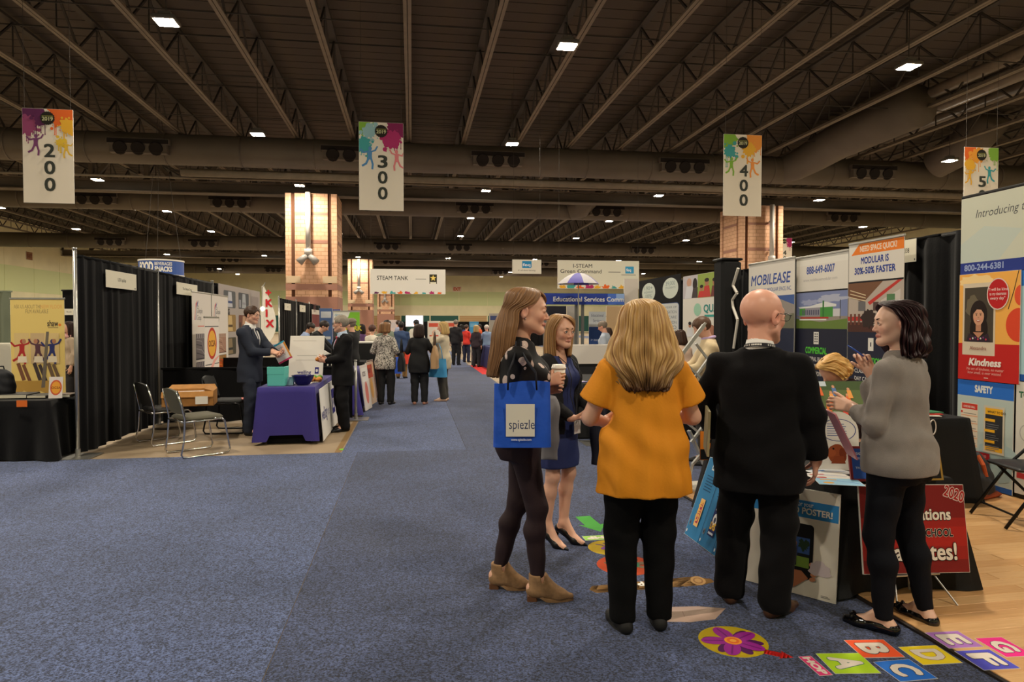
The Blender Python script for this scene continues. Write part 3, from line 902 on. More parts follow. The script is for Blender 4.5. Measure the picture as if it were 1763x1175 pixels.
# ================================================================ the hall
XL, XR, YN, YF, ZC = -34.0, 44.0, -9.0, 109.0, 10.5
def structure(name, me, m, parent=None, **kw):
    o = obj(name, me, m, parent, **kw)
    if parent is None: o['kind'] = 'structure'
    return o
def carpet_mat(name, a, b, lo):
    m = mat(name, a, rough=.95, spec=.1, sheen=.2)
    nt = m.node_tree; N = nt.nodes; L = nt.links; bs = N['Principled BSDF']
    tc = N.new('ShaderNodeTexCoord')
    n1 = N.new('ShaderNodeTexNoise'); n1.inputs['Scale'].default_value = 95; n1.inputs['Detail'].default_value = 3; n1.inputs['Roughness'].default_value = .7
    n2 = N.new('ShaderNodeTexNoise'); n2.inputs['Scale'].default_value = 1.1; n2.inputs['Detail'].default_value = 4
    n3 = N.new('ShaderNodeTexNoise'); n3.inputs['Scale'].default_value = 16; n3.inputs['Detail'].default_value = 3
    mp = N.new('ShaderNodeMapping'); mp.inputs['Scale'].default_value = (1.6, .8, 1)
    for n in (n1, n2): L.new(tc.outputs['Object'], n.inputs['Vector'])
    L.new(tc.outputs['Object'], mp.inputs['Vector']); L.new(mp.outputs['Vector'], n3.inputs['Vector'])
    r1 = N.new('ShaderNodeMapRange'); r1.inputs['From Min'].default_value = .40; r1.inputs['From Max'].default_value = .60
    L.new(n1.outputs['Fac'], r1.inputs['Value'])
    mx = N.new('ShaderNodeMix'); mx.data_type = 'RGBA'; mx.inputs['A'].default_value = (*lin(lo), 1); mx.inputs['B'].default_value = (*lin(b), 1)
    L.new(r1.outputs['Result'], mx.inputs['Factor'])
    prev = mx.outputs['Result']
    for n, am in ((n2, .16), (n3, .16)):
        r = N.new('ShaderNodeMapRange'); r.inputs['From Min'].default_value = .35; r.inputs['From Max'].default_value = .65
        r.inputs['To Min'].default_value = 1-am; r.inputs['To Max'].default_value = 1+am
        L.new(n.outputs['Fac'], r.inputs['Value'])
        q = N.new('ShaderNodeMix'); q.data_type = 'RGBA'; q.blend_type = 'MULTIPLY'; q.inputs['Factor'].default_value = 1
        L.new(prev, q.inputs['A']); L.new(r.outputs['Result'], q.inputs['B']); prev = q.outputs['Result']
    L.new(prev, bs.inputs['Base Color'])
    bp = N.new('ShaderNodeBump'); bp.inputs['Strength'].default_value = .5; bp.inputs['Distance'].default_value = .008
    L.new(n1.outputs['Fac'], bp.inputs['Height']); L.new(bp.outputs['Normal'], bs.inputs['Normal'])
    return m
CARPET = carpet_mat('blue_carpet', (70, 76, 110), (90, 106, 150), (21, 27, 48))
CARPET2 = carpet_mat('blue_carpet_nap', (62, 66, 98), (74, 87, 126), (15, 19, 36))
CONCRETE = mat('tan_floor', (158, 138, 112), rough=.7, var=.18, vscale=1.2)

mb = MB(); mb.span((XL, YN, -.3), (XR, YF, 0)); floor = structure('floor', mb.mesh('floor'), CONCRETE)
def strip(x0, x1, y0, y1, m, z=.006):
    mb = MB(); mb.span((x0, y0, 0.0005), (x1, y1, z)); return obj('carpet_strip', mb.mesh('carpet_strip'), m, floor)
# rolls laid along the cross aisle in front and down the aisle
strip(XL+2, -3.70, YN, 8.40, CARPET); strip(-3.70, -.655, YN, 8.40, CARPET)
strip(-.65, 3.0, YN, 8.40, CARPET2); strip(3.0, 6.7, YN, 8.40, CARPET2)
strip(-.84, .66, 8.40, 24.0, CARPET); strip(.665, 2.2, 8.40, 24.0, CARPET2)
strip(2.2, 7.5, 8.40, 12.2, CARPET2)
strip(-.95, 2.1, 24.0, 100, CARPET)
for k_ in (-1, 1, 2): strip(.7+9.14*k_-1.5, .7+9.14*k_+1.5, 8.4 if k_ < 1 else 12, 100, CARPET)

# walls: pale panels with seams, a stripe lower down
WALL = mat('wall_panel', (238, 230, 192), rough=.75, var=.06, vscale=.6)
WALL_G = mat('wall_green_band', (214, 222, 168), rough=.75)
WALL_T = mat('wall_teal_panel', (44, 92, 84), rough=.7)
WALL_W = mat('wall_wood_slats', (196, 158, 110), rough=.65)
SEAM = mat('wall_seam', (104, 100, 82), rough=.8)
def wall(name, p0, p1, inward, h=ZC):
    p0, p1 = np.array(p0, float), np.array(p1, float); d = p1-p0; L_ = np.linalg.norm(d); d /= L_; n = np.array(inward, float)
    M = np.eye(4); M[:2, 0] = d; M[:2, 1] = -n; M[:2, 3] = p0      # local x along, y outwards, z up
    mb = MB(); mb.T = M; mb.span((0, 0, 0), (L_, .3, h)); o = structure(name, mb.mesh(name), WALL)
    n_ = int(L_/4.57)
    mb = MB(); mb.T = M
    for i in range(n_):
        mb.span((i*4.57+.03, -.03, 4.3), (i*4.57+4.54, 0, 6.5))
    obj('wall_band', mb.mesh('wall_band'), WALL_G, o)['kind'] = 'stuff'
    for j, (z0, z1, t) in enumerate(((6.55, 8.6, .025), (2.75, 4.25, .03))):
        mb = MB(); mb.T = M
        for i in range(n_): mb.span((i*4.57+.03, -t, z0), (i*4.57+4.54, 0, z1))
        obj('wall_band', mb.mesh('wall_band'), WALL, o)['kind'] = 'stuff'
    mb = MB(); mb.T = M
    for i in range(n_):
        if i % 3 != 1:
            mb.span((i*4.57+.1, -.06, .2), (i*4.57+4.47, 0, 2.7))
    obj('wall_door_panel', mb.mesh('wall_door_panel'), WALL_T, o)['kind'] = 'stuff'
    mb = MB(); mb.T = M
    for i in range(n_):
        if i % 3 == 1:
            for q in range(9): mb.span((i*4.57+.1, -.05, .2+q*.28), (i*4.57+4.47, 0, .44+q*.28))
    obj('slat', mb.mesh('slat'), WALL_W, o)['kind'] = 'stuff'
    return o
wall('wall_left', (XL, YF), (XL, YN), (1, 0)); wall('wall_far', (XR, YF), (XL, YF), (0, -1))
wall('wall_right', (XR, YN), (XR, YF), (-1, 0)); wall('wall_near', (XL, YN), (XR, YN), (0, 1))

# ceiling deck and steel joists
DECK = mat('ceiling_deck', (84, 76, 68), rough=.85, spec=.2)
STEEL = mat('painted_steel', (124, 112, 96), rough=.6, var=.12, vscale=3)
STEEL_D = mat('dark_steel', (66, 60, 54), rough=.7)
DUCT = mat('duct_paint', (104, 95, 85), rough=.55, var=.1, vscale=.8)
GIRD = mat('girder_paint', (100, 90, 78), rough=.65, var=.12, vscale=1)
mb = MB(); mb.span((XL, YN, ZC+.08), (XR, YF, ZC+.3)); ceil = structure('ceiling', mb.mesh('ceiling'), DECK)
mb = MB()
for i in range(int((YF-YN)/.6)):
    if i*.6+YN > 70: break
    mb.span((XL, YN+i*.6, ZC+.066), (XR, YN+i*.6+.46, ZC+.08))
obj('deck_rib', mb.mesh('deck_rib'), DECK, ceil)['kind'] = 'stuff'
def joist_meshes(L_):
    b = MB()
    for sx in (-.055, .055): b.span((sx-.045, 0, 0), (sx+.045, L_, .028)); b.span((sx-.008 if sx < 0 else sx-.02, 0, .02), (sx+.02 if sx < 0 else sx+.008, L_, .11))
    t = MB(); t.span((-.1, 0, 1.12), (.1, L_, 1.2))
    w_ = MB(); n = int(L_/2.3); s_ = L_/n
    for i in range(n):
        for a_, c_ in ((i*s_, (i+.5)*s_), ((i+1)*s_, (i+.5)*s_)):
            w_.tube([(0, a_, 1.12), (0, c_, .06)], .038, 4)
        w_.tube([(0, (i+.0)*s_, 1.12), (0, (i+.0)*s_, .05)], .022, 4)
    return b.mesh('bottom_chord'), t.mesh('top_chord'), w_.mesh('web')
JZ, JP = 9.2, 2.285
for (y0, y1) in ((-8.5, 36.2), (37.6, 72.4), (73.8, 108.5)):
    ms = joist_meshes(y1-y0)
    for i in range(-16, 20):
        x = -.08+i*JP
        if x < XL+1 or x > XR-1: continue
        j = obj('ceiling_joist', ms[0], STEEL, None, kind='structure'); j.location = (x, y0, JZ)
        obj('top_chord', ms[1], STEEL_D, j); obj('web', ms[2], STEEL_D, j)['kind'] = 'stuff'
# cross bracing rods between joists
mb = MB()
for yy in (4.0, 8.5, 13.0, 17.5, 22, 26.5): mb.tube([(XL, yy, 10.25), (XR, yy, 10.25)], .03, 4); mb.tube([(XL, yy+.6, 9.3), (XR, yy+.6, 9.3)], .018, 4)
o_ = obj('bridging_rod', mb.mesh('bridging_rod'), STEEL_D, ceil); o_['kind'] = 'stuff'
# girders across the hall on the column lines
for yy in (37.0, 73.1):
    mb = MB(); mb.span((XL, yy-.35, 8.15), (XR, yy+.35, 8.2)); mb.span((XL, yy-.03, 8.2), (XR, yy+.03, 8.72)); mb.span((XL, yy-.35, 8.68), (XR, yy+.35, 8.74))
    g_ = structure('girder_beam', mb.mesh('girder'), GIRD)
    mb = MB(); mb.span((XL, yy-.3, 10.2), (XR, yy+.3, 10.45)); obj('top_chord', mb.mesh('top_chord'), GIRD, g_)
    n = int((XR-XL)/2.6)
    for i in range(n):
        mb = MB(); x0 = XL+i*2.6; mb.tube([(x0, yy, 8.7), (x0+1.3, yy, 10.25)] if i % 2 else [(x0+1.3, yy, 8.7), (x0, yy, 10.25)], .14, 4)
        mb.span((x0-.1, yy-.12, 8.7), (x0+.1, yy+.12, 10.2)); obj('truss_web', mb.mesh('truss_web'), GIRD, g_)
# round ducts with nozzle boxes
def duct(yy, z, r, xs, x0=XL+1, x1=XR-1):
    mb = MB(); mb.tube([(x0, yy, z), (x1, yy, z)], r, 28)
    d_ = obj('air_duct', mb.mesh('air_duct', True), DUCT, None, kind='structure')
    mb = MB()
    for x in np.arange(x0, x1, 2.9): mb.tube([(x, yy, z), (x+.06, yy, z)], r+.018, 28)
    obj('duct_seam', mb.mesh('duct_seam'), DUCT, d_)['kind'] = 'stuff'
    for x in xs:
        mb = MB(); mb.span((x-1.05, yy-r-.22, z-.36), (x+1.05, yy-r*.5, z-.02)); mb.span((x-1.15, yy-r-.24, z-.02), (x+1.15, yy-r*.5, z+.2))
        v_ = obj('duct_vent', mb.mesh('duct_vent'), DUCT, d_)
        mb = MB(); mb.span((x-1.13, yy-r-.245, z+.0), (x+1.13, yy-r-.2, z+.18)); obj('vent_slot', mb.mesh('vent_slot'), mat('vent_dark', (34, 28, 26), rough=.9), v_)
        for q in (-.66, 0, .66):
            mb = MB(); mb.tube([(x+q, yy-r-.225, z-.19), (x+q, yy-r-.262, z-.20)], [.27, .24], 14); obj('nozzle', mb.mesh('nozzle'), mat('vent_dark'), v_)
VX = lambda pts, Y: [PY(a, b, Y).x for a, b in pts]
duct(29.6, 8.6, .62, VX([(240, 276), (602, 292), (857, 303), (1177, 313), (1502, 322)], 28.9))
duct(41.6, 8.55, .58, VX([(166, 362), (397, 365), (652, 374), (817, 378), (1043, 383), (1450, 392)], 41))
duct(59.7, 8.2, .58, VX([(190, 430), (350, 432), (667, 440), (790, 440), (1108, 444)], 59))
duct(77.5, 8.5, .6, VX([(397, 452), (674, 457), (930, 443)], 77)); duct(92, 8.5, .6, VX([(370, 478), (470, 478), (862, 483)], 91))
mb = MB(); mb.tube([(-9.5, 30.4, 7.86), (XR-2, 30.4, 7.86)], .17, 14); structure('sprinkler_pipe', mb.mesh('pipe', True), STEEL)
mb = MB(); mb.tube([(-30, 30.8, 7.7), (XR-2, 30.8, 7.75)], .05, 8); structure('conduit_pipe', mb.mesh('pipe', True), STEEL)
# large ducts turning up on the right
mb = MB(); px_ = 16.6
mb.tube([(px_+.3, 29.6, 8.6), (px_+.8, 29.2, 8.75), (px_+1.1, 28.2, 9.0), (px_+1.15, 26.5, 9.2), (px_+1.15, 22, 9.25)], [.62, .66, .72, .75, .75], 26)
structure('duct_elbow_trim', mb.mesh('elbow', True), DUCT)
for dx, z_, r_ in ((18.3, 9.75, .2), (19.4, 9.6, .24), (20.8, 9.7, .2)):
    mb = MB(); mb.tube([(dx, 2, z_), (dx, 36, z_)], r_, 12); structure('roof_pipe', mb.mesh('pipe', True), STEEL)
mb = MB(); mb.tube([(23.9, 28.5, 8.9), (24.2, 27, 9.4), (24.3, 26, 10.4)], [.7, .8, .95], 22); structure('duct_elbow_trim', mb.mesh('elbow', True), DUCT)
mb = MB(); mb.tube([(9.6, 41.4, 8.5), (10.2, 41.2, 8.7), (10.6, 40.6, 9.3), (10.7, 40.2, 10.3)], [.6, .75, .85, .85], 22); structure('duct_elbow_trim', mb.mesh('elbow', True), DUCT)

# high bay lamps hung on a regular grid
LENS = mat('lamp_lens', (255, 255, 255), emit=1.0)
LENS.node_tree.nodes['Principled BSDF'].inputs['Emission Color'].default_value = (*LAMP_COLOR, 1)
LENS.node_tree.nodes['Principled BSDF'].inputs['Emission Strength'].default_value = LAMP_POWER
HOUS = mat('lamp_housing', (120, 116, 110), rough=.5, metal=.3)
hb = MB(); hb.box((0, 0, .06), (.5, .5, .10), bev=.02); hb.box((0, 0, .16), (.26, .26, .12)); hm = hb.mesh('housing')
lb = MB(); lb.add([(-.2, -.2, .004), (-.2, .2, .004), (.2, .2, .004), (.2, -.2, .004)], [(0, 1, 2, 3)]); lm = lb.mesh('lens')
rb = MB(); rb.tube([(0, 0, .2), (0, 0, 1.9)], .012, 6); rm = rb.mesh('hanger_rod')
NEAR_N = {}
for iy in range(-2, 10):
    for ix in range(-3, 4):
        x, y = 3.75+9.14*ix, 16.35+9.14*iy
        if abs(x-12.9) < 1 and 20 < y < 30: pass
        rows_ = ('third row behind the camera', 'second row behind the camera', 'nearest row', 'second row', 'third row', 'fourth row', 'fifth row', 'sixth row', 'seventh row', 'eighth row', 'ninth row', 'farthest row')
        t = thing('ceiling_light', 'square high bay ceiling lamp, %s from the left in the %s' % (('first', 'second', 'third', 'fourth', 'fifth', 'sixth', 'seventh')[ix+3], rows_[iy+2]), 'ceiling light', (x, y, LAMP_Z), group='high bay lamps under the ceiling')
        obj('housing', hm, HOUS, t); obj('lens', lm, LENS, t); obj('hanger_rod', rm, STEEL_D, t)

# brick columns
def brick_mat():
    m = mat('column_brick', (226, 170, 118), rough=.8)
    nt = m.node_tree; N = nt.nodes; L = nt.links; b = N['Principled BSDF']
    tc = N.new('ShaderNodeTexCoord'); mp = N.new('ShaderNodeMapping'); mp.inputs['Rotation'].default_value = (R(90), 0, 0)
    br = N.new('ShaderNodeTexBrick'); br.inputs['Scale'].default_value = 1.0
    br.inputs['Color1'].default_value = (*lin((222, 178, 146)), 1); br.inputs['Color2'].default_value = (*lin((208, 162, 130)), 1); br.inputs['Mortar'].default_value = (*lin((176, 132, 96)), 1)
    br.inputs['Brick Width'].default_value = .4; br.inputs['Row Height'].default_value = .2; br.inputs['Mortar Size'].default_value = .012
    sx = N.new('ShaderNodeSeparateXYZ'); L.new(tc.outputs['Object'], sx.inputs[0]); ad = N.new('ShaderNodeMath'); L.new(sx.outputs[0], ad.inputs[0]); L.new(sx.outputs[1], ad.inputs[1])
    cb = N.new('ShaderNodeCombineXYZ'); L.new(ad.outputs[0], cb.inputs[0]); L.new(sx.outputs[2], cb.inputs[1])
    L.new(cb.outputs[0], br.inputs['Vector']); L.new(br.outputs['Color'], b.inputs['Base Color'])
    bp = N.new('ShaderNodeBump'); bp.inputs['Strength'].default_value = .4; L.new(br.outputs['Fac'], bp.inputs['Height']); bp.invert = True; L.new(bp.outputs['Normal'], b.inputs['Normal'])
    return m
BRICK = brick_mat(); BAND = mat('column_band', (160, 116, 100), rough=.8); GROOVE = mat('column_groove', (96, 62, 42), rough=.9)
def column(x, y, wd=2.5, top=8.15, lamp=True):
    h = wd/2; c = bpy.data.objects.new('brick_column', None); COL.objects.link(c); c.location = (x, y+h, 0); c['kind'] = 'structure'
    g0 = h-.46; g1 = h-.28
    # shaft with recessed vertical slots on each face
    mb = MB(); mb.span((-h+.1, -h+.1, 0), (h-.1, h-.1, top)); obj('shaft', mb.mesh('shaft'), GROOVE, c)
    mb = MB()
    for sx in (-1, 1):
        for sy in (-1, 1):
            a, b_ = sorted((sx*g1, sx*h)); e, f_ = sorted((sy*g1, sy*h)); mb.span((a, e, 0), (b_, f_, top))
    obj('corner_pier', mb.mesh('corner_pier'), BRICK, c)['kind'] = 'stuff'
    mb = MB(); mb.span((-g0, -h, 0), (g0, h, top)); mb.span((-h, -g0, 0), (h, g0, top)); obj('face_panel', mb.mesh('face_panel'), BRICK, c)
    for z0, z1 in ((0, 2.9), (3.25, 3.55), (5.62, 5.78), (7.05, 7.18)):
        mb = MB()
        for sx, sy, ex, ey in ((0, -1, 1, 0), (0, 1, 1, 0), (-1, 0, 0, 1), (1, 0, 0, 1)):
            if z0 < 3.6:
                mb.span((sx*h-ex*h-.012*(1-ex), sy*h-ey*h-.012*(1-ey), z0), (sx*h+ex*h+.012*(1-ex), sy*h+ey*h+.012*(1-ey), z1))
            else:
                mb.span((sx*h-ex*g0-.012*(1-ex), sy*h-ey*g0-.012*(1-ey), z0), (sx*h+ex*g0+.012*(1-ex), sy*h+ey*g0+.012*(1-ey), z1))
        obj('brick_band', mb.mesh('brick_band'), BAND, c)
    for sx in (-1, 1):
        mb = MB(); mb.span((sx*(g0+.09)-.35, -h-.03, 3.6), (sx*(g0+.09)+.35, -h+.05, 3.95)); obj('stone_block', mb.mesh('stone_block'), mat('pale_stone', (206, 182, 150), rough=.8), c)
    s_ = 1 if lamp else -1
    px = -.12 if lamp else .45
    t = thing('loudspeaker', 'loudspeaker pair on a drop pole on the front of %s' % ('the lit brick column' if lamp == 1 else 'the far brick column' if lamp == 2 else 'the column by the 400 banner' if lamp == 0 else 'the farthest brick column'), 'loudspeaker', (x+px, y-.28, 0))
    mb = MB(); mb.tube([(0, 0, 5.05), (0, 0, top)], .13, 12); mb.tube([(0, 0, 5.0), (0, 0, 5.3)], .2, 12); obj('pole', mb.mesh('pole', True), mat('white_pole', (196, 190, 184), rough=.4), t)
    for sg in (-1, 1):
        mb = MB(); mb.tube([(0, 0, 4.98), (sg*.22, -.14, 4.82), (sg*.42, -.2, 4.6)], [.13, .16, .2], 10); obj('speaker_horn', mb.mesh('horn', True), mat('horn_grey', (150, 144, 138), rough=.5), t)
    mb = MB(); mb.span((-.06, .0, 5.6), (.06, .22, 5.68)); mb.span((-.06, .0, 7.2), (.06, .22, 7.28)); obj('bracket', mb.mesh('bracket'), STEEL_D, t)
column(PY(536, 400, 36).x, 36.0, 2.55, lamp=1); column(PY(620, 480, 72.5).x, 72.5, 2.5, lamp=2); column(PY(664, 500, 104).x, 104, 2.5, lamp=3)
column(PY(1304, 400, 36.5).x, 36.0, 2.55, lamp=0)
# ================================================================ kit: boards, drapes, tables
DRAPE = mat('black_drape', (14, 14, 16), rough=.9, bump=.15, bscale=40, spec=.12, sheen=.1)
ALU = mat('aluminium', (176, 174, 168), rough=.35, metal=.85)
CHROME = mat('chrome', (206, 204, 200), rough=.16, metal=1.0)
WHITE = mat('white_board', (226, 222, 212), rough=.55)
BLACK = mat('black_plastic', (20, 20, 21), rough=.5)
CARD = mat('cardboard', (178, 126, 68), rough=.85, var=.1, vscale=12)

def board(name, label, cat, bl, u, v, wd, h, col=(226, 222, 212), th=.006, edge=WHITE, group=None, rough=.5):
    """flat sign with real thickness; local x right, z up, front to -y"""
    t = thing(name, label, cat, matrix=frame(bl, u, v), group=group)
    mb = MB(); mb.span((0, 0, 0), (wd, th, h)); obj('panel', mb.mesh('panel'), edge, t)
    s = Sheet(0.0); 
    if col is not None: s.rect(.002, .002, wd-.002, h-.002, col)
    return t, s
def drape(label, p0, p1, z0, z1, folds_=None, amp=.035, rod=True, m=DRAPE, group='black booth drapes', seed=0, name='booth_drape', th=.012):
    p0, p1 = np.array(p0[:2], float), np.array(p1[:2], float); d = p1-p0; L_ = np.linalg.norm(d); d /= L_; n = np.array([-d[1], d[0]])
    t = thing(name, label, 'drape', (p0[0], p0[1], 0), math.atan2(d[1], d[0]), group=group)
    nf = folds_ or int(L_*6.5); q = np.random.default_rng(seed+int(L_*100)); nu = nf*8; us = np.linspace(0, 1, nu+1); nv = 10
    rn = lambda k: np.interp(us, np.linspace(0, 1, k), q.random(k))
    ph = np.cumsum(.35+1.3*rn(nf+3)**1.5)*2*math.pi/8*.55; am = amp*(.35+.9*rn(nf+2)); P = []; Pb = []
    for j in range(nv+1):
        vv = j/nv; z = z1-(z1-z0)*vv
        y = am*(np.sin(ph+.5*vv*np.sin(us*17+seed))+.3*np.sin(2.3*ph+1+vv))*(.35+.65*vv**.5)
        zz = z+(0.012*np.sin(us*23+seed) if j == nv else 0)
        P.append(np.stack([us*L_, y-th/2, np.full(nu+1, 1.0)*zz], 1)); Pb.append(np.stack([us*L_, y+th/2, np.full(nu+1, 1.0)*zz], 1))
    P = np.array(P); Pb = np.array(Pb)
    mb = MB(); mb.grid(P[::-1]); mb.grid(Pb)
    obj('curtain', mb.mesh('curtain', True), m, t)
    if rod:
        mb = MB(); mb.tube([(-.02, 0, z1-.02), (L_+.02, 0, z1-.02)], .019, 8); obj('crossbar', mb.mesh('crossbar', True), m, t)
    return t
def pole(label, x, y, h, group='drape poles', base=True):
    t = thing('drape_pole', label, 'pole', (x, y, 0), group=group)
    mb = MB(); mb.tube([(0, 0, .01), (0, 0, h)], .022, 12); mb.tube([(0, 0, h), (0, 0, h+.02)], .026, 12); obj('upright', mb.mesh('upright', True), ALU, t)
    bw = .2 if base else .06
    mb = MB(); mb.span((-bw, -bw, .0062), (bw, bw, .014)); mb.tube([(0, 0, .01), (0, 0, .1)], .028, 10); obj('base_plate', mb.mesh('base_plate'), ALU, t)
    return t
def table(label, x0, y0, x1, y1, h):
    t = thing('folding_table', label, 'table', ((x0+x1)/2, (y0+y1)/2, 0)); a, b = (x1-x0)/2, (y1-y0)/2
    mb = MB(); mb.span((-a, -b, h-.035), (a, b, h-.004), bev=.01); obj('tabletop', mb.mesh('tabletop'), mat('table_grey', (170, 164, 154), rough=.5), t)
    for sx in (-1, 1):
        for sy in (-1, 1):
            mb = MB(); mb.tube([(sx*(a-.08), sy*(b-.18), h-.035), (sx*(a-.05), sy*(b-.1), .008)], .014, 8); obj('leg', mb.mesh('leg', True), mat('leg_grey', (120, 118, 114), rough=.4, metal=.5), t)
    return t
def tablecloth(label, x0, y0, x1, y1, h, m, hem=.02, flare=.05, amp=.02, nf=3.2, seed=0, corner=.10, group=None, name='tablecloth', sides=None):
    """cloth over a rectangular top; hem height per side (front -y, right +x, back +y, left -x)"""
    cx, cy, a, b = (x0+x1)/2, (y0+y1)/2, (x1-x0)/2, (y1-y0)/2
    hems = sides or (hem,)*4
    pts = []; nrm = []; hm = []; cw = []
    corners = [(-a, -b), (a, -b), (a, b), (-a, b)]; N = [(0, -1), (1, 0), (0, 1), (-1, 0)]
    for k in range(4):
        p, q = np.array(corners[k]), np.array(corners[(k+1) % 4]); L_ = np.linalg.norm(q-p); n_ = max(int(L_/.035), 8)
        for i in range(n_):
            t = i/n_; pts.append(p+(q-p)*t); e = min(t, 1-t)*L_
            nn = np.array(N[k], float); w_ = math.exp(-(e/.09)**2)
            o = np.array(N[(k-1) % 4] if t < .5 else N[(k+1) % 4], float)
            nrm.append(nn+o*w_*(.9 if e < 1e-6 else .55)); cw.append(w_)
            hv = hems[k]
            if e < .12: hv = min(hems[k], hems[(k-1) % 4 if t < .5 else (k+1) % 4])
            hm.append(hv)
    pts = np.array(pts); nrm = np.array(nrm); hm = np.array(hm); cw = np.array(cw); n = len(pts)
    s = np.cumsum(np.linalg.norm(np.diff(np.vstack([pts, pts[:1]]), axis=0), axis=1))
    wav = np.sin(s*nf*2*math.pi+seed)+.5*np.sin(s*nf*4.4+seed*2)
    rows = [np.column_stack([pts*(1-.004), np.full(n, h+.004)])]
    nv = 9
    for j in range(nv+1):
        v = j/nv; off = .006+flare*v+amp*v*wav*(1-.6*cw)+corner*cw*v
        z = h-.004-(h-hm)*v
        rows.append(np.column_stack([pts+nrm*off[:, None], z]))
    P = np.array(rows)
    mb = MB(); mb.grid(P[::-1], closed_u=True); mb.add(P[0], [tuple(range(n))])
    inner = P.copy(); inner[1:, :, :2] -= nrm[None]*.005; inner[0, :, 2] -= .003
    mb.grid(inner, closed_u=True)
    o = obj(name, mb.mesh(name, False), m, None, label=label, category='tablecloth', group=group)
    for p in o.data.polygons: p.use_smooth = len(p.vertices) == 4
    o.location = (cx, cy, 0)
    return o
def roll_banner(label, bl, u, wd, h, col, z0=.07, group=None, top=ALU, name='banner_stand'):
    t = thing(name, label, 'banner', matrix=frame(bl, u, (0, 0, 1)), group=group)
    mb = MB(); mb.span((0, 0, z0), (wd, .004, h)); obj('panel', mb.mesh('panel'), WHITE, t)
    mb = MB(); mb.span((-.01, -.008, h-.012), (wd+.01, .014, h+.018), bev=.006); obj('top_rail', mb.mesh('top_rail'), top, t)
    mb = MB(); mb.span((.005, -.08, .006), (wd-.005, .09, z0), bev=.02); obj('base', mb.mesh('base'), ALU, t)
    mb = MB(); mb.tube([(wd/2, .03, z0), (wd/2, .03, h)], .01, 6); obj('support_pole', mb.mesh('pole'), ALU, t)
    s = Sheet(0.0); s.rect(.001, z0, wd-.001, h-.01, col)
    return t, s
def placard(label, p, u, wd, h, text, group=None):
    t, s = board('booth_sign', label, 'sign', p, u, (0, 0, 1), wd, h, (232, 226, 206), .004)
    s.text(text, wd/2, h*.42, h*.2, (40, 40, 40), al='c', maxw=wd*.5, bold=.01)
    s.rect(wd*.93, h*.06, wd*.965, h*.14, (90, 90, 90)); s.done(t)
    return t
def splash(s, w_, h, cols, seed):
    """paint splashes over the top of a banner"""
    q = random.Random(seed)
    for (cx, cz, r, c) in cols:
        s.blob(cx*w_, h-cz*w_, r*w_, c, q.randint(0, 999), 34, .22)
        for k in range(9):
            a = q.random()*6.28; d_ = r*(1.0+.55*q.random()); e = q.random()**2*.045+.008
            x, z = cx*w_+math.cos(a)*d_*w_, h-cz*w_+math.sin(a)*d_*w_
            if .02*w_ < x < .98*w_ and z < h-.03*w_: s.ell(x, z, e*w_, e*w_, c, 12)
        for k in range(3):
            x = (cx+(q.random()-.5)*r*1.4)*w_
            if .03*w_ < x < .97*w_:
                z0 = h-(cz+r*.6)*w_; ln = (.1+.22*q.random())*w_; s.line([(x, z0), (x, z0-ln)], .014*w_, c); s.ell(x, z0-ln, .012*w_, .018*w_, c, 10)
def leaper(s, cx, cz, k, col, flip=1, legs=1.0):
    """silhouette of a jumping child"""
    f = lambda pts: [(cx+flip*x*k, cz+z*k) for x, z in pts]
    s.ell(cx+.02*k*flip, cz+.46*k, .085*k, .10*k, col, 16)
    s.poly(f([(-.1, .36), (.12, .36), (.1, .1), (.12, -.06), (-.12, -.06), (-.09, .1)]), col)
    s.line(f([(-.08, .32), (-.28, .26), (-.42, .42)]), .075*k, col); s.line(f([(.1, .32), (.26, .38), (.36, .56)]), .07*k, col)
    s.line(f([(-.06, -.02), (-.17, -.26), (-.34, -.36*legs)]), .095*k, col); s.line(f([(.07, -.02), (.14, -.28), (.12, -.5*legs)]), .09*k, col)
def squash(s, hd, kl, kh=1.0):
    for m_ in [s.pic]+s.let:
        for V in m_.v: V[:, 2] = np.where(V[:, 2] < hd, np.maximum(hd-(hd-V[:, 2])*kl, .07), hd+(V[:, 2]-hd)*kh)
def clip_sheet_x(s, x0, x1, z0, z1):
    """trim print to the panel"""
    for m_ in [s.pic]+s.let:
        for V in m_.v:
            V[:, 0] = np.clip(V[:, 0], x0, x1); V[:, 2] = np.clip(V[:, 2], z0, z1)
def hang_wires(t, xs, z0, z1):
    z1 = ZC+.07-t.matrix_world.translation.z
    mb = MB()
    for x in xs: mb.tube([(x, .003, z0), (x, .003, z1)], .004, 4)
    obj('hanging_wire', mb.mesh('wire'), STEEL_D, t)['kind'] = 'stuff'
# ================================================================ the five people in front
def to_local(loc, heading, P):
    a = -R(heading); x, y = P[0]-loc[0], P[1]-loc[1]
    return np.array([x*math.cos(a)-y*math.sin(a), x*math.sin(a)+y*math.cos(a), P[2]])
BLACK_CLOTH = mat('black_wool', (15, 14, 16), rough=.9, bump=.2, bscale=300, spec=.12, sheen=.04)

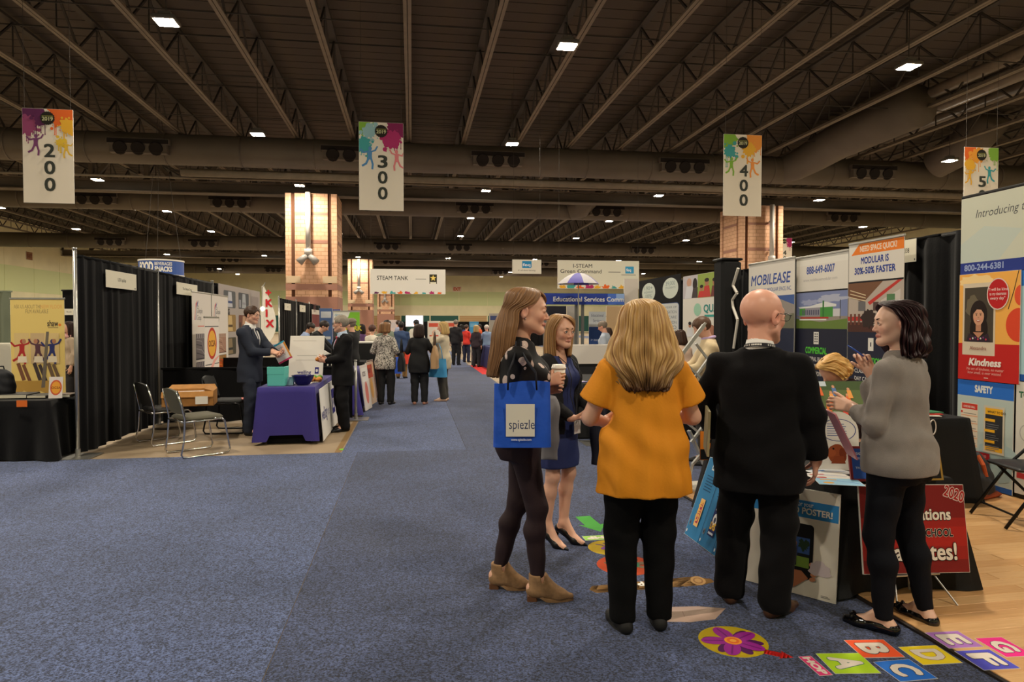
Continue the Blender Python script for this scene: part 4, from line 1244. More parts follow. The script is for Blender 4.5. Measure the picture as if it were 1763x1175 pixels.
def floral_mat():
    if 'floral' in _M: return _M['floral']
    m = mat('floral', (16, 15, 17), rough=.7, spec=.25)
    nt = m.node_tree; N = nt.nodes; L = nt.links; b = N['Principled BSDF']
    tc = N.new('ShaderNodeTexCoord'); v = N.new('ShaderNodeTexVoronoi'); v.inputs['Scale'].default_value = 17.0
    L.new(tc.outputs['Object'], v.inputs['Vector'])
    sep = N.new('ShaderNodeSeparateColor'); L.new(v.outputs['Color'], sep.inputs[0])
    th = N.new('ShaderNodeMath'); th.operation = 'MULTIPLY_ADD'; th.inputs[1].default_value = .62; th.inputs[2].default_value = -.06
    L.new(sep.outputs[0], th.inputs[0])
    lt = N.new('ShaderNodeMath'); lt.operation = 'LESS_THAN'; L.new(v.outputs['Distance'], lt.inputs[0]); L.new(th.outputs[0], lt.inputs[1])
    wv = N.new('ShaderNodeMath'); wv.operation = 'SINE'
    ml = N.new('ShaderNodeMath'); ml.operation = 'MULTIPLY'; ml.inputs[1].default_value = 85
    L.new(v.outputs['Distance'], ml.inputs[0]); L.new(ml.outputs[0], wv.inputs[0])
    c = N.new('ShaderNodeMix'); c.data_type = 'RGBA'; c.inputs['A'].default_value = (*lin((214, 200, 190)), 1); c.inputs['B'].default_value = (*lin((150, 104, 98)), 1)
    L.new(wv.outputs[0], c.inputs['Factor'])
    mx = N.new('ShaderNodeMix'); mx.data_type = 'RGBA'; mx.inputs['A'].default_value = (*lin((16, 15, 17)), 1)
    L.new(lt.outputs[0], mx.inputs['Factor']); L.new(c.outputs['Result'], mx.inputs['B']); L.new(mx.outputs['Result'], b.inputs['Base Color'])
    return m

# ---- woman in the floral blouse, in profile
L1, H1 = (.625, 3.85), -103
cup_p = PD(962, 648, 3.99)
cl = to_local(L1, H1, cup_p)
p1 = Person('woman with long straight brown hair, black floral blouse and tan ankle boots holding a cup', L1, H1, H=1.70, sex='f', weight=1.05, head_s=1.16,
            head=(2, 4, 0), feet=((-.075, -.11), (.08, .125)), toes=(0, 4), heel=.035,
            hands=[dict(w=cl+np.array([-.075, -.055, -.085]), d=(.55, .75, .25), n=(.8, -.4, .2), t=(0, .2, 1), curl=(28, 40, 30)),
                   dict(w=cl+np.array([.055, -.075, -.025]), d=(-.15, .95, .2), n=(-1, .1, 0), t=(.1, .1, 1), curl=(34, 44, 30), thumb=(10, 30))],
            elbows=[(-.3, -.6, -1), (.35, -.55, -1)], skin='fair')
p1.body(brows=(84, 58, 42), hh=.0035, hhand=.0038)
P_ = p1.torso(.014, -.15, .5, fx=[(-.15, .012), (0, .014), (.15, .026), (.3, .016), (.5, 0)])
for i_ in (0, 1): P_ += p1.arm(i_, .012, 1.5, r=(.058, .056, .058, .046))
p1.cloth('blouse', P_, floral_mat(), .008, [(p1.T(0, 0, -.06), (0, 0, -1.0))], [cone(p1.T(0, .0, .5), p1.T(0, .02, .6), .052, .07, k=.01)]+[cuff(p1.el[i_], p1.wr[i_], .5, .07) for i_ in (0, 1)], wr=folds(.007, 9, 6, 2.0))
p1.trousers(mat('burgundy_twill', (38, 20, 25), rough=.8, bump=.15, bscale=200), off=.004, hem=.14, h=.008, a=.003, seat=.006)
p1.shoes(mat('tan_suede', (150, 116, 82), rough=.85, var=.2, vscale=30), 'boot', h=.005)
p1.ring_hair(hair_mat(), [(.118, 0, -.015, .012, .012, 40, 400), (.112, 0, -.018, .05, .06, 30, 390), (.085, 0, -.016, .080, .098, 38, 382), (.04, 0, -.016, .091, .108, 62, 340), (0, -.002, -.028, .088, .105, 92, 308),
     (-.05, -.005, -.05, .092, .105, 82, 292), (-.09, -.006, -.062, .102, .104, 78, 286), (-.14, -.008, -.076, .106, .096, 72, 284), (-.20, -.010, -.088, .104, .086, 66, 286), (-.27, -.012, -.104, .094, .076, 64, 286), (-.335, -.012, -.12, .08, .064, 64, 286)],
     nu=300, nv=90, amp=.0035, seed=3, wave=.002, cols=[(152, 112, 74), (104, 72, 46)], thick=.03)
mb = MB(); mb.tube([p1.hc+p1.MH@np.array([.083, -.008, -.042]), p1.hc+p1.MH@np.array([.084, -.006, -.047])], [.0045, .004], 8)
mb.build('earring', mat('pearl', (230, 224, 214), rough=.2), p1.root, smooth=True)

# ---- woman in the navy dress
L2, H2 = (1.02, 4.70), -138
p2 = Person('woman with a light brown bob in a navy dress and cardigan with a lanyard badge', L2, H2, H=1.545, sex='f', weight=.97, head=(-14, 6, 0),
            feet=((-.06, .03), (.075, -.02)), toes=(6, -2), heel=.07,
            hands=[dict(w=np.array([-.08, .25, .97]), d=(.8, .5, 0), n=(0, -.2, 1), t=(0, 1, 0)), dict(w=np.array([.13, .20, .93]), d=(-.9, .35, -.1), n=(0, -.2, 1), t=(0, 1, 0))],
            elbows=[(-.5, -.6, -1), (.5, -.6, -1)], skin='fair', head_s=1.05)
p2.body(brows=(110, 80, 56), legs=True, hh=.0038, hb=.009, hands=(True, True))
k2 = p2.k
dr = [(-.40, .19, .135, 0, 0), (-.3, .192, .138, 0, 0), (-.15, .186, .134, 0, -.005), (-.05, .182, .128, 0, -.008), (.05, .165, .118, 0, 0), (.15, .148, .106, 0, .004), (.25, .148, .108, 0, .004), (.34, .158, .120, 0, .006), (.42, .152, .106, 0, -.004), (.50, .12, .085, 0, -.01)]
P_ = [loft([tuple(np.array(q)*k2) for q in dr], p2.pel, p2.MT, k=.03)]
for sg in (-1, 1): P_.append(ell(p2.T(sg*.066, .088, .325), np.array([.07, .06, .07])*k2, p2.MT, k=.04))
p2.cloth('dress', P_, mat('navy_ponte', (38, 48, 98), rough=.75, bump=.15, bscale=250), .008, [(p2.T(0, 0, -.38), (0, 0, -1.0))], [cone(p2.T(0, .04, .53), p2.T(0, .16, .46), .06, .07, k=.02), cone(p2.T(0, 0, .5), p2.T(0, .02, .6), .06, .07, k=.01)], wr=folds(.003, 8, 6, 1.0))
P_ = p2.torso(.022, -.15, .5)
for i_ in (0, 1): P_ += p2.arm(i_, .01, 1.9, r=(.054, .046, .042, .034))
p2.cloth('cardigan', P_, mat('black_knit', (24, 23, 26), rough=.9, bump=.3, bscale=160), .009, [(p2.T(0, 0, -.12), (0, 0, -1.0))],
         [wedge(p2.T(0, .0, .56), p2.MT, .11*k2, 1.6, .3), cone(p2.T(0, 0, .5), p2.T(0, .02, .6), .058, .07, k=.01)], wr=folds(.004, 9, 6, 4.0))
p2.shoes(mat('black_leather', (18, 18, 20), rough=.3), 'pump', h=.0045)
p2.ring_hair(hair_mat(), [(.120, 0, -.01, .012, .012, 40, 400), (.114, 0, -.014, .05, .06, 30, 390), (.088, 0, -.012, .083, .10, 44, 352), (.045, 0, -.012, .096, .112, 58, 318), (0, 0, -.018, .100, .112, 62, 308), (-.06, 0, -.024, .102, .105, 55, 306), (-.12, 0, -.026, .104, .098, 48, 312), (-.175, 0, -.022, .102, .092, 42, 318)],
     nu=220, nv=60, amp=.005, seed=5, cols=[(186, 146, 98), (126, 90, 56)], thick=.026)
mb = MB(); fr_ = lambda x, z, d_=.0: p2.pel+p2.MT@np.array([x, (np.interp(z, [-.1, .0, .1, .2, .33, .42, .5], [.135, .135, .125, .115, .16, .13, .09])+.012+d_)*k2, z*k2])
for sg in (-1, 1): mb.tube([fr_(sg*.066, .50, -.05), fr_(sg*.062, .44), fr_(sg*.055, .33), fr_(sg*.04, .2, .02), fr_(0, .02, .03)], .005, 6, flat=.5)
ly = mb.build('lanyard', mat('lanyard_black', (30, 30, 36), rough=.7), p2.root)
mb = MB(); c_ = fr_(0, -.04, .035); mb.box((0, 0, 0), (.075, .004, .115)); bd = obj('badge', mb.mesh('badge'), mat('badge_card', (226, 218, 214), rough=.4), p2.root)
bd.location = c_; s_ = Sheet(-.003); s_.rect(-.034, -.055, .034, -.043, (178, 88, 140)); s_.greek(-.028, -.03, .028, .03, 4, (120, 112, 118)); s_.done(bd)

# ---- woman in the orange blouse, seen from behind
L3, H3 = (1.165, 3.34), -6
p3 = Person('woman with long wavy blond hair in an orange blouse and black trousers, seen from behind', L3, H3, H=1.655, sex='f', weight=1.17, head_s=1.04, head=(-4, 2, 0), feet=((-.105, .0), (.09, .03)), toes=(12, -8), heel=.015,
            hands=[dict(w=np.array([-.15, .24, 1.03]), d=(.8, .55, .2), n=(.3, -1, 0), t=(0, 0, 1)), dict(w=np.array([.15, .24, 1.05]), d=(-.8, .55, .2), n=(-.3, -1, 0), t=(0, 0, 1))],
            elbows=[(-.9, -.5, -1), (.9, -.5, -1)], skin='fair', shoulders=1.08)
p3.body(hb=.009, arms=True)
k3 = p3.k
bl = [(-.24, .248, .178, 0, -.02), (-.16, .245, .178, 0, -.022), (-.05, .240, .172, 0, -.02), (.06, .226, .160, 0, -.014), (.16, .208, .146, 0, -.01), (.26, .192, .138, 0, -.008), (.35, .182, .134, 0, -.008), (.42, .162, .116, 0, -.012), (.48, .110, .084, 0, -.016), (.535, .07, .066, 0, -.014)]
P_ = [loft([tuple(np.array(q)*k3) for q in bl], p3.pel, p3.MT, k=.03)]
for i_, sg in ((0, -1), (1, 1)):
    a_, b_ = p3.sh[i_], p3.el[i_]; q_ = a_+(b_-a_)*.74+np.array([sg*.012, 0, 0])
    P_ += [cone(p3.T(0, -.014, .495), a_, .05, .056, k=.05), cone(a_, q_, .062, .092, k=.03)]
cs_ = [(p3.T(0, 0, -.21), (0, 0, -1.0))]
sub_ = [cone(p3.T(0, 0, .5), p3.T(0, .02, .6), .058, .07, k=.01)]
for i_, sg in ((0, -1), (1, 1)):
    a_, b_ = p3.sh[i_], p3.el[i_]; dd = unit(b_-a_); q_ = a_+(b_-a_)*.66
    sub_.append(dict(d=(lambda X, Y, Z, q_=q_, dd=dd, sg=sg: np.maximum(-((X-q_[0])*dd[0]+(Y-q_[1])*dd[1]+(Z-q_[2])*dd[2]), .205*k3-sg*(X+0*Y+0*Z)+np.maximum(1.0-Z, 0)*4)), lo=q_-.3, hi=q_+.3, k=.004)) if 0 else sub_.append(cuff(a_, b_, .66, .135))
def wr3(X, Y, Z):
    th = np.arctan2(X, -Y+1e-6); f = np.clip((1.3-Z)/.5, .15, 1)
    return .010*f*np.sin(th*9+1.2*np.sin(Z*6))+.005*np.sin(X*26+Z*9+2*np.sin(Z*8))+.006*np.sin(Z*34+3*np.sin(X*8+1)+X*10)*np.exp(-((Z-.95)/.2)**2)
p3.cloth('blouse', P_, mat('orange_rayon', (220, 140, 30), rough=.72, bump=.12, bscale=90, spec=.25), .007, cs_, sub_, wr=wr3)
p3.trousers(mat('black_ponte', (13, 13, 14), rough=.9, bump=.15, bscale=250, spec=.12), off=.006, hem=.055, r=(.092, .078, .072, .062), a=.003, waist=.0)
p3.shoes(mat('black_suede', (20, 19, 19), rough=.7), 'clog', sole=mat('rubber_black', (26, 25, 24), rough=.8))
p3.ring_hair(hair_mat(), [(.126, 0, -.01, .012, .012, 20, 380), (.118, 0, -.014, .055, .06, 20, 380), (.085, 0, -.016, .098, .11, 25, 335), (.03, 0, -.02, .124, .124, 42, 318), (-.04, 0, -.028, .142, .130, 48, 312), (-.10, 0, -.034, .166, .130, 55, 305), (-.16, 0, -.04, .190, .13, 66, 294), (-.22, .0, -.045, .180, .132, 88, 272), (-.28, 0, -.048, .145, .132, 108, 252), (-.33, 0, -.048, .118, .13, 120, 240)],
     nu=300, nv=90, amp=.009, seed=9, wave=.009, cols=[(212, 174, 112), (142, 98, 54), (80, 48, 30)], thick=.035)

# ---- bald man in the black suit
L4, H4 = (1.88, 3.49), -30
p4 = Person('bald man with glasses in a black suit, seen from behind, head turned to the table', L4, H4, H=1.655, sex='m', weight=1.2, head=(-38, 2, 0), feet=((-.15, .06), (.09, -.06)), toes=(12, -32), heel=.02,
            hands=[dict(w=np.array([-.24, .20, .92]), d=(.3, .9, -.2), n=(1, 0, 0), t=(0, 0, 1), curl=(40, 50, 30)), dict(w=np.array([.30, .03, .77]), d=(-.02, .22, -1), n=(-1, .1, 0), t=(0, 1, 0), curl=(14, 24, 18), spread=1)],
            elbows=[(-1, -.5, -.4), (.5, -1, 0)], skin='pink', shoulders=1.12, head_s=1.34)
p4.body(brows=(150, 112, 84), hh=.0035, hhand=.0038)
WHITE_SHIRT = mat('white_shirt', (226, 224, 220), rough=.7)
p4.jacket(BLACK_CLOTH, off=.03, length=-.26, vee=True, shirt=WHITE_SHIRT, r=(.056, .054, .050, .044), flare=.01, a=.006)
p4.trousers(BLACK_CLOTH, off=.012, hem=.035, r=(.094, .080, .078, .076), a=.004, seat=.004)
p4.shoes(mat('brown_leather', (74, 48, 32), rough=.35), 'dress', sole=mat('rubber_black'))
mb = MB()
nk_ = p4.neck+p4.MT@np.array([0, -.005, .0])
ring = [nk_+p4.MT@np.array([.076*math.sin(t), .074*math.cos(t), .022+.012*-math.cos(t)]) for t in np.linspace(0, 2*math.pi, 33)[:-1]]
ring2 = [q+p4.MT@np.array([0, 0, .026])-(q-nk_)*.08 for q in ring]
mb.add(ring+ring2+[q-(q-nk_)*.06 for q in ring]+[q-(q-nk_)*.08 for q in ring2], [(j, (j+1) % 32, 32+(j+1) % 32, 32+j) for j in range(32)]+[(64+j, 96+j, 96+(j+1) % 32, 64+(j+1) % 32) for j in range(32)]+[(32+j, 32+(j+1) % 32, 96+(j+1) % 32, 96+j) for j in range(32)])
mb.build('shirt_collar', WHITE_SHIRT, p4.root, smooth=True)
mb = MB(); ring = [nk_+p4.MT@np.array([.084*math.sin(t), -.004+.084*math.cos(t), .006-.018*math.cos(t)]) for t in np.linspace(R(75), R(285), 25)]
ring2 = [q+p4.MT@np.array([0, -.0, .020])-(q-nk_)*.05 for q in ring]
mb.add(ring+ring2, [(j, j+1, 26+j-0, 25+j) for j in range(24)]); mb.f = [(j, j+1, 25+j+1, 25+j) for j in range(24)]
mb.add([q-(q-nk_)*.03 for q in ring]+[q-(q-nk_)*.03 for q in ring2], [(j, 25+j, 25+j+1, j+1) for j in range(24)])
lan = mb.build('lanyard', mat('lanyard_black'), p4.root)
# white marks woven along the strap
mb = MB()
for j in range(4, 21):
    if j in (9, 10): continue
    t0 = .25; a_ = np.array(ring[j])*(1-t0)+np.array(ring2[j])*t0; b_ = np.array(ring[j])*t0+np.array(ring2[j])*(1-t0)
    c_ = (np.array(ring[j+1])-np.array(ring[j]))*(.85 if 10 < j < 15 else .4); n_ = unit(a_-nk_)*.0012
    mb.add([a_+n_, a_+c_+n_, b_+c_+n_, b_+n_], [(0, 1, 2, 3)])
mb.build('lettering', mat('lanyard_white', (215, 212, 205), rough=.6), lan)
def glasses(p, m, wire=.0016):
    g = lambda x, y, z: p.hc+p.MH@(np.array([x, y, z])*p.hk)
    mb = MB()
    for sg in (-1, 1):
        mb.tube([g(sg*.034+.023*math.cos(t), .106-.004*math.cos(t)*sg*sg, .001+.016*math.sin(t)) for t in np.linspace(0, 2*math.pi, 19)[:-1]], wire, 6, closed=True)
        mb.tube([g(sg*.057, .104, .006), g(sg*.076, .085, .008), g(sg*.083, .03, .010), g(sg*.084, -.005, .012), g(sg*.082, -.022, -.008)], wire, 6)
    mb.tube([g(-.011, .108, .004), g(0, .111, .007), g(.011, .108, .004)], wire, 6)
    return mb.build('glasses', m, p.root, smooth=True)
glasses(p4, mat('dark_metal', (40, 38, 38), rough=.3, metal=.6), .0018)

# ---- woman in the grey sweater
L5, H5 = (2.47, 3.17), 30
lh, rh = to_local(L5, H5, PD(1446, 695, 3.62)), to_local(L5, H5, PD(1488, 617, 3.62))
p5 = Person('woman with a dark curly bob in a grey sweater and jeans holding a pen', L5, H5, H=1.675, sex='f', weight=1.13, head=(44, 3, 0), feet=((-.135, .03), (.14, -.06)), toes=(6, -20), heel=.0,
            hands=[dict(w=lh+np.array([.055, -.035, -.02]), d=(-.65, .8, .25), n=(.75, .45, -.3), t=(.1, .1, 1), curl=(40, 55, 35), thumb=(5, 20)), dict(w=rh+np.array([.0, -.03, -.065]), d=(-.2, .45, 1), n=(-.9, -.3, .1), t=(-.2, .9, .2), curl=(48, 60, 40), thumb=(25, 30), fcurl=[(40, 50, 30), (60, 65, 40), (72, 75, 45), (78, 80, 45)])],
            elbows=[(-.9, -.9, -.9), (.5, -.5, -1)], skin='light', shoulders=1.02)
p5.body(brows=(52, 34, 30), hh=.0035, hhand=.0036, lips=(170, 78, 76))
GREY_KNIT = mat('grey_knit', (132, 124, 118), rough=.9, bump=.35, bscale=420, var=.08, vscale=14, sheen=.2)
P_ = p5.torso(.014, -.15, .515, fx=[(-.15, .02), (-.05, .018), (.04, .016), (.12, .022), (.2, .010), (.3, .008), (.5, .0)])
for i_ in (0, 1): P_ += p5.arm(i_, .004, 1.78, r=(.054, .048, .046, .034))
def wr5(X, Y, Z):
    return .006*np.sin(Z*46+3*np.sin(X*7+Y*5)+Y*6)*np.exp(-((Z-1.0)/.09)**2)+.0045*np.sin(Z*38+X*14+2*np.sin(Y*9))*np.exp(-((Z-1.15)/.12)**2)+.002*np.sin(X*30+Z*17+Y*22)
p5.cloth('sweater', P_, GREY_KNIT, .0075, [(p5.T(0, 0, -.105), (0, 0, -1.0))], [cone(p5.T(0, 0, .505), p5.T(0, .02, .6), .052, .07, k=.01)]+[cuff(p5.el[i_], p5.wr[i_], .74) for i_ in (0, 1)], wr=wr5)
p5.trousers(mat('dark_denim', (17, 18, 24), rough=.9, spec=.15, bump=.2, bscale=350), off=.003, hem=.075, r=(.090, .064, .060, .042), a=.003, seat=.004, waist=-.02)
p5.shoes(mat('patent_black', (10, 10, 12), rough=.12, spec=.7), 'flat', h=.0045)
p5.ring_hair(hair_mat(), [(.124, 0, -.01, .012, .012, 20, 380), (.118, 0, -.014, .055, .065, 20, 380), (.088, 0, -.018, .096, .112, 48, 312), (.045, 0, -.022, .108, .122, 66, 294), (0, 0, -.026, .112, .126, 74, 286), (-.05, 0, -.03, .118, .126, 68, 292), (-.10, 0, -.034, .126, .122, 62, 298), (-.15, 0, -.036, .122, .112, 62, 298), (-.175, 0, -.034, .112, .1, 64, 296)],
     nu=240, nv=70, amp=.010, seed=12, wave=.010, cols=[(50, 22, 24), (26, 14, 16)], thick=.03)
mb = MB(); c_ = p5.hc+p5.MH@np.array([-.01, -.05, .112]); mb.box(c_, (.05, .016, .014), M=None, bev=.004); mb.build('hair_clip', mat('gold_clip', (176, 150, 100), rough=.3, metal=.8), p5.root)
# ================================================================ hanging number banners
def num_banner(label, tl, tr, bl, Y, digits, cols, figs, seed):
    a, b, c = PY(*tl, Y), PY(*tr, Y), PY(*bl, Y)
    wd = 1.04; h = 2.08; cx = (a.x+b.x)/2; zt = (a.z+b.z)/2
    t, s = board('hanging_banner', label, 'banner', (cx-wd/2, Y, zt-h), (1, 0, 0), (0, 0, 1), wd, h, (232, 222, 204), .01)
    splash(s, wd, h, cols, seed)
    for (x, z, k, c_, f) in figs: leaper(s, x*wd, h-z*wd, k*wd, c_, f)
    clip_sheet_x(s, .004, wd-.004, .004, h-.004)
    P = [(.5*wd+(.135+.012*(i % 2))*wd*math.cos(2*math.pi*i/40), h-.2*wd+(.135+.012*(i % 2))*wd*math.sin(2*math.pi*i/40)) for i in range(40)]
    s.poly(P, (38, 34, 28)); s.rect(.39*wd, h-.165*wd, .61*wd, h-.145*wd, (120, 120, 60))
    s.text('2019', .5*wd, h-.25*wd, .075*wd, (196, 196, 150), al='c', maxw=.22*wd, bold=.03)
    for i, d_ in enumerate(digits): s.text(d_, .53*wd, h-(1.02+.36*i)*wd, .265*wd, (58, 62, 56), al='c', bold=.028, wd=.2*wd if d_ != '1' else None)
    s.done(t); hang_wires(t, (.05, wd-.05), h, 9.3-(zt-h))
    return t
OR, YE, PU, MA, GR, TE, BL_ = (230, 106, 44), (232, 176, 56), (96, 40, 84), (176, 50, 106), (130, 178, 64), (70, 160, 160), (84, 140, 190)
num_banner('white hanging banner numbered 200 with purple and orange paint splashes', (36, 188), (127, 187), (42, 348), 16.6, '200',
           [(.14, .12, .26, PU), (.1, .36, .2, (150, 70, 110)), (.78, .1, .28, OR), (.9, .35, .16, YE), (.38, .2, .16, PU), (.74, .7, .08, (226, 190, 60))], [(.26, .78, .42, (120, 66, 110), 1), (.86, .86, .34, (226, 184, 60), -1)], 1)
num_banner('white hanging banner numbered 300 with green and magenta paint splashes', (618, 210), (694, 212), (618, 361), 16.6, '300',
           [(.06, .1, .22, GR), (.24, .2, .16, (150, 190, 196)), (.08, .52, .18, TE), (.86, .14, .24, (130, 36, 84)), (.74, .38, .2, MA)], [(.24, .82, .48, BL_, 1), (.85, .86, .44, (224, 132, 136), -1)], 2)
num_banner('white hanging banner numbered 400 with green and orange paint splashes', (1247, 232), (1311, 232), (1248, 369), 16.6, '400',
           [(.1, .12, .24, GR), (.16, .42, .16, TE), (.82, .14, .26, (234, 150, 62)), (.66, .36, .17, YE)], [(.2, .8, .42, GR, 1), (.76, .82, .44, (236, 150, 72), -1)], 3)
num_banner('white hanging banner numbered 500, its foot hidden behind the tall fabric display', (1662, 254), (1718, 254), (1664, 390), 16.6, '500',
           [(.14, .12, .22, OR), (.4, .2, .2, (236, 160, 60)), (.88, .14, .2, GR), (.16, .46, .15, YE)], [(.16, .8, .36, YE, 1), (.74, .72, .42, (60, 160, 168), -1)], 4)
num_banner('small far hanging banner with teal and magenta splashes beside the shaded column', (1337, 410), (1364, 410), (1337, 450), 40.0, '400',
           [(.14, .14, .24, TE), (.84, .14, .24, MA), (.86, .4, .15, MA)], [(.2, .7, .4, BL_, 1)], 5)

# hanging name signs
def hang_sign(name, label, tl, br, Y, col, dz=9.2):
    a, b = PY(*tl, Y), PY(*br, Y)
    t, s = board(name, label, 'sign', (a.x, Y, b.z), (1, 0, 0), (0, 0, 1), b.x-a.x, a.z-b.z, col, .02)
    hang_wires(t, (.05, b.x-a.x-.05), a.z-b.z, dz-b.z)
    return t, s, b.x-a.x, a.z-b.z
t, s, wd, h = hang_sign('hanging_sign', 'long white hanging sign reading STEAM TANK with a star badge', (637, 463), (767, 507), 30, (226, 222, 214))
s.text('STEAM TANK', wd*.09, h*.56, h*.16, (40, 42, 40), bold=.012, wd=wd*.41); s.rect(wd*.6, h*.59, wd*.74, h*.62, (150, 150, 146))
s.rect(wd*.785, h*.42, wd*.885, h*.8, (58, 54, 40)); s.rect(wd*.795, h*.42, wd*.875, h*.49, (226, 222, 200))
P = []
for i in range(10):
    r_ = (.13 if i % 2 == 0 else .055)*h; a_ = math.pi/2+i*math.pi/5; P.append((wd*.835+r_*math.cos(a_), h*.65+r_*math.sin(a_)))
s.poly(P, (238, 210, 110))
q = random.Random(3)
for i, c_ in enumerate((PU, YE, TE, OR, MA, YE, TE, MA, OR)): s.blob(wd*(.08+.105*i), h*.03, h*(.05+.06*q.random()), c_, i, 16, .45, 1.3, 1)
clip_sheet_x(s, .01, wd-.01, .01, h-.01); s.done(t)
t, s, wd, h = hang_sign('hanging_sign', 'wide white hanging sign reading I-STEAM Green Command above a purple umbrella', (960, 448), (1100, 498), 24, (222, 222, 206))
s.text('I-STEAM', wd*.19, h*.74, h*.13, (66, 66, 70), bold=.01, wd=wd*.23); s.text('Green Command', wd*.035, h*.55, h*.13, (66, 66, 70), bold=.01, wd=wd*.50)
s.rect(wd*.62, h*.58, wd*.77, h*.61, (150, 150, 140)); s.rect(wd*.83, h*.55, wd*.935, h*.8, (64, 158, 206)); s.text('feq', wd*.842, h*.63, h*.1, (240, 246, 250), bold=.02); s.rect(wd*.78, h*.49, wd*.96, h*.51, (110, 110, 104))
for i, c_ in enumerate((YE, TE, OR, MA, YE, OR, TE, YE, MA)): s.blob(wd*(.06+.105*i), h*.04, h*(.06+.06*q.random()), c_, i+20, 16, .45, 1.3, 1)
clip_sheet_x(s, .01, wd-.01, .01, h-.01); s.done(t)
t, s, wd, h = hang_sign('hanging_sign', 'small white hanging sign with a blue square logo, left of the wide I-STEAM sign', (882, 447), (932, 472), 24, (226, 224, 210))
s.poly([(wd*.34, h*.4), (wd*.64, h*.4), (wd*.66, h*.5), (wd*.66, h*.9), (wd*.34, h*.9)], (46, 144, 200)); s.text('feq', wd*.36, h*.54, h*.2, (240, 246, 250), bold=.02, wd=wd*.26); s.text('It\'s all about learning', wd*.2, h*.2, h*.1, (90, 90, 84), wd=wd*.6, shear=.2); s.done(t)
# round food sign: a drum hung over the aisle
c_ = PY(278, 463, 30); fr0 = PY(241, 463, 30).x; fr1 = PY(316, 463, 30).x; rr = (fr1-fr0)/2
hh = PY(278, 449, 30).z-PY(278, 477, 30).z
t = thing('round_sign', 'round blue hanging sign reading FOOD BEVERAGES SNACKS above the drapes', 'sign', (c_.x, 30, c_.z-hh/2))
n_ = 40; an = np.linspace(0, 2*math.pi, n_+1)[:-1]
mb = MB(); mb.tube([(0, 0, 0), (0, 0, hh)], rr, n_, caps=True); obj('drum', mb.mesh('drum'), mat('sign_blue', (56, 88, 160), rough=.5), t)
for z_ in (0, hh-.06):
    mb = MB(); mb.tube([(0, 0, z_), (0, 0, z_+.06)], rr+.02, n_); obj('rim', mb.mesh('rim'), WHITE, t)
mb = MB()
def wrap(body, x, z, h_, wd_, bold=.02):
    V, F = text_geo(body, bold); x0, x1 = V[:, 0].min(), V[:, 0].max(); b_ = V[:, 1].min(); ch = V[:, 1].max()-b_
    X = x+(V[:, 0]-x0)/(x1-x0)*wd_; Z = z+(V[:, 1]-b_)/ch*h_
    th_ = X/rr; r_ = rr*1.012+V[:, 2]*3e-4; mb.add(np.stack([r_*np.sin(th_), -r_*np.cos(th_), Z], 1), F)
wrap('FOOD', -.68, hh*.24, hh*.6, .66, .05); wrap('BEVERAGES', .03, hh*.62, hh*.2, .64); wrap('SNACKS', .03, hh*.24, hh*.32, .64, .05)
obj('lettering', mb.mesh('lettering'), mat('sign_white', (232, 230, 222), rough=.6), t)
mb = MB()
for a_ in (0, 2.1, 4.2): mb.tube([(rr*.9*math.cos(a_), rr*.9*math.sin(a_), hh), (0, 0, ZC+.07-(c_.z-hh/2))], .008, 4)
obj('hanging_wire', mb.mesh('wire'), STEEL_D, t)['kind'] = 'stuff'

# ================================================================ left booth row
BX = -3.86
PY1, PY2, PY3, PY4 = 8.61, 11.17, 14.1, 18.0
drape('tall black drape by the nearest pole, with the first white booth sign', (BX, PY1), (BX, PY2), .03, 2.37, seed=1)
drape('tall black drape with the second white booth sign, behind the two chairs', (BX, PY2), (BX, PY3), .03, 2.36, seed=2)
drape('tall black drape mostly covered by the grey photo backdrop', (BX, PY3), (BX, PY4), .03, 2.36, seed=3)
pole('tall silver drape pole at the near corner of the left booths', BX, PY1-.03, 2.42); pole('tall silver drape pole between the two signed black drapes', BX, PY2, 2.38, base=False)
pole('tall silver drape pole where the grey photo backdrop begins', BX, PY3, 2.38, base=False)
drape('low black side rail drape behind the blue table', (BX+.05, PY2+.03), (-.95, PY2+.03), .03, .88, seed=4, amp=.025)
pole('short silver pole at the aisle end of the low side rail', -.9, PY2+.1, .95)
drape('low black side rail drape past the second blue table', (BX+.05, 14.2), (-1.7, 14.2), .03, .88, seed=5, amp=.025)
a = PX(182, 456, BX+.06); b = PX(235, 492, BX+.06)
placard('white booth sign on the nearest tall black drape', (BX+.06, a.y, 2.02), (0, 1, 0), b.y-a.y, .22, 'USI Ispilas')
a = PX(304, 485, BX+.06); b = PX(340, 510, BX+.06)
placard('white booth sign reading The Gillespie Group on the second drape', (BX+.06, a.y, 2.04), (0, 1, 0), b.y-a.y, .2, 'The Gillespie Group')
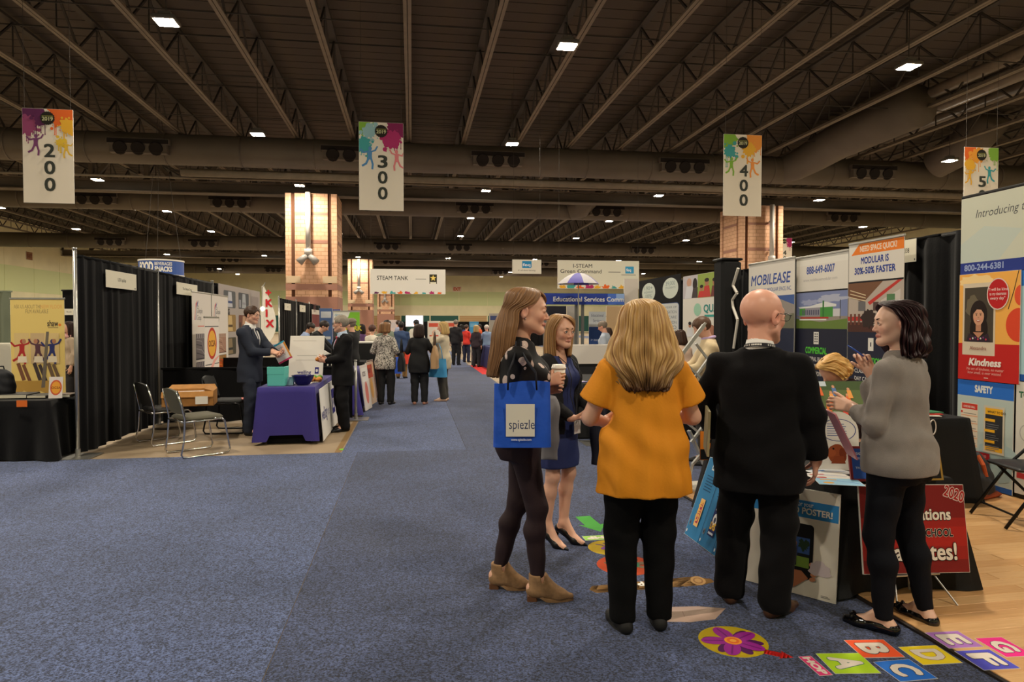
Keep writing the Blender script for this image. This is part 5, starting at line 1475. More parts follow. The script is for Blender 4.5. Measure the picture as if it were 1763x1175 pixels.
# grey cloth backdrop with photographs
t, s = board('photo_backdrop', 'grey cloth backdrop printed with eight photographs, hung on the black drape', 'backdrop', (BX+.09, 14.2, .80), (0, 1, 0), (0, 0, 1), 3.7, 1.55, (172, 162, 158), .01, mat('grey_cloth', (168, 158, 154), rough=.85))
cl_ = [((90, 92, 96), (196, 196, 204), (70, 84, 130)), ((80, 82, 88), (170, 174, 180), (150, 150, 160)), ((150, 120, 70), (206, 176, 120), (90, 70, 44)), ((116, 70, 56), (190, 150, 120), (70, 50, 40)), ((70, 66, 52), (140, 120, 90), (44, 44, 40)), ((120, 110, 90), (90, 96, 70), (180, 170, 150))]
for ci, x0 in enumerate((.35, 1.55)):
    for ri, z0 in enumerate((1.08, .58, .10)):
        c1, c2, c3 = cl_[(ri*2+ci) % 6]
        s.rrect(x0, z0, x0+.95, z0+.36, .05, c1); s.poly([(x0+.3, z0+.02), (x0+.7, z0+.02), (x0+.62, z0+.34), (x0+.36, z0+.34)], c2); s.rect(x0+.34, z0+.1, x0+.68, z0+.15, c3); s.rect(x0+.04, z0+.03, x0+.22, z0+.2, c3)
s.text('ISG', .55, .94, .12, (40, 38, 40), bold=.06); s.rect(2.7, 0.1, 3.5, 1.4, (150, 140, 138)); s.done(t)
# two tall printed banners against the drape and a smaller stand before them
def arrow_logo(s, x, z, k):
    for dx, c_ in ((0, (206, 60, 60)), (.10, (66, 84, 150))):
        s.poly([(x+dx*k, z), (x+dx*k+.05*k, z), (x+dx*k+.12*k, z+.32*k), (x+dx*k+.26*k, z+.5*k), (x+dx*k+.3*k, z+.56*k), (x+dx*k+.14*k, z+.46*k)], c_)
    s.text('The', x+.26*k, z+.36*k, .07*k, (90, 90, 100)); s.text('Gillespie', x+.24*k, z+.19*k, .15*k, (90, 90, 100), wd=.5*k); s.text('Group', x+.26*k, z+.0*k, .14*k, (90, 90, 100), wd=.36*k)
def gym(s, x0, z0, x1, z1, k):
    c_ = [((120, 112, 116), (170, 162, 166), (60, 58, 66)), ((140, 128, 130), (90, 84, 96), (190, 180, 176)), ((170, 130, 110), (200, 170, 150), (110, 70, 60)), ((200, 90, 40), (90, 90, 60), (230, 150, 70)), ((150, 120, 60), (70, 70, 90), (200, 170, 90))][k]
    s.rect(x0, z0, x1, z1, c_[0]); w_, h_ = x1-x0, z1-z0
    for i in range(4): s.line([(x0+w_*.05, z0+h_*(.75-.16*i)), (x0+w_*.45, z0+h_*(.7-.17*i)), (x0+w_*(.75+.06*i), z0+h_*.03)], h_*.03, c_[2 if i % 2 else 1])
    s.rect(x0, z0+h_*.82, x1, z1, c_[1])
    for i in range(7): s.rect(x0+w_*(.04+.14*i), z0+h_*.83, x0+w_*(.09+.14*i), z1-h_*.02, c_[2])
    s.rect(x0, z0, x1, z0+h_*.05, c_[2])
t, s = roll_banner('tall white banner with the Gillespie Group logo and grey bleacher photos, nearer of two', (BX+.16, 12.3, 0), (0, 1, 0), 1.12, 2.1, (226, 218, 210))
arrow_logo(s, .12, 1.62, .62); s.rect(.3, 1.5, .8, 1.52, (220, 130, 120)); gym(s, .18, .92, .92, 1.38, 0); gym(s, .18, .40, .92, .88, 1); gym(s, .4, .1, .92, .36, 4); s.done(t)
t, s = roll_banner('tall white banner with the Gillespie Group logo and orange photos, farther of two', (BX+.16, 13.47, 0), (0, 1, 0), 1.12, 2.1, (226, 218, 210))
arrow_logo(s, .1, 1.62, .62); s.text('www.gillespie', .5, 1.3, .05, (150, 146, 150)); gym(s, .42, .98, .95, 1.36, 2); gym(s, .42, .52, .95, .94, 3); gym(s, .42, .1, .95, .48, 4); s.done(t)
t, s = roll_banner('small white banner stand with a red and gold round seal, before the two tall banners', (BX+.5, 11.8, 0), (0, 1, 0), .84, 1.66, (232, 224, 216))
s.rect(.02, 1.5, .82, 1.515, (90, 90, 90)); s.ell(.42, 1.22, .27, .27, (196, 64, 44)); s.ell(.42, 1.22, .22, .22, (236, 176, 66)); s.text('OCSA', .42, 1.17, .1, (130, 60, 30), al='c', bold=.03); s.rect(.02, .86, .82, .875, (90, 90, 90))
s.poly([(.5, .08), (.82, .08), (.82, .74), (.72, .8)], (150, 152, 200)); s.poly([(.02, .5), (.6, .9), (.82, .98), (.82, 1.0), (.5, .94), (.02, .6)], (236, 170, 160))
for i in range(3): s.text(('Flooring solutions', 'Sports surfacing', 'Service & repair')[i], .08, .70-.15*i, .07, (60, 60, 74), shear=.2, maxw=.66)
s.done(t)

# ---- sled chairs and the carton
CH_FAB = mat('chair_grey_green', (92, 88, 74), rough=.85, bump=.2, bscale=180)
CH_DARK = mat('chair_dark', (44, 42, 40), rough=.8)
def sled_chair(label, loc, rz, fab, frame_m):
    t = thing('sled_chair', label, 'chair', (loc[0], loc[1], 0), rz, group='sled base chairs in the left booth')
    mb = MB(); mb.box((0, .0, .445), (.46, .44, .055), bev=.022)
    V = mb.v[0]; V[:, 2] += .012*np.cos(V[:, 0]*6)-.02*np.maximum(-V[:, 1]-.1, 0)*0
    obj('seat', mb.mesh('seat', True), fab, t)
    P = []
    for v in np.linspace(0, 1, 8):
        wd = .21*(1-.25*max(v-.7, 0)/.3*max(v-.7, 0)/.3-.1*(1-v)); P.append([(x*wd, -.235-.09*v-.02*(1-(x)**2)*1.0, .51+.30*v-.02*x*x*(v > .9)) for x in np.linspace(-1, 1, 9)])
    P = np.array(P); B = P.copy(); B[:, :, 1] += .03
    mb = MB(); mb.grid(P); mb.grid(B[::-1])
    e = np.concatenate([P[0], P[1:, -1], P[-1, ::-1][1:], P[::-1, 0][1:-1]]); e2 = np.concatenate([B[0], B[1:, -1], B[-1, ::-1][1:], B[::-1, 0][1:-1]]); n = len(e)
    mb.add(np.concatenate([e, e2]), [(j, n+j, n+(j+1) % n, (j+1) % n) for j in range(n)])
    obj('backrest', mb.mesh('backrest', True), fab, t)
    for sx in (-1, 1):
        x = sx*.245
        mb = MB()
        mb.tube([(x*.86, -.31, .79), (x*.98, -.27, .62), (x, -.235, .46), (x*1.02, -.25, .2), (x*1.02, -.28, .05), (x*1.02, -.255, .014), (x*1.02, -.2, .0125), (x*1.02, .2, .0125), (x*1.02, .262, .018), (x*1.02, .285, .06), (x, .25, .25), (x*.98, .225, .40), (x*.97, .19, .43), (x*.95, .1, .435)], .0115, 8)
        obj('sled_frame', mb.mesh('sled', True), frame_m, t)
        mb = MB(); mb.tube([(x*.97, .2, .425), (x, -.235, .425)], .010, 8); obj('seat_rail', mb.mesh('rail', True), frame_m, t)
    mb = MB(); mb.tube([(-.24, -.24, .42), (.24, -.24, .42)], .010, 8); obj('cross_bar', mb.mesh('cross', True), frame_m, t)
    return t
ca = G(318, 790, 0); sled_chair('grey-green chair with chrome sled legs, nearest the blue carpet', (-2.55, 8.62), R(-52), CH_FAB, CHROME)
sled_chair('dark chair with chrome sled legs, behind the nearest chair and before the drape', (-3.2, 9.5), R(-50), CH_DARK, CHROME)
sled_chair('black chair half hidden behind the cardboard carton', (-2.6, 10.3), R(-95), mat('chair_black', (24, 24, 25), rough=.7), mat('black_frame', (24, 24, 25), rough=.35, metal=.5))
t = thing('cardboard_box', 'open cardboard carton of papers resting on the chairs', 'box', (-2.93, 9.62, .478), R(9))
mb = MB(); W_, D_, H_ = .31, .22, .19
for lo_, hi_ in (((-W_, -D_, 0), (W_, D_, .006)), ((-W_, -D_, 0), (W_, -D_+.006, H_)), ((-W_, D_-.006, 0), (W_, D_, H_)), ((-W_, -D_, 0), (-W_+.006, D_, H_)), ((W_-.006, -D_, 0), (W_, D_, H_))): mb.span(lo_, hi_)
obj('carton', mb.mesh('carton'), CARD, t)
for pts in ([(W_, -D_, H_), (W_, D_, H_), (W_-.1, D_-.03, H_+.06), (W_-.12, -D_+.03, H_+.035)], [(-W_, D_, H_), (W_, D_, H_), (W_-.04, D_+.1, H_+.05), (-W_+.04, D_+.1, H_+.05)], [(-W_, -D_, H_), (W_, -D_, H_), (W_, -D_-.035, H_-.07), (-W_, -D_-.035, H_-.07)]):
    p = np.array(pts); mb = MB(); mb.add(np.concatenate([p, p+np.array([0, 0, .005])]), [(0, 1, 2, 3), (7, 6, 5, 4), (0, 4, 5, 1), (1, 5, 6, 2), (2, 6, 7, 3), (3, 7, 4, 0)]); obj('flap', mb.mesh('flap'), CARD, t)
mb = MB(); mb.box((W_*.55, -D_-.039, H_*.42), (.15, .003, .1)); la = obj('label_sheet', mb.mesh('label'), WHITE, t)
mb = MB(); mb.box((-.04, 0, H_*.62), (.42, .34, .1), rz=.06, bev=.01); obj('paper_bundle', mb.mesh('papers'), mat('paper_pinkish', (226, 214, 204), rough=.7), t)
t = thing('brochure', 'red brochure lying on the black chair beside the carton', 'brochure', (-2.35, 10.28, .476), .3); mb = MB(); mb.box((0, 0, .004), (.16, .22, .006)); obj('pages', mb.mesh('pages'), mat('red_paper', (206, 84, 66), rough=.5), t)

# ---- blue table of the nearer left booth
BLUE = mat('royal_blue_cloth', (54, 44, 128), rough=.75, bump=.1, bscale=120, sheen=.15)
TX0, TX1, TY0, TY1, TZ = -1.95, -1.25, 9.08, 11.05, .74
table('folding table under the royal blue cloth, nearer of the two blue tables', TX0, TY0, TX1, TY1, TZ)
tablecloth('royal blue cloth with squared corners over the nearer left table', TX0, TY0, TX1, TY1, TZ, BLUE, sides=(.13, .05, .02, .05), flare=.015, amp=.006, nf=1.3, corner=.05)
mb = MB(); mb.span((TX0+.1, TY0+.06, .01), (TX1-.1, TY0+.08, .6)); o_ = obj('table_skirt', mb.mesh('table_skirt'), DRAPE, None, label='black liner hanging under the front of the nearer blue table', category='table skirt')
def wel(label, y0, wd, h, tilt):
    t, s = board('sign_board', label, 'sign', (TX1+.055+tilt, y0, .022), (0, 1, 0), (-tilt, 0, h), wd, h, (226, 222, 216), .006)
    return t, s
t, s = wel('white welling sign board hanging at the near end of the blue table side', 9.14, .88, .68, .05)
s.text('welling', .05, .26, .16, (44, 40, 110), wd=.5, bold=.03); s.text('homes', .57, .26, .13, (150, 146, 180), wd=.28); s.done(t)
t, s = wel('white sign board with a dark blue square logo beside the grey-haired man', 10.06, .86, .68, .05)
s.rect(.28, .2, .62, .56, (48, 42, 120)); s.rect(.36, .28, .54, .42, (226, 222, 216)); s.text('W', .4, .3, .1, (48, 42, 120), bold=.03); s.done(t)
t, s = board('easel_board', 'large white leaning board with small print, standing on the nearer blue table', 'sign', (-1.86, 10.7, TZ+.008), (1, -.12, 0), (.0, .25, 1), .52, .64, (232, 226, 216), .012)
s.text('welling', .14, .05, .05, (48, 42, 120), bold=.03); s.rect(.40, .05, .46, .15, (48, 42, 120)); s.ell(.43, .1, .018, .025, (220, 216, 210)); s.rect(.05, .56, .4, .565, (176, 172, 166)); s.rect(.12, .33, .42, .336, (170, 166, 160)); s.rect(.1, .26, .4, .264, (170, 166, 160)); s.done(t)
mb = MB(); mb.tube([(.26, .014, .5), (.26, .26, .0)], .008, 5); obj('easel_leg', mb.mesh('leg'), BLACK, t)
t = thing('gift_box', 'turquoise cardboard box standing at the near end of the blue table', 'box', (-1.74, 9.3, TZ+.008), R(-6)); mb = MB(); mb.box((0, 0, .125), (.22, .2, .25), bev=.004); obj('carton', mb.mesh('carton'), mat('turquoise_card', (98, 196, 184), rough=.5), t)
mb = MB(); mb.box((0, 0, .2), (.224, .204, .1), bev=.004); obj('lid', mb.mesh('lid'), mat('turquoise_card'), t)
t = thing('card_stand', 'small pale blue folded card between the turquoise box and the bowl', 'card', (-1.6, 9.34, TZ+.008)); mb = MB(); mb.add([(-.05, -.04, 0), (.05, -.04, 0), (.05, .0, .1), (-.05, 0, .1), (.05, .05, 0), (-.05, .05, 0)], [(0, 1, 2, 3), (3, 2, 4, 5)]); obj('card', mb.mesh('card'), mat('pale_blue_card', (150, 186, 206), rough=.5), t)
t = thing('bowl', 'dark blue plastic bowl on the blue table beside the turquoise box', 'bowl', (-1.43, 9.34, TZ+.008)); mb = MB(); mb.lathe([(.07, 0), (.085, .006), (.125, .07), (.145, .125), (.15, .128), (.142, .124), (.12, .07), (.08, .012), (.02, .01)], 24); obj('vessel', mb.mesh('bowl', True), mat('navy_plastic', (36, 34, 92), rough=.25), t)
q = random.Random(8)
for k_, (gy, gn, lab, m_, cat_) in enumerate((('g', 'green wrapped cupcakes on the blue table', 'green', mat('green_frosting', (120, 176, 56), rough=.5), 'cupcake'), ('o', 'orange wrapped cupcakes on the blue table', 'orange', mat('orange_frosting', (206, 132, 50), rough=.5), 'cupcake'))):
    cup = MB(); cup.lathe([(.022, 0), (.03, .03), (.034, .034), (.03, .048), (.018, .06), (.004, .066)], 10); cm_ = cup.mesh('cupcake', True)
    base_ = MB(); base_.lathe([(.023, .0), (.031, .03), (.031, .0305)], 10); bm_ = base_.mesh('wrapper')
    for i in range(4):
        for j in range(3):
            t = thing('cupcake', '%s frosted cupcake on the blue table, %s from the left in the %s row' % (lab, ('first', 'second', 'third', 'last')[i], ('front', 'middle', 'back')[j]), cat_, (-1.55+.075*i+.02*(j % 2)+(.03 if k_ else 0), (10.05 if k_ == 0 else 9.72)+.085*j, TZ+.008), group=gn)
            obj('frosting', cm_, m_, t); obj('wrapper', bm_, mat('brown_wrapper', (120, 76, 40), rough=.7), t)
for i, (x, y, rz_) in enumerate(((-1.40, 9.56, .2), (-1.52, 9.58, -.1), (-1.34, 9.66, .5))):
    t = thing('paper_sheet', ('white leaflet in front of the orange cupcakes, nearest the bowl', 'white leaflet in front of the orange cupcakes, nearest the box', 'white leaflet at the aisle edge by the orange cupcakes')[i], 'paper', (x, y, TZ+.0085+.002*i), rz_, group='leaflets on the blue table'); mb = MB(); mb.box((0, 0, .001), (.12, .09, .0015)); obj('sheet', mb.mesh('sheet'), WHITE, t)
t = thing('tag_sticker', 'small green tag lying on the tan floor by the carpet corner', 'tag', (-.86, 8.62, 0), .6); mb = MB(); mb.lathe([(.035, 0.0005), (.035, .006)], 10); obj('tag', mb.mesh('tag'), mat('lime_tag', (130, 220, 60), rough=.5), t)
# tan strip of tape along the booth edge
mb = MB(); mb.span((-.93, 8.42, .0005), (-.86, 11.3, .003)); obj('tape_strip', mb.mesh('tape'), mat('brown_tape', (138, 108, 66), rough=.6), floor)

# ---- second blue table farther on, with racks of brochures
table('folding table under the second blue cloth, by the aisle', -1.6, 11.75, -.96, 13.4, TZ)
tablecloth('royal blue cloth with a loose front corner over the farther left table', -1.6, 11.75, -.96, 13.4, TZ, BLUE, hem=.03, flare=.06, amp=.02, corner=.1, seed=3)
cols9 = [(90, 40, 60), (190, 60, 60), (60, 70, 120), (220, 214, 206), (110, 60, 110), (200, 120, 60)]
t = thing('brochure_rack', 'wire rack on the second blue table, tilted toward the aisle', 'rack', (-1.2, 11.95, TZ+.008)); mb = MB()
for z_ in (.02, .12, .22): mb.tube([(-.16, -.02+z_*.5, z_), (.16, -.02+z_*.5, z_)], .005, 5)
for x_ in (-.16, 0, .16): mb.tube([(x_, -.04, 0.005), (x_, .1, .3)], .005, 5); mb.tube([(x_, .1, .3), (x_, .16, 0.005)], .005, 5)
obj('wire_frame', mb.mesh('frame'), ALU, t)
for i in range(6):
    t, s = board('brochure', ('dark red', 'bright red', 'navy', 'white', 'purple', 'orange')[i]+' brochure standing in the rack on the second blue table', 'brochure', (-1.36+.105*(i % 3), 11.93+.07*(i//3), TZ+.05+.13*(i//3)), (1, 0, 0), (0, .45, 1), .095, .2, cols9[i], .006, group='brochures in the wire rack')
    s.rect(.01, .13, .085, .17, (230, 226, 220)); s.done(t)
for i, (x, y, c_, lab) in enumerate(((-.80, 12.15, (216, 206, 200), 'white poster board leaning on the second blue table, with a pink figure'), (-.76, 13.0, (226, 196, 170), 'orange poster board leaning past the second blue table'), (-.78, 13.75, (120, 90, 80), 'brown framed board leaning by the aisle past the blue tables'))):
    t, s = board('leaning_board', lab, 'sign', (x, y, .025), (.15, 1, 0), (-.10, .02, .8), .55, .8, c_, .012)
    s.rect(.05, .5, .5, .75, ((226, 222, 216), (216, 90, 60), (200, 160, 120))[i]); s.ell(.28, .3, .12, .2, ((206, 120, 110), (230, 170, 90), (80, 60, 60))[i]); s.text(('KIDS', 'PLAY', 'ART')[i], .1, .6, .08, (80, 60, 70), bold=.03); s.done(t)
t = thing('display_crate', 'black display case on the floor behind the second blue table', 'case', (-1.0, 16.0, 0)); mb = MB(); mb.box((0, 0, .55), (.5, .4, 1.1), bev=.01); obj('case', mb.mesh('case'), BLACK, t); mb = MB(); mb.box((0, 0, 1.12), (.54, .44, .04), bev=.008); obj('lid', mb.mesh('lid'), WHITE, t)
# green and charcoal "work" stand with its white counter
t, s = roll_banner('charcoal, green and white banner stand reading WORK behind the second blue table', (-1.95, 17.6, 0), (1, -.1, 0), .66, 1.86, (226, 226, 220))
s.poly([(.0, 1.0), (.66, 1.0), (.66, 1.45), (.36, 1.68), (0.0, 1.42)], (70, 72, 72)); s.poly([(.36, 1.68), (.42, 1.84), (.66, 1.84), (.66, 1.45)], (128, 190, 62)); s.text('WORK', .2, 1.38, .11, (206, 196, 60), bold=.05); s.text('YOUR SPACE', .08, 1.24, .07, (96, 160, 186), bold=.04, maxw=.5); s.text('SMARTER', .2, 1.12, .07, (206, 120, 80), bold=.03); s.text('demo', .04, 1.74, .06, (80, 150, 190)); s.done(t)
tablecloth('white cloth on the counter below the green and charcoal stand', -2.1, 16.6, -1.2, 17.3, .9, WHITE, hem=.05, flare=.03)
t = thing('green_turf_sample', 'roll of green turf on the white counter', 'turf sample', (-1.65, 16.75, .91)); mb = MB(); mb.tube([(-.35, 0, .07), (.35, 0, .07)], .065, 12); obj('roll', mb.mesh('roll', True), mat('turf_green', (52, 110, 62), rough=.9), t)

# ---- left edge: the neighbouring booth's table
tablecloth('black floor-length cloth on the table at the left edge, by the near pole', -6.4, 8.45, -4.10, 9.2, .68, DRAPE, hem=.02, flare=.05, amp=.02, seed=5)
table('folding table under the black cloth at the left edge', -6.4, 8.45, -4.10, 9.2, .68)
a = PY(20, 660, 10.9); b = PY(113, 660, 10.9); tz_ = PY(67, 515, 10.9).z
t, s = roll_banner('tall yellow banner stand showing jumping athletes at the left edge', (a.x, 10.9, 0), (1, 0, 0), b.x-a.x, tz_, (222, 196, 118)); bw = b.x-a.x
s.text('ASK US ABOUT THE', .05, tz_-.14, .055, (150, 130, 90), wd=bw*.5); s.text('NEW FLOOR', bw*.56, tz_-.14, .055, (222, 160, 90), wd=bw*.4); s.text('FILM AVAILABLE', bw*.28, tz_-.21, .055, (150, 130, 90), wd=bw*.42)
s.text('shaw', bw*.68, tz_-.40, .085, (66, 56, 50), bold=.03, wd=bw*.2); s.ell(bw*.91, tz_-.38, .02, .02, (226, 130, 50)); s.rect(bw*.69, tz_-.425, bw*.88, tz_-.415, (130, 110, 80))
for x_, c1, c2, rot in ((.2, (170, 50, 50), (120, 80, 60), 1), (.5, (90, 60, 70), (70, 60, 60), -1), (.76, (50, 56, 110), (110, 90, 70), 1)):
    xx = bw*x_; s.rect(xx-.1, tz_-.95, xx+.1, tz_-.5, (212, 186, 130) if rot > 0 else (196, 170, 130))
    leaper(s, xx, tz_-.78, .34, c1, rot); s.ell(xx+.03*rot, tz_-.62, .028, .034, (176, 124, 96)); s.poly([(xx-.05, tz_-.84), (xx+.06, tz_-.84), (xx+.07, tz_-.93), (xx-.06, tz_-.93)], (226, 214, 190)); s.line([(xx-.05, tz_-.95), (xx+.02, tz_-1.18)], .05, c2); s.line([(xx+.02, tz_-.97), (xx+.1, tz_-1.2)], .045, c2)
    s.poly([(xx-.14, tz_-1.2), (xx+.14, tz_-1.2), (xx+.12, tz_-1.4), (xx+.02, tz_-1.34), (xx-.1, tz_-1.42)], (176, 140, 70))
s.poly([(bw*.55, tz_-1.3), (bw*.62, tz_-1.3), (bw*.71, tz_-.48), (bw*.66, tz_-.48)], (110, 102, 92)); s.done(t)
p = PY(95, 678, 8.6); t, s = board('seal_card', 'small white card with an orange round seal leaning on the black table', 'sign', (PY(83, 679, 8.62).x, 8.62, .69), (1, .05, 0), (.10, .05, .30), .145, .25, (226, 216, 210), .004)
s.ell(.075, .125, .062, .09, (206, 92, 60)); s.ell(.075, .125, .048, .072, (232, 160, 60)); s.text('OCSA', .075, .11, .025, (130, 60, 30), al='c', bold=.02); s.done(t)
p = PY(38, 674, 8.40); t, s = board('price_tag', 'small orange tag hanging over the front edge of the black table', 'tag', (p.x-.06, 8.40, .62), (1, 0, 0), (0, 0, 1), .11, .075, (226, 112, 46), .002, mat('orange_card', (226, 112, 46), rough=.5)); s.done(t)
for i, (px_, w_, d_, h_, c_) in enumerate(((34, .3, .3, .05, (46, 44, 40)), (66, .3, .28, .035, (60, 58, 50)), (115, .16, .2, .04, (110, 92, 76)))):
    t = thing('sample_book', ('dark sample book at the left on the black table', 'wide dark sample book in the middle of the black table', 'small brown sample book beside the seal card')[i], 'book', (PY(px_, 670, 8.8).x, 8.8, .689)); mb = MB(); mb.box((0, 0, h_/2), (w_, d_, h_), bev=.006); obj('cover', mb.mesh('cover'), mat('book%d' % i, c_, rough=.6), t)
    mb = MB(); mb.box((0, -.004, h_/2), (w_*.96, d_, h_*.7)); obj('pages', mb.mesh('pages'), mat('pages', (206, 200, 180), rough=.8), t)
t = thing('backpack', 'black rounded backpack standing on the table at the left edge', 'bag', (PY(2, 650, 8.75).x-.02, 8.78, .689)); V, Q = grow([loft([(0, .13, .10, 0, 0), (.1, .15, .11, 0, 0), (.22, .14, .10, 0, 0), (.30, .10, .08, 0, 0), (.335, .05, .04, 0, 0)])], .012, wr=folds(.004)); obj('shell', np_mesh('shell', V, Q), mat('black_nylon', (22, 23, 28), rough=.7), t)
mb = MB(); mb.tube([(-.04, 0, .325), (-.03, 0, .37), (.03, 0, .37), (.04, 0, .325)], .008, 6); obj('strap', mb.mesh('strap'), mat('black_nylon'), t)
# farther along that row
drape('grey-green drape far behind the yellow banner', (PY(-40, 600, 17).x, 17), (PY(21, 600, 17).x, 17), .02, 2.3, m=mat('sage_drape', (116, 124, 104), rough=.85), seed=8, group='far drapes')
drape('black drape far behind the yellow banner, by the woman in the scarf', (PY(109, 600, 17.4).x, 17.4), (PY(132, 600, 17.4).x-.05, 17.4), .02, 2.35, seed=9, group='far drapes')
p = PY(118, 537, 17.3); placard('small white booth sign behind the yellow banner, above the woman in the scarf', (p.x-.16, 17.35, p.z-.08), (1, 0, 0), .3, .15, 'Booth')
p = PY(19, 533, 16.8); placard('small white booth sign left of the yellow banner', (p.x-.1, 16.95, p.z-.12), (1, 0, 0), .24, .22, 'Booth')
tablecloth('white cloth on a far counter at the left edge', PY(-60, 600, 15).x, 15, PY(20, 600, 15).x, 15.6, 1.15, mat('offwhite_cloth', (196, 190, 172), rough=.8), hem=.05, flare=.03)
# ================================================================ right: wood floor and the picture vendor's booth
WOOD = mat('bamboo_floor', (206, 158, 104), rough=.42, c2=(186, 134, 82), vscale=3.0, stretch=(6, .6, 1), detail=5)
wf = bpy.data.objects.new('wood_floor', None); COL.objects.link(wf); wf['kind'] = 'structure'
wa, wb = np.array(G(1726, 1175))[:2], np.array(G(1489, 1037))[:2]           # edge beside the carpet, slightly turned
wd_ = (wb-wa)/np.linalg.norm(wb-wa); wang = math.atan2(wd_[1], wd_[0])
wf.location = (wa[0], wa[1], 0); wf.rotation_euler = (0, 0, wang-R(90))
mb = MB(); mb.span((0, -1.6, .0065), (4.2, 3.5, .0115)); obj('underlay', mb.mesh('underlay'), mat('underlay_dark', (140, 100, 62), rough=.9), wf)
mb = MB(); mb.span((-.022, -1.6, .0065), (0, 3.5, .018)); obj('edge_strip', mb.mesh('edge_strip'), mat('edge_dark', (40, 32, 28), rough=.6), wf)
q = random.Random(4); pm = []
for v_ in range(4):
    mb = MB(); mb.span((0, 0, 0), (.996, .0935, .0095), bev=.0015); pm.append((mb.mesh('plank'), mat('bamboo_%d' % v_, ((216, 172, 120), (210, 165, 112), (219, 176, 124), (207, 160, 108))[v_], rough=.4, c2=((202, 154, 102), (197, 148, 96), (206, 160, 108), (193, 144, 92))[v_], vscale=5.0, stretch=(1.0, 22, 1), detail=5)))
k_ = 0
for r_ in range(68):
    for c_ in range(3):
        if r_*.095-1.3 > 3.4 or k_ > 210: break
        me_, m_ = pm[q.randint(0, 3)]
        o_ = obj('plank', me_, m_, wf); o_.location = (.003+c_*1.0+(.33 if r_ % 2 else 0)-(0 if c_ else (.33 if r_ % 2 else 0)), -1.3+r_*.095, .0118)
        if c_ == 0 and r_ % 2: o_.location = (.003, -1.3+r_*.095, .0118); o_.scale = (1.33, 1, 1)
        k_ += 1

# floor stickers
def quad_sticker(label, pts, col, text=None, edge=None, name='floor_sticker', z=.0075, tcol=(226, 214, 200), ocol=None):
    """pts: pixel corners: letter bottom-left, bottom-right, top-right, top-left"""
    P = [G(*p, z) for p in pts]
    o = (P[0]); u = ((P[1]-P[0])+(P[2]-P[3]))/2; v = ((P[3]-P[0])+(P[2]-P[1]))/2
    c = (P[0]+P[1]+P[2]+P[3])/4; wd, h = u.length, v.length; un = u.normalized(); vn = (v-un*v.dot(un)).normalized()
    o = c-un*wd/2-vn*h/2
    t, s = board(name, label, 'floor sticker', o, un, vn, wd, h, col, .0012, mat('vinyl', (210, 206, 200), rough=.5), group='alphabet stickers on the floor' if text and len(text) == 1 else None)
    if text:
        if len(text) == 1: s.text(text, wd*.5, h*.2, h*.6, tcol, al='c', wd=wd*.52, bold=.05, outline=ocol or (60, 60, 70), ow=.02)
        else: s.text(text, wd*.08, h*.24, h*.52, tcol, wd=wd*.84, bold=.06)
    s.done(t); return t
def cpx(x, y): return (980+x/2.2516, 850+y/2.2516)
Z2 = .0222
quad_sticker('pink floor sticker reading HOP', [cpx(888, 633), cpx(970, 708), cpx(1024, 704), cpx(935, 630)], (222, 62, 122), 'HOP')
quad_sticker('lime green floor sticker with letter A', [cpx(965, 628), cpx(1043, 712), cpx(1197, 686), cpx(1112, 612)], (176, 214, 44), 'A', ocol=(60, 130, 110))
quad_sticker('orange-red floor sticker with letter B', [cpx(1069, 574), cpx(1150, 644), cpx(1293, 629), cpx(1212, 562)], (242, 92, 50), 'B')
quad_sticker('blue floor sticker with letter C', [cpx(1184, 655), cpx(1282, 733), cpx(1432, 716), cpx(1310, 641)], (40, 110, 206), 'C')
quad_sticker('yellow floor sticker with letter D', [cpx(1277, 597), cpx(1376, 669), cpx(1522, 654), cpx(1418, 587)], (238, 212, 40), 'D', ocol=(170, 120, 90))
quad_sticker('purple floor sticker with letter E on the wood floor', [cpx(1378, 541), cpx(1478, 604), cpx(1602, 592), cpx(1505, 532)], (174, 118, 196), 'E', z=Z2)
quad_sticker('indigo floor sticker with letter F on the wood floor', [cpx(1500, 613), cpx(1607, 689), cpx(1752, 676), cpx(1620, 603)], (84, 84, 196), 'F', z=Z2)
quad_sticker('hot pink floor sticker with letter G on the wood floor', [cpx(1574, 565), cpx(1700, 637), cpx(1800, 628), cpx(1672, 554)], (236, 50, 140), 'G', z=Z2)
def floor_shape(label, cpix, draw, wd=.0, rz=0.0, z=.0075):
    """free shape lying on the carpet; draw(sheet) in metres about its centre; local z = away from the camera before rz"""
    c = G(*cpix, z)
    u = Vector((math.cos(rz), math.sin(rz), 0)); v = Vector((-math.sin(rz), math.cos(rz), 0))
    t = thing('floor_sticker', label, 'floor sticker', matrix=frame(c, u, v)); s = Sheet(.0015); draw(s)
    # a thin vinyl body under the print
    V = np.concatenate(s.pic.v[:1]); F = s.pic.f[0]; n = len(V); B = V.copy(); B[:, 1] += .002
    mb = MB(); mb.add(np.concatenate([V, B]), [tuple(range(n)), tuple(range(2*n-1, n-1, -1))]+[(j, (j+1) % n, n+(j+1) % n, n+j) for j in range(n)]); obj('vinyl', mb.mesh('vinyl'), mat('vinyl'), t)
    s.done(t); return t
def d_flower(s):
    s.ell(0, 0, .165, .165, (250, 216, 40), 40)
    for i in range(6): a = i*math.pi/3+.5; s.ell(.08*math.cos(a), .08*math.sin(a), .065, .03, (80, 20, 84), 18, a)
    for i in range(5):
        a = i*2*math.pi/5+.25; s.ell(.085*math.cos(a), .085*math.sin(a), .07, .04, (150, 34, 140), 20, a); s.line([(.05*math.cos(a), .05*math.sin(a)), (.14*math.cos(a), .14*math.sin(a))], .008, (112, 20, 108))
    s.ell(0, 0, .042, .042, (240, 150, 40), 20); s.ell(0, 0, .03, .03, (228, 110, 40), 18); s.ell(0, 0, .016, .016, (244, 170, 60), 14)
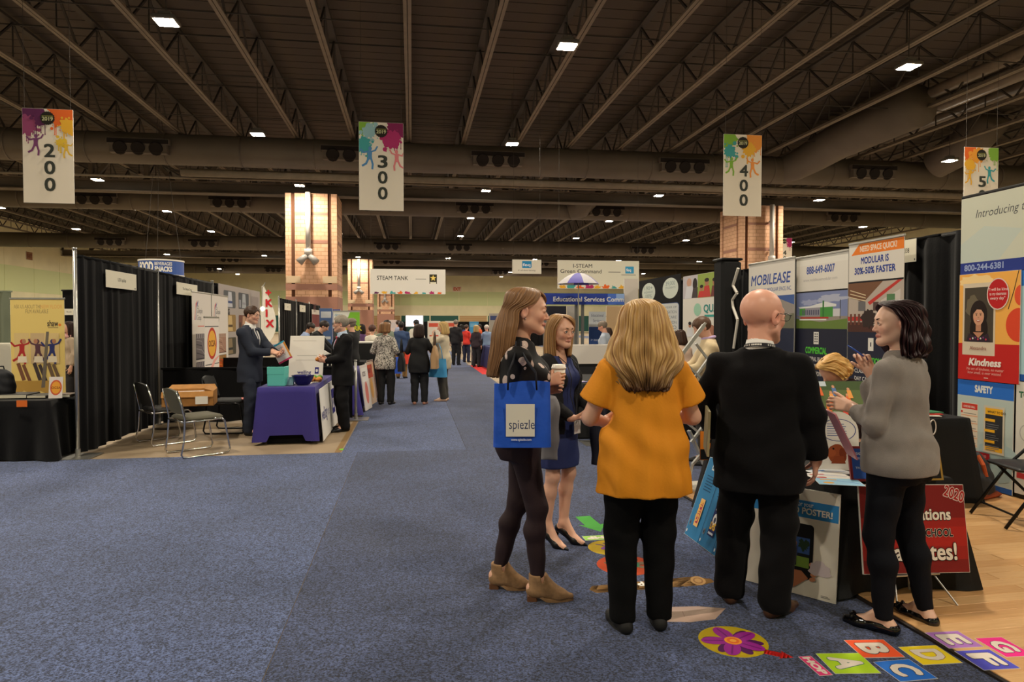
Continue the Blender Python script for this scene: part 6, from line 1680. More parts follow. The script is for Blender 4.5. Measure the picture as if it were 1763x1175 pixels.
floor_shape('round yellow floor sticker with a purple flower', (1262, 1104), d_flower, rz=.2)
arrow = lambda L_, w_: [(-L_/2, -w_*.28), (L_*.08, -w_*.28), (L_*.02, -w_/2), (L_/2, 0), (L_*.02, w_/2), (L_*.08, w_*.28), (-L_/2, w_*.28)]
floor_shape('small red arrow sticker on the carpet beside the pink HOP sticker', (1341, 1127), lambda s: s.poly(arrow(.13, .085), (236, 44, 40)), rz=-.62)
a = G(1004, 890); b = G(1033, 915); floor_shape('green arrow sticker on the carpet behind the woman in orange', (1018, 902), lambda s: s.poly(arrow(.42, .22), (104, 214, 92)), rz=math.atan2(b.y-a.y, b.x-a.x))
quad_sticker('light green floor sticker reading STOMP, upside down to the camera', [(1088, 919), (1003, 924), (1007, 931), (1088, 927)], (150, 200, 80), 'STOMP')
def d_bug(s):
    s.ell(0, 0, .16, .16, (246, 208, 40), 36)
    for sg in (-1, 1):
        for i in (-1, 0, 1): s.line([(.02*i, sg*.02), (.04*i+.01, sg*.07), (.06*i, sg*.10)], .012, (110, 50, 130))
    s.ell(-.02, 0, .06, .036, (120, 56, 140), 18); s.ell(.05, .0, .028, .024, (120, 56, 140), 14)
floor_shape('round yellow floor sticker with a purple bug', (1052, 943), d_bug, rz=.3)
def d_turtle(s):
    s.ell(0, 0, .185, .185, (240, 92, 44), 40)
    for a in (.6, 2.5, 3.8, 5.6): s.ell(.10*math.cos(a), .09*math.sin(a), .045, .022, (120, 90, 60), 12, a)
    s.ell(.11, 0, .035, .028, (120, 90, 60), 14); s.ell(0, 0, .095, .075, (44, 120, 84), 24); s.ell(0, 0, .05, .04, (70, 150, 100), 18)
floor_shape('round orange floor sticker with a green turtle', (1077, 973), d_turtle, rz=.15)
def d_log(s):
    s.poly([(-.39, -.055), (.26, -.055), (.36, -.02), (.36, .03), (.26, .085), (-.39, .05), (-.42, 0)], (160, 118, 62))
    for i in range(6): s.line([(-.38, -.04+.018*i), (.24, -.045+.022*i)], .004, (112, 78, 38))
    s.ell(.27, .015, .045, .072, (184, 142, 84), 20, -.35); s.ell(.27, .015, .03, .05, (150, 106, 56), 18, -.35); s.ell(.27, .015, .02, .034, (184, 142, 84), 16, -.35)
    s.text('Jump', .07, .035, .06, (234, 228, 216), rot=math.pi, bold=.05, outline=(40, 36, 30), ow=.03)
a = G(1050, 1013); b = G(1213, 1001); floor_shape('brown log floor sticker reading Jump upside down, behind the woman in orange', (1131, 1007), d_log, rz=math.atan2(b.y-a.y, b.x-a.x))
def d_rock(s):
    s.poly([(-.22, -.06), (-.08, -.10), (.06, -.10), (.19, .01), (.06, .07), (-.1, .10), (-.2, .06)], (196, 170, 152))
    s.poly([(-.22, -.06), (-.08, -.03), (.1, -.02), (.19, .01), (.06, -.10), (-.08, -.10)], (178, 150, 134)); s.poly([(-.2, .06), (-.06, .03), (.1, .03), (.06, .07), (-.1, .10)], (186, 160, 148)); s.line([(-.08, -.03), (-.06, .03)], .006, (160, 132, 118))
floor_shape('pale rock shaped floor sticker between the woman in orange and the bald man', (1197, 1055), d_rock, rz=.1)

# ---- vendor table and the boards leaning on it
VX0, VX1, VY0, VY1, VZ = 2.44, 3.14, 3.58, 5.3, .655
table('low folding table under the black cloth of the picture vendor', VX0, VY0, VX1, VY1, VZ)
tablecloth('black cloth over the picture vendor\'s low table', VX0, VY0, VX1, VY1, VZ, mat('black_cloth', (17, 17, 18), rough=.85, bump=.1, bscale=80), hem=.03, flare=.03, amp=.018, corner=.09, seed=2)
def lean_board(label, bl_px, br_px, ext, wd, ht, lean, col, th=.012, name='foam_board'):
    a, b = G(*bl_px, .010), G(*br_px, .010); u = (b-a).normalized(); n = Vector((0, 0, 1)).cross(u)
    if n.x < 0: n = -n
    a = a-u*ext
    return board(name, label, 'sign', a, u, Vector((0, 0, 1))*ht+n*lean, wd, math.hypot(ht, lean), col, th, WHITE)
# phone poster
a, b = G(1356, 1019), G(1438, 1041); wvis = (b-a).length
t, s = lean_board('white foam board reading POSTER with a hand holding a phone', (1356, 1019), (1438, 1041), .30, wvis+.30, .60, .06, (222, 214, 200)); W_ = wvis+.30; H_ = math.hypot(.6, .06)
s.rect(.004, H_*.73, W_-.004, H_*.89, (52, 132, 196)); V_ = wvis; s.text('Order for your', W_-V_*1.2, H_*.835, .026, (226, 232, 238), bold=.02, wd=V_*.66); s.text('PHOTO POSTER!', W_-V_*1.42, H_*.765, .034, (232, 232, 226), bold=.035, outline=(60, 70, 80), ow=.02, wd=V_*1.28)
a0, a1 = W_-V_*1.3, W_-V_*.5; s.rrect(a0, H_*.16, a1, H_*.67, .02, (22, 21, 22)); s.rect(a0+.02, H_*.26, a1-.02, H_*.54, (60, 90, 150)); s.rect(a0+.02, H_*.26, a1-.02, H_*.36, (120, 150, 60)); s.blob(a0+.07, H_*.47, .035, (40, 60, 40), 3, sx=1.2); s.blob(a1-.055, H_*.47, .03, (44, 64, 44), 5); s.rect(a0+.02, H_*.36, a1-.02, H_*.39, (30, 34, 40)); xm = a1-.105
s.ell(xm, H_*.475, .014, .018, (150, 104, 84)); s.rect(xm-.018, H_*.36, xm+.018, H_*.45, (40, 62, 130)); s.rect(xm-.014, H_*.27, xm+.014, H_*.36, (30, 30, 44))
s.poly([(a0, .01), (a0+.06, .01), (a0+.12, H_*.07), (a1-.02, H_*.17), (a1-.06, H_*.23), (a0+.05, H_*.22), (a0+.02, H_*.3)], (176, 112, 78))
for i in range(4): s.ell(a1+.008-.005*abs(i-1), H_*(.17+.045*i), .018, .0125, (196, 132, 96), 12, .3)
s.blob(W_*.84, H_*.28, .04, (200, 186, 190), 4, j=.2, sx=1.6); s.greek(W_*.86, .015, W_*.95, .03, 2, (150, 146, 140)); s.done(t)
# locker boards
t, s = lean_board('blue cardboard locker display with three numbered doors and stickers, leaning on the vendor table', (1178, 919), (1283, 998), 0, (G(1283, 998)-G(1178, 919)).length, .565, .20, (54, 126, 176)); W_ = (G(1283, 998)-G(1178, 919)).length; H_ = math.hypot(.565, .20); dw = W_/4
for i in range(4):
    x0 = i*dw
    if i: s.rect(x0-.003, .0, x0+.003, H_, (34, 84, 124))
    s.rect(x0+.008, .01, x0+.012, H_-.01, (84, 150, 196)); s.rect(x0+dw*.38, H_*.86, x0+dw*.62, H_*.95, (206, 216, 214)); s.rect(x0+dw*.42, H_*.875, x0+dw*.47, H_*.935, (50, 80, 110)); s.rect(x0+dw*.53, H_*.875, x0+dw*.58, H_*.935, (50, 80, 110))
    for j in range(6): s.rect(x0+dw*.25, H_*(.60+.035*j), x0+dw*.75, H_*(.612+.035*j), (30, 76, 112))
    s.ell(x0+dw*.16, H_*.17, .014, .022, (120, 124, 130)); s.ell(x0+dw*.16, H_*.17, .007, .012, (40, 60, 84)); s.ell(x0+dw*.1, H_*.06, .008, .012, (220, 226, 230))
s.rect(dw*.42, H_*.16, dw*.70, H_*.5, (236, 190, 120)); s.rect(dw*.48, H_*.2, dw*.64, H_*.46, (178, 50, 90)); s.text('Girls', dw*.6, H_*.22, .045, (240, 190, 90), rot=math.pi/2, bold=.04, wd=.15)
s.rect(dw*1.42, H_*.16, dw*1.80, H_*.52, (34, 40, 96)); s.ell(dw*1.61, H_*.36, .03, .04, (226, 226, 226)); s.ell(dw*1.61, H_*.35, .015, .02, (60, 64, 90)); s.rect(dw*1.48, H_*.46, dw*1.74, H_*.485, (220, 222, 226)); s.text('LHS', dw*1.46, H_*.24, .045, (236, 190, 70), bold=.05, wd=dw*.3); s.rect(dw*1.46, H_*.18, dw*1.76, H_*.205, (210, 214, 220))
s.rect(dw*3.3, H_*.1, dw*3.9, H_*.62, (26, 36, 70)); s.text('Team', dw*3.36, H_*.54, .035, (230, 232, 236), bold=.03, wd=dw*.4); s.text('Rowdy', dw*3.36, H_*.46, .04, (230, 232, 236), bold=.03, wd=dw*.5, shear=.2); s.ell(dw*3.6, H_*.3, .055, .075, (236, 120, 40)); s.line([(dw*3.6-.05, H_*.3), (dw*3.6+.05, H_*.3)], .004, (60, 30, 20)); s.line([(dw*3.6, H_*.3-.07), (dw*3.6, H_*.3+.07)], .004, (60, 30, 20)); s.text('LHSU', dw*3.4, H_*.13, .04, (230, 232, 236), bold=.03); s.done(t)
# red graduates sign on a wire easel
BLp, BRp, TRp, TLp = PY(1487, 990, 3.40), PY(1673, 986, 3.40), PY(1655, 832, 3.48), PY(1474, 838, 3.48)
u = (BRp-BLp); v = ((TLp-BLp)+(TRp-BRp))/2; W_ = u.length*.985; H_ = v.length
t, s = board('congratulations_sign', 'dark red sign for 2020 school graduates standing on a wire easel', 'sign', BLp, u, v, W_, H_, (128, 34, 34), .012, WHITE)
s.rect(.002, H_*.15, W_-.002, H_*.62, (160, 40, 36)); s.rect(.002, H_*.3, W_-.002, H_*.52, (176, 42, 36))
s.text('2020', W_*.80, H_*.88, H_*.12, (168, 40, 40), rot=-.33, bold=.03, outline=(232, 222, 214), ow=.04, wd=W_*.19)
s.text('Congratulations', W_*.05, H_*.60, H_*.125, (236, 228, 216), bold=.035, outline=(30, 20, 20), ow=.03, wd=W_*.80)
s.text('TO OUR HIGH SCHOOL', W_*.06, H_*.41, H_*.085, (30, 26, 26), bold=.03, outline=(226, 216, 206), ow=.03, wd=W_*.80)
s.text('Graduates!', W_*.1, H_*.15, H_*.18, (236, 228, 216), bold=.03, outline=(24, 18, 18), ow=.028, wd=W_*.78); s.done(t)
e_ = thing('wire_easel', 'thin wire easel holding the dark red sign on the wood floor', 'easel', (0, 0, 0)); c0 = (BLp+BRp)/2
mb = MB(); pv = c0+Vector((.05, .02, .35))
mb.tube([c0+Vector((-.12, .115, .42)), c0+Vector((-.13, .028, .0)), Vector((c0.x-.2, 3.30, .0105))], .005, 6); obj('front_leg', mb.mesh('leg'), ALU, e_)
mb = MB(); mb.tube([c0+Vector((.10, .115, .42)), c0+Vector((.10, .028, .0)), Vector((c0.x+.16, 3.30, .023))], .005, 6); obj('front_leg', mb.mesh('leg'), ALU, e_)
mb = MB(); mb.tube([c0+Vector((0, .12, .40)), Vector((c0.x+.06, 3.545, .023))], .005, 6); obj('back_leg', mb.mesh('leg'), ALU, e_)
mb = MB(); mb.tube([c0+Vector((-.15, .0, -.008)), c0+Vector((.13, .0, -.008))], .006, 6); obj('ledge', mb.mesh('ledge'), ALU, e_)
mb = MB(); mb.tube([c0+Vector((-.12, .115, .40)), c0+Vector((.10, .115, .40))], .005, 6); obj('top_bar', mb.mesh('bar'), ALU, e_)

# things on the vendor table (its top with cloth is at VZ + .005)
TZ_ = VZ+.0065
def tabletop_pt(px, py, z=TZ_): return G(px, py, z)
# dog standee
p = tabletop_pt(1411, 810); q_ = tabletop_pt(1474, 816); u = Vector((q_.x-p.x, q_.y-p.y, 0)); u = Vector((.96, -.28, 0)); k_ = .245
t = thing('dog_standee', 'white arched standee with a brown dog and a speech bubble on the vendor table', 'sign', matrix=frame(p+Vector((.0, .02, 0)), u, (0.05, .1, 1)))
hh = .36; P = [(0, 0), (k_, 0)]+[(k_/2+k_/2*math.cos(a), hh-.13+.13*math.sin(a)) for a in np.linspace(0, math.pi, 20)]
n = len(P); mb = MB(); mb.add([(x, 0, z) for x, z in P]+[(x, .01, z) for x, z in P], [tuple(range(n)), tuple(range(2*n-1, n-1, -1))]+[(j, n+j, n+(j+1) % n, (j+1) % n) for j in range(n)]); obj('panel', mb.mesh('panel'), WHITE, t)
mb = MB(); mb.span((.08, .01, 0), (.16, .12, .006)); mb.add([(.1, .01, .2), (.14, .01, .2), (.14, .11, .006), (.1, .11, .006)], [(0, 1, 2, 3)]); obj('strut', mb.mesh('strut'), WHITE, t)
s = Sheet(0); s.ell(.125, .245, .105, .07, (44, 60, 130), 30); s.ell(.125, .245, .10, .066, (226, 222, 214), 30); s.greek(.06, .205, .19, .29, 6, (90, 100, 150), 3, .3)
s.blob(.115, .10, .055, (150, 74, 40), 2, 22, .06, 1, 1.05); s.ell(.075, .105, .035, .025, (164, 84, 46)); s.ell(.043, .108, .012, .011, (24, 18, 16)); s.ell(.15, .095, .02, .042, (122, 54, 30), 16, .2); s.ell(.095, .13, .006, .006, (20, 14, 12)); s.poly([(.08, .04), (.165, .04), (.155, .085), (.1, .085)], (140, 66, 36)); s.done(t)
# blue plaque and black plaque
t, s = board('award_plaque', 'blue award plaque with a red frame on the vendor table', 'plaque', tabletop_pt(1466, 829), (.97, -.2, 0), (-.10, .20, .62), .20, .20, (52, 92, 176), .016, mat('plaque_red', (142, 40, 44), rough=.35))
s.pic.v[0][:, 0] = np.clip(s.pic.v[0][:, 0], .014, .186); s.pic.v[0][:, 2] = np.clip(s.pic.v[0][:, 2], .014, .186); s.text('READER HONORS', .03, .15, .014, (226, 230, 236), wd=.14, bold=.03); s.text('HIGHEST HONORS', .04, .125, .012, (226, 230, 236), wd=.11); s.text('TRUMP', .03, .07, .012, (226, 230, 236)); s.ell(.13, .07, .018, .018, (226, 230, 236)); s.done(t)
mb = MB(); mb.span((.06, .016, .03), (.14, .075, .036)); obj('strut', mb.mesh('strut'), BLACK, t)
t, s = board('award_plaque', 'black award plaque with a gold edge at the right end of the vendor table', 'plaque', tabletop_pt(1583, 828), (1, -.05, 0), (.08, .14, .62), .15, .165, (24, 22, 22), .018, mat('plaque_gold', (176, 140, 70), rough=.3, metal=.6))
s.pic.v[0][:, 0] = np.clip(s.pic.v[0][:, 0], .01, .138); s.pic.v[0][:, 2] = np.clip(s.pic.v[0][:, 2], .01, .155); s.text('Mayor', .07, .125, .016, (220, 214, 206), bold=.03); s.greek(.04, .05, .13, .1, 3, (150, 140, 130), 2, .3); s.text('2019', .08, .025, .012, (200, 196, 190)); s.done(t)
for i, (px_, py_, c_, c2, lab) in enumerate(((1442, 832, (150, 196, 222), (226, 168, 70), 'light blue certificate on top at the edge of the vendor table'), (1436, 824, (226, 222, 214), (196, 70, 60), 'white certificate with a red corner under the light blue one'), (1450, 818, (222, 224, 226), (70, 120, 190), 'white certificate with blue print nearest the dog standee'))):
    c = tabletop_pt(px_, py_, TZ_+.003); rz = (-.35, -.05, .2)[i]
    t, s = board('certificate', lab, 'certificate', c+Vector((-.13, -.03, .0045-.0015*i)), (math.cos(rz), math.sin(rz), 0), (-math.sin(rz), math.cos(rz), 0), .24, .17, c_, .001, WHITE)
    s.ell(.06, .05, .03, .02, c2); s.line([(.02, .15), (.22, .06)], .006, (80, 120, 200)); s.rect(.03, .12, .12, .14, c2); s.done(t)
# group photo on an easel, behind
p = PD(1398, 713, 4.38); q_ = PD(1492, 700, 4.38)
t, s = board('group_photo', 'large colour photo of a crowd in orange shirts leaning above the vendor table', 'photo', p, (q_.x-p.x, q_.y-p.y, 0), (-.02, .16, .2), .42, .25, (92, 108, 64), .012, BLACK)
q = random.Random(5)
s.rect(.003, .18, .417, .247, (70, 88, 52)); s.rect(.1, .21, .15, .247, (196, 206, 214))
for i in range(16):
    x = .02+.024*(i % 12)+.006*q.random(); z = .05+.045*(i % 4)-.02*(x > .2); c_ = [(226, 110, 60), (236, 160, 80), (90, 120, 170), (206, 70, 56), (230, 130, 60)][i % 5]
    s.poly([(x-.016, z-.05), (x+.016, z-.05), (x+.013, z+.012), (x-.013, z+.012)], c_); s.ell(x, z+.02, .0095, .012, (206, 150, 116))
s.done(t)
mb = MB(); b_ = (t.matrix_world.inverted()@Vector((p.x+.3, p.y+.3, TZ_))); mb.tube([(.2, .012, .2), b_], .006, 5); obj('easel_leg', mb.mesh('leg'), BLACK, t)
b1 = t.matrix_world.inverted()@Vector((p.x+.1, p.y+.0, TZ_)); mb = MB(); mb.tube([(.1, .01, .02), b1], .008, 5); obj('easel_leg', mb.mesh('leg'), BLACK, t)
t = thing('card_reader', 'small grey card reader under the crowd photo on the vendor table', 'card reader', PD(1424, 722, 4.2), -.2); t.location.z = TZ_; t.location = G(1424, 748, TZ_)
mb = MB(); mb.box((0, 0, .09), (.02, .02, .18)); mb.box((0, 0, .004), (.09, .07, .008)); obj('stand', mb.mesh('stand'), BLACK, t); mb = MB(); mb.box((0, -.01, .19), (.12, .09, .018), M=Matrix.Rotation(.5, 4, 'X'), bev=.004); obj('reader', mb.mesh('reader'), mat('grey_plastic', (150, 156, 144), rough=.4), t)

# ---- second, farther table with papers
X2, Y2 = 4.72, 5.18
table('folding table under the tall black cloth by the pictured panels', 3.95, 5.24, 4.76, 5.95, .745)
tablecloth('black cloth over the farther table by the pictured panels', 3.95, 5.24, 4.76, 5.95, .745, mat('black_cloth'), hem=.03, flare=.03, amp=.015, corner=.06, seed=7)
cols_ = [(222, 216, 206), (190, 60, 50), (60, 120, 84), (60, 90, 160), (226, 220, 214), (200, 90, 60)]
for i in range(6):
    t = thing('folder', ('cream', 'red', 'green', 'blue', 'white', 'orange')[i]+' folder in the pile on the farther black table', 'folder', (4.42+.02*(i % 3)-.09*(i > 2), 5.42+.02*i, .7565+.0105*i), .2*(i-2), group='folders on the farther black table'); mb = MB(); mb.box((0, 0, .005), (.3, .22, .009), bev=.002); obj('cover', mb.mesh('cover'), mat('folder%d' % i, cols_[i], rough=.5), t)
t = thing('cable_loop', 'white cable loop hanging at the side of the farther black table', 'cable', (0, 0, 0)); c = PY(1606, 736, 5.19); mb = MB(); mb.tube([c+Vector((.03*math.cos(a)*1.0, 0, .062*math.sin(a))) for a in np.linspace(0, 2*math.pi, 25)[:-1]], .005, 6, closed=True); obj('cable', mb.mesh('cable', True), mat('white_cable', (216, 208, 200), rough=.4), t); t.location = (0, 0, 0)
t = thing('duffel_bag', 'dark grey duffel bag with an orange base and strap on the wood floor', 'bag', (4.97, 5.40, .0225), R(20))
V, Q = grow([loft([(0.02, .16, .13, 0, 0), (.12, .17, .14, 0, 0), (.24, .13, .11, 0, 0), (.34, .07, .06, .01, 0), (.38, .03, .03, .02, 0)])], .012, wr=folds(.006)); obj('shell', np_mesh('shell', V, Q), mat('charcoal_nylon', (48, 50, 54), rough=.75), t)
mb = MB(); mb.box((0, 0, .025), (.36, .29, .05), bev=.02); obj('base', mb.mesh('base'), mat('orange_rubber', (166, 76, 40), rough=.6), t)
mb = MB(); mb.tube([(-.05, -.12, .2), (-.06, -.10, .3), (-.03, -.04, .37)], .02, 6, flat=.4); obj('strap', mb.mesh('strap'), mat('orange_strap', (214, 98, 50), rough=.6), t)

# ---- folding chair at the right edge
t = thing('folding_chair', 'black folding chair on the wood floor at the right edge', 'chair', (4.72, 4.62, .0225), R(78))
FC = mat('black_metal', (22, 22, 23), rough=.4, metal=.4)
mb = MB(); mb.box((0, .0, .44), (.40, .40, .03), bev=.012); obj('seat', mb.mesh('seat', True), mat('black_vinyl', (30, 30, 32), rough=.45), t)
mb = MB(); P = np.array([[(x*.2, -.27-.02*(1-x*x)-.05*v, .66+.18*v) for x in np.linspace(-1, 1, 9)] for v in np.linspace(0, 1, 5)]); B = P.copy(); B[:, :, 1] += .012; mb.grid(P); mb.grid(B[::-1]); obj('backrest', mb.mesh('backrest', True), mat('black_vinyl'), t)
for sx in (-1, 1):
    x = sx*.215
    mb = MB(); mb.tube([(x, .30, 0.008), (x, .02, .40), (x, -.25, .66), (x*.98, -.34, .86)], .0125, 8); obj('front_leg', mb.mesh('leg', True), FC, t)
    mb = MB(); mb.tube([(x*.9, -.30, 0.008), (x*.9, .12, .42)], .0115, 8); obj('back_leg', mb.mesh('leg', True), FC, t)
mb = MB(); mb.tube([(-.215, .22, .1), (.215, .22, .1)], .009, 6); obj('stretcher', mb.mesh('s'), FC, t)
mb = MB(); mb.tube([(-.195, -.25, .06), (.195, -.25, .06)], .009, 6); obj('stretcher', mb.mesh('s'), FC, t)
mb = MB(); mb.tube([(-.21, -.345, .865), (.21, -.345, .865)], .0125, 8); obj('top_tube', mb.mesh('s'), FC, t)

# ---- picture panels on the pop-up frame behind
FX = 5.28
def fx_panel(label, px_l, yt, yb, px_r, col, name='fabric_banner', dx=0.0):
    y1 = PX(px_l, 560, FX-dx).y; y0 = PX(px_r, 560, FX-dx).y
    zt, zb = PX(px_l, yt, FX-dx).z, PX(px_l, yb, FX-dx).z
    t, s = board(name, label, 'banner', (FX-dx, y1, max(zb, .03)), (0, -1, 0), (0, 0, 1), y1-y0, zt-max(zb, .03), col, .006)
    return t, s, y1-y0, zt-max(zb, .03)
t, s, W_, H_ = fx_panel('wide pale fabric header panel with a navy stripe and phone number', 1652, 345, 474, 1890, (206, 208, 190))
s.poly([(.0, H_*.1), (.4, H_*.1), (W_*.5, H_*.5), (W_*.2, H_*.6), (0, H_*.4)], (196, 206, 196)); s.text('Introducing the', .17, H_*.72, .075, (90, 92, 92), shear=.25, wd=.62)
s.text('new way', .85, H_*.72, .075, (90, 92, 92), shear=.25, wd=.3); s.rect(.0, .0, W_, H_*.15, (44, 60, 140)); s.text('800-244-6381', .05, H_*.045, .055, (160, 176, 216), bold=.03); s.done(t)
mb = MB(); mb.tube([(-.02, .03, H_+.02), (W_+.02, .03, H_+.02)], .016, 8); obj('top_bar', mb.mesh('bar'), BLACK, t)
t, s, W_, H_ = fx_panel('orange and red fabric panel titled Kindness with a framed portrait', 1651, 474, 652, 1756, (244, 178, 84), dx=.01)
s.blob(W_*.3, H_*.92, .12, (248, 214, 150), 3, j=.2, sx=1.6, sz=.6); s.ell(W_*.98, H_*.52, .13, .15, (222, 74, 44)); s.ell(W_*1.0, H_*.78, .06, .09, (226, 84, 50)); s.line([(W_*.97, H_), (W_*.9, H_*.82), (W_*.82, H_*.66)], .008, (60, 44, 30)); s.rect(.0, 0, W_, H_*.345, (196, 40, 36))
s.rect(W_*.07, H_*.235, W_*.62, H_*.91, (216, 200, 176)); s.rect(W_*.1, H_*.36, W_*.59, H_*.87, (74, 66, 54)); s.blob(W_*.25, H_*.7, .09, (110, 100, 80), 4, j=.2)
cx_, cz_ = W_*.345, H_*.60
s.ell(cx_, cz_+.02, .098, .13, (40, 28, 24)); s.ell(cx_-.05, cz_-.12, .05, .10, (36, 26, 22)); s.ell(cx_+.055, cz_-.12, .05, .10, (36, 26, 22)); s.rect(cx_-.03, cz_-.14, cx_+.03, cz_-.04, (190, 136, 106)); s.poly([(cx_-.14, H_*.36), (cx_+.14, H_*.36), (cx_+.11, H_*.44), (cx_, H_*.40), (cx_-.11, H_*.44)], (54, 40, 50)); s.poly([(cx_-.06, H_*.45), (cx_+.06, H_*.45), (cx_, H_*.395)], (190, 136, 106))
s.ell(cx_, cz_, .062, .085, (212, 158, 126)); s.poly([(cx_-.062, cz_+.02), (cx_-.05, cz_+.075), (cx_, cz_+.092), (cx_+.05, cz_+.075), (cx_+.062, cz_+.02), (cx_+.03, cz_+.06), (cx_-.02, cz_+.064)], (40, 28, 24))
for sg in (-1, 1): s.ell(cx_+sg*.024, cz_+.012, .009, .005, (50, 34, 30)); s.rect(cx_+sg*.024-.012, cz_+.024, cx_+sg*.024+.012, cz_+.028, (60, 40, 34)); s.ell(cx_+sg*.035, cz_-.022, .014, .012, (222, 150, 124))
s.ell(cx_, cz_-.012, .008, .006, (192, 134, 106)); s.ell(cx_, cz_-.042, .022, .009, (176, 80, 76)); s.ell(cx_, cz_-.040, .017, .005, (236, 226, 216))
for i in range(7): s.ell(cx_-.09+.03*i, H_*.385+.008*(i % 3), .009, .009, [(200, 60, 90), (226, 220, 216), (120, 60, 120)][i % 3])
s.text('Alexandra', W_*.345, H_*.285, .035, (150, 84, 70), al='c', wd=W_*.28); s.ell(W_*.66, H_*.80, .12, .145, (226, 208, 196)); s.ell(W_*.66, H_*.80, .11, .135, (190, 32, 36)); s.text('"I will be kind', W_*.66, H_*.83, .026, (236, 200, 196), al='c', bold=.02); s.text('to my classmates', W_*.66, H_*.79, .026, (236, 200, 196), al='c', bold=.02, maxw=.18); s.text('every day"', W_*.66, H_*.75, .026, (236, 200, 196), al='c', bold=.02)
s.text('Kindness', W_*.2, H_*.14, .065, (240, 226, 216), wd=W_*.53, shear=.2, bold=.045); s.text('No act of kindness, no matter', W_*.16, H_*.095, .026, (232, 180, 170), shear=.2, wd=W_*.62); s.text('how small, is ever wasted.', W_*.18, H_*.06, .026, (232, 180, 170), shear=.2, wd=W_*.56); s.rect(W_*.46, H_*.025, W_*.53, H_*.033, (226, 190, 180))
clip_sheet_x(s, .0, W_, .0, H_); s.done(t)
t, s, W_, H_ = fx_panel('pale blue fabric panel titled SAFETY with small posters', 1651, 653, 832, 1748, (186, 200, 194))
s.rect(0, H_*.85, W_, H_, (46, 112, 206)); s.text('SAFETY', W_*.33, H_*.895, .06, (226, 228, 222), bold=.06, wd=W_*.31); s.rect(0, 0, W_, H_*.05, (40, 90, 170)); s.blob(W_*.75, H_*.3, .2, (170, 192, 192), 6, j=.2)
s.rect(W_*.07, H_*.36, W_*.39, H_*.78, (226, 212, 190)); s.rect(W_*.09, H_*.72, W_*.38, H_*.775, (206, 60, 44)); s.text('CODE RED DRILL', W_*.12, H_*.735, .018, (236, 220, 210), bold=.03, wd=W_*.22)
for i in range(5): s.ell(W_*.09, H_*(.69-.07*i), .012, .012, (206, 60, 44)); s.rect(W_*.12, H_*(.675-.07*i), W_*.36, H_*(.682-.07*i), (150, 140, 130)); s.rect(W_*.08, H_*(.655-.07*i), W_*.385, H_*(.661-.07*i), (226, 150, 100))
s.rect(W_*.5, H_*.34, W_*.86, H_*.78, (206, 196, 176)); s.rect(W_*.53, H_*.37, W_*.83, H_*.76, (48, 48, 50)); s.rect(W_*.53, H_*.7, W_*.83, H_*.76, (238, 176, 40)); s.rect(W_*.53, H_*.36, W_*.83, H_*.40, (238, 176, 40)); s.text('WHAT TO DO', W_*.57, H_*.715, .02, (40, 36, 30), bold=.03)
for i in range(3): s.rect(W_*.52, H_*(.635-.1*i), W_*.70, H_*(.66-.1*i), (238, 176, 40)); s.greek(W_*.55, H_*(.56-.1*i), W_*.78, H_*(.62-.1*i), 3, (110, 110, 112), i, .35)
s.rect(W_*.27, H_*.06, W_*.62, H_*.33, (176, 36, 42)); s.text('WELCOME TO', W_*.33, H_*.285, .022, (226, 190, 184), bold=.03, wd=W_*.23); s.text('DEPARTURE', W_*.33, H_*.255, .02, (226, 190, 184), wd=W_*.22); s.greek(W_*.32, H_*.12, W_*.56, H_*.23, 4, (196, 90, 90), 4, .3); s.done(t)
t, s, W_, H_ = fx_panel('light blue fabric panel at the right edge, beside the Kindness panel', 1757, 466, 656, 1905, (170, 206, 216))
s.rect(0, H_*.86, W_, H_, (50, 120, 200)); s.rect(0, 0, W_, H_*.06, (40, 90, 170)); s.blob(W_*.5, H_*.45, .25, (120, 180, 200), 3, j=.2); s.done(t)
t, s, W_, H_ = fx_panel('white fabric panel at the right edge, beside the SAFETY panel', 1752, 657, 850, 1905, (216, 214, 204))
s.text('TODAY', .03, H_*.86, .05, (60, 110, 80), bold=.05); s.ell(.12, H_*.55, .08, .08, (176, 176, 170)); s.ell(.12, H_*.55, .07, .07, (216, 214, 204)); s.rect(.02, H_*.2, .2, H_*.3, (54, 140, 190)); s.rect(.02, H_*.14, .2, H_*.19, (196, 60, 60)); s.done(t)
t = thing('popup_stand', 'black base bar and posts carrying the pictured fabric panels', 'frame', (0, 0, 0)); mb = MB(); mb.span((FX+.02, 4.3, .0235), (FX+.1, 5.98, .06)); mb.span((FX+.02, 5.9, .06), (FX+.06, 5.96, 2.75)); mb.span((FX+.02, 5.3, .06), (FX+.06, 5.34, 2.75)); obj('frame_bar', mb.mesh('frame'), BLACK, t)
# black drape behind the vendor and beyond
drape('long black drape along the back of the right booths', (5.45, 2.2), (5.45, 6.4), .03, 2.5, seed=11)
drape('black drape behind the three tall modular-space banners', (5.45, 6.4), (5.45, 10.15), .03, 2.5, seed=12)
p2_ = PX(1556, 452, 5.36); p = PX(1571, 420, 5.36)
placard('white booth sign on the black drape beside the orange-topped banner', (5.405, p.y+.42, p2_.z), (0, -1, 0), .42, .25, 'Booth 338')

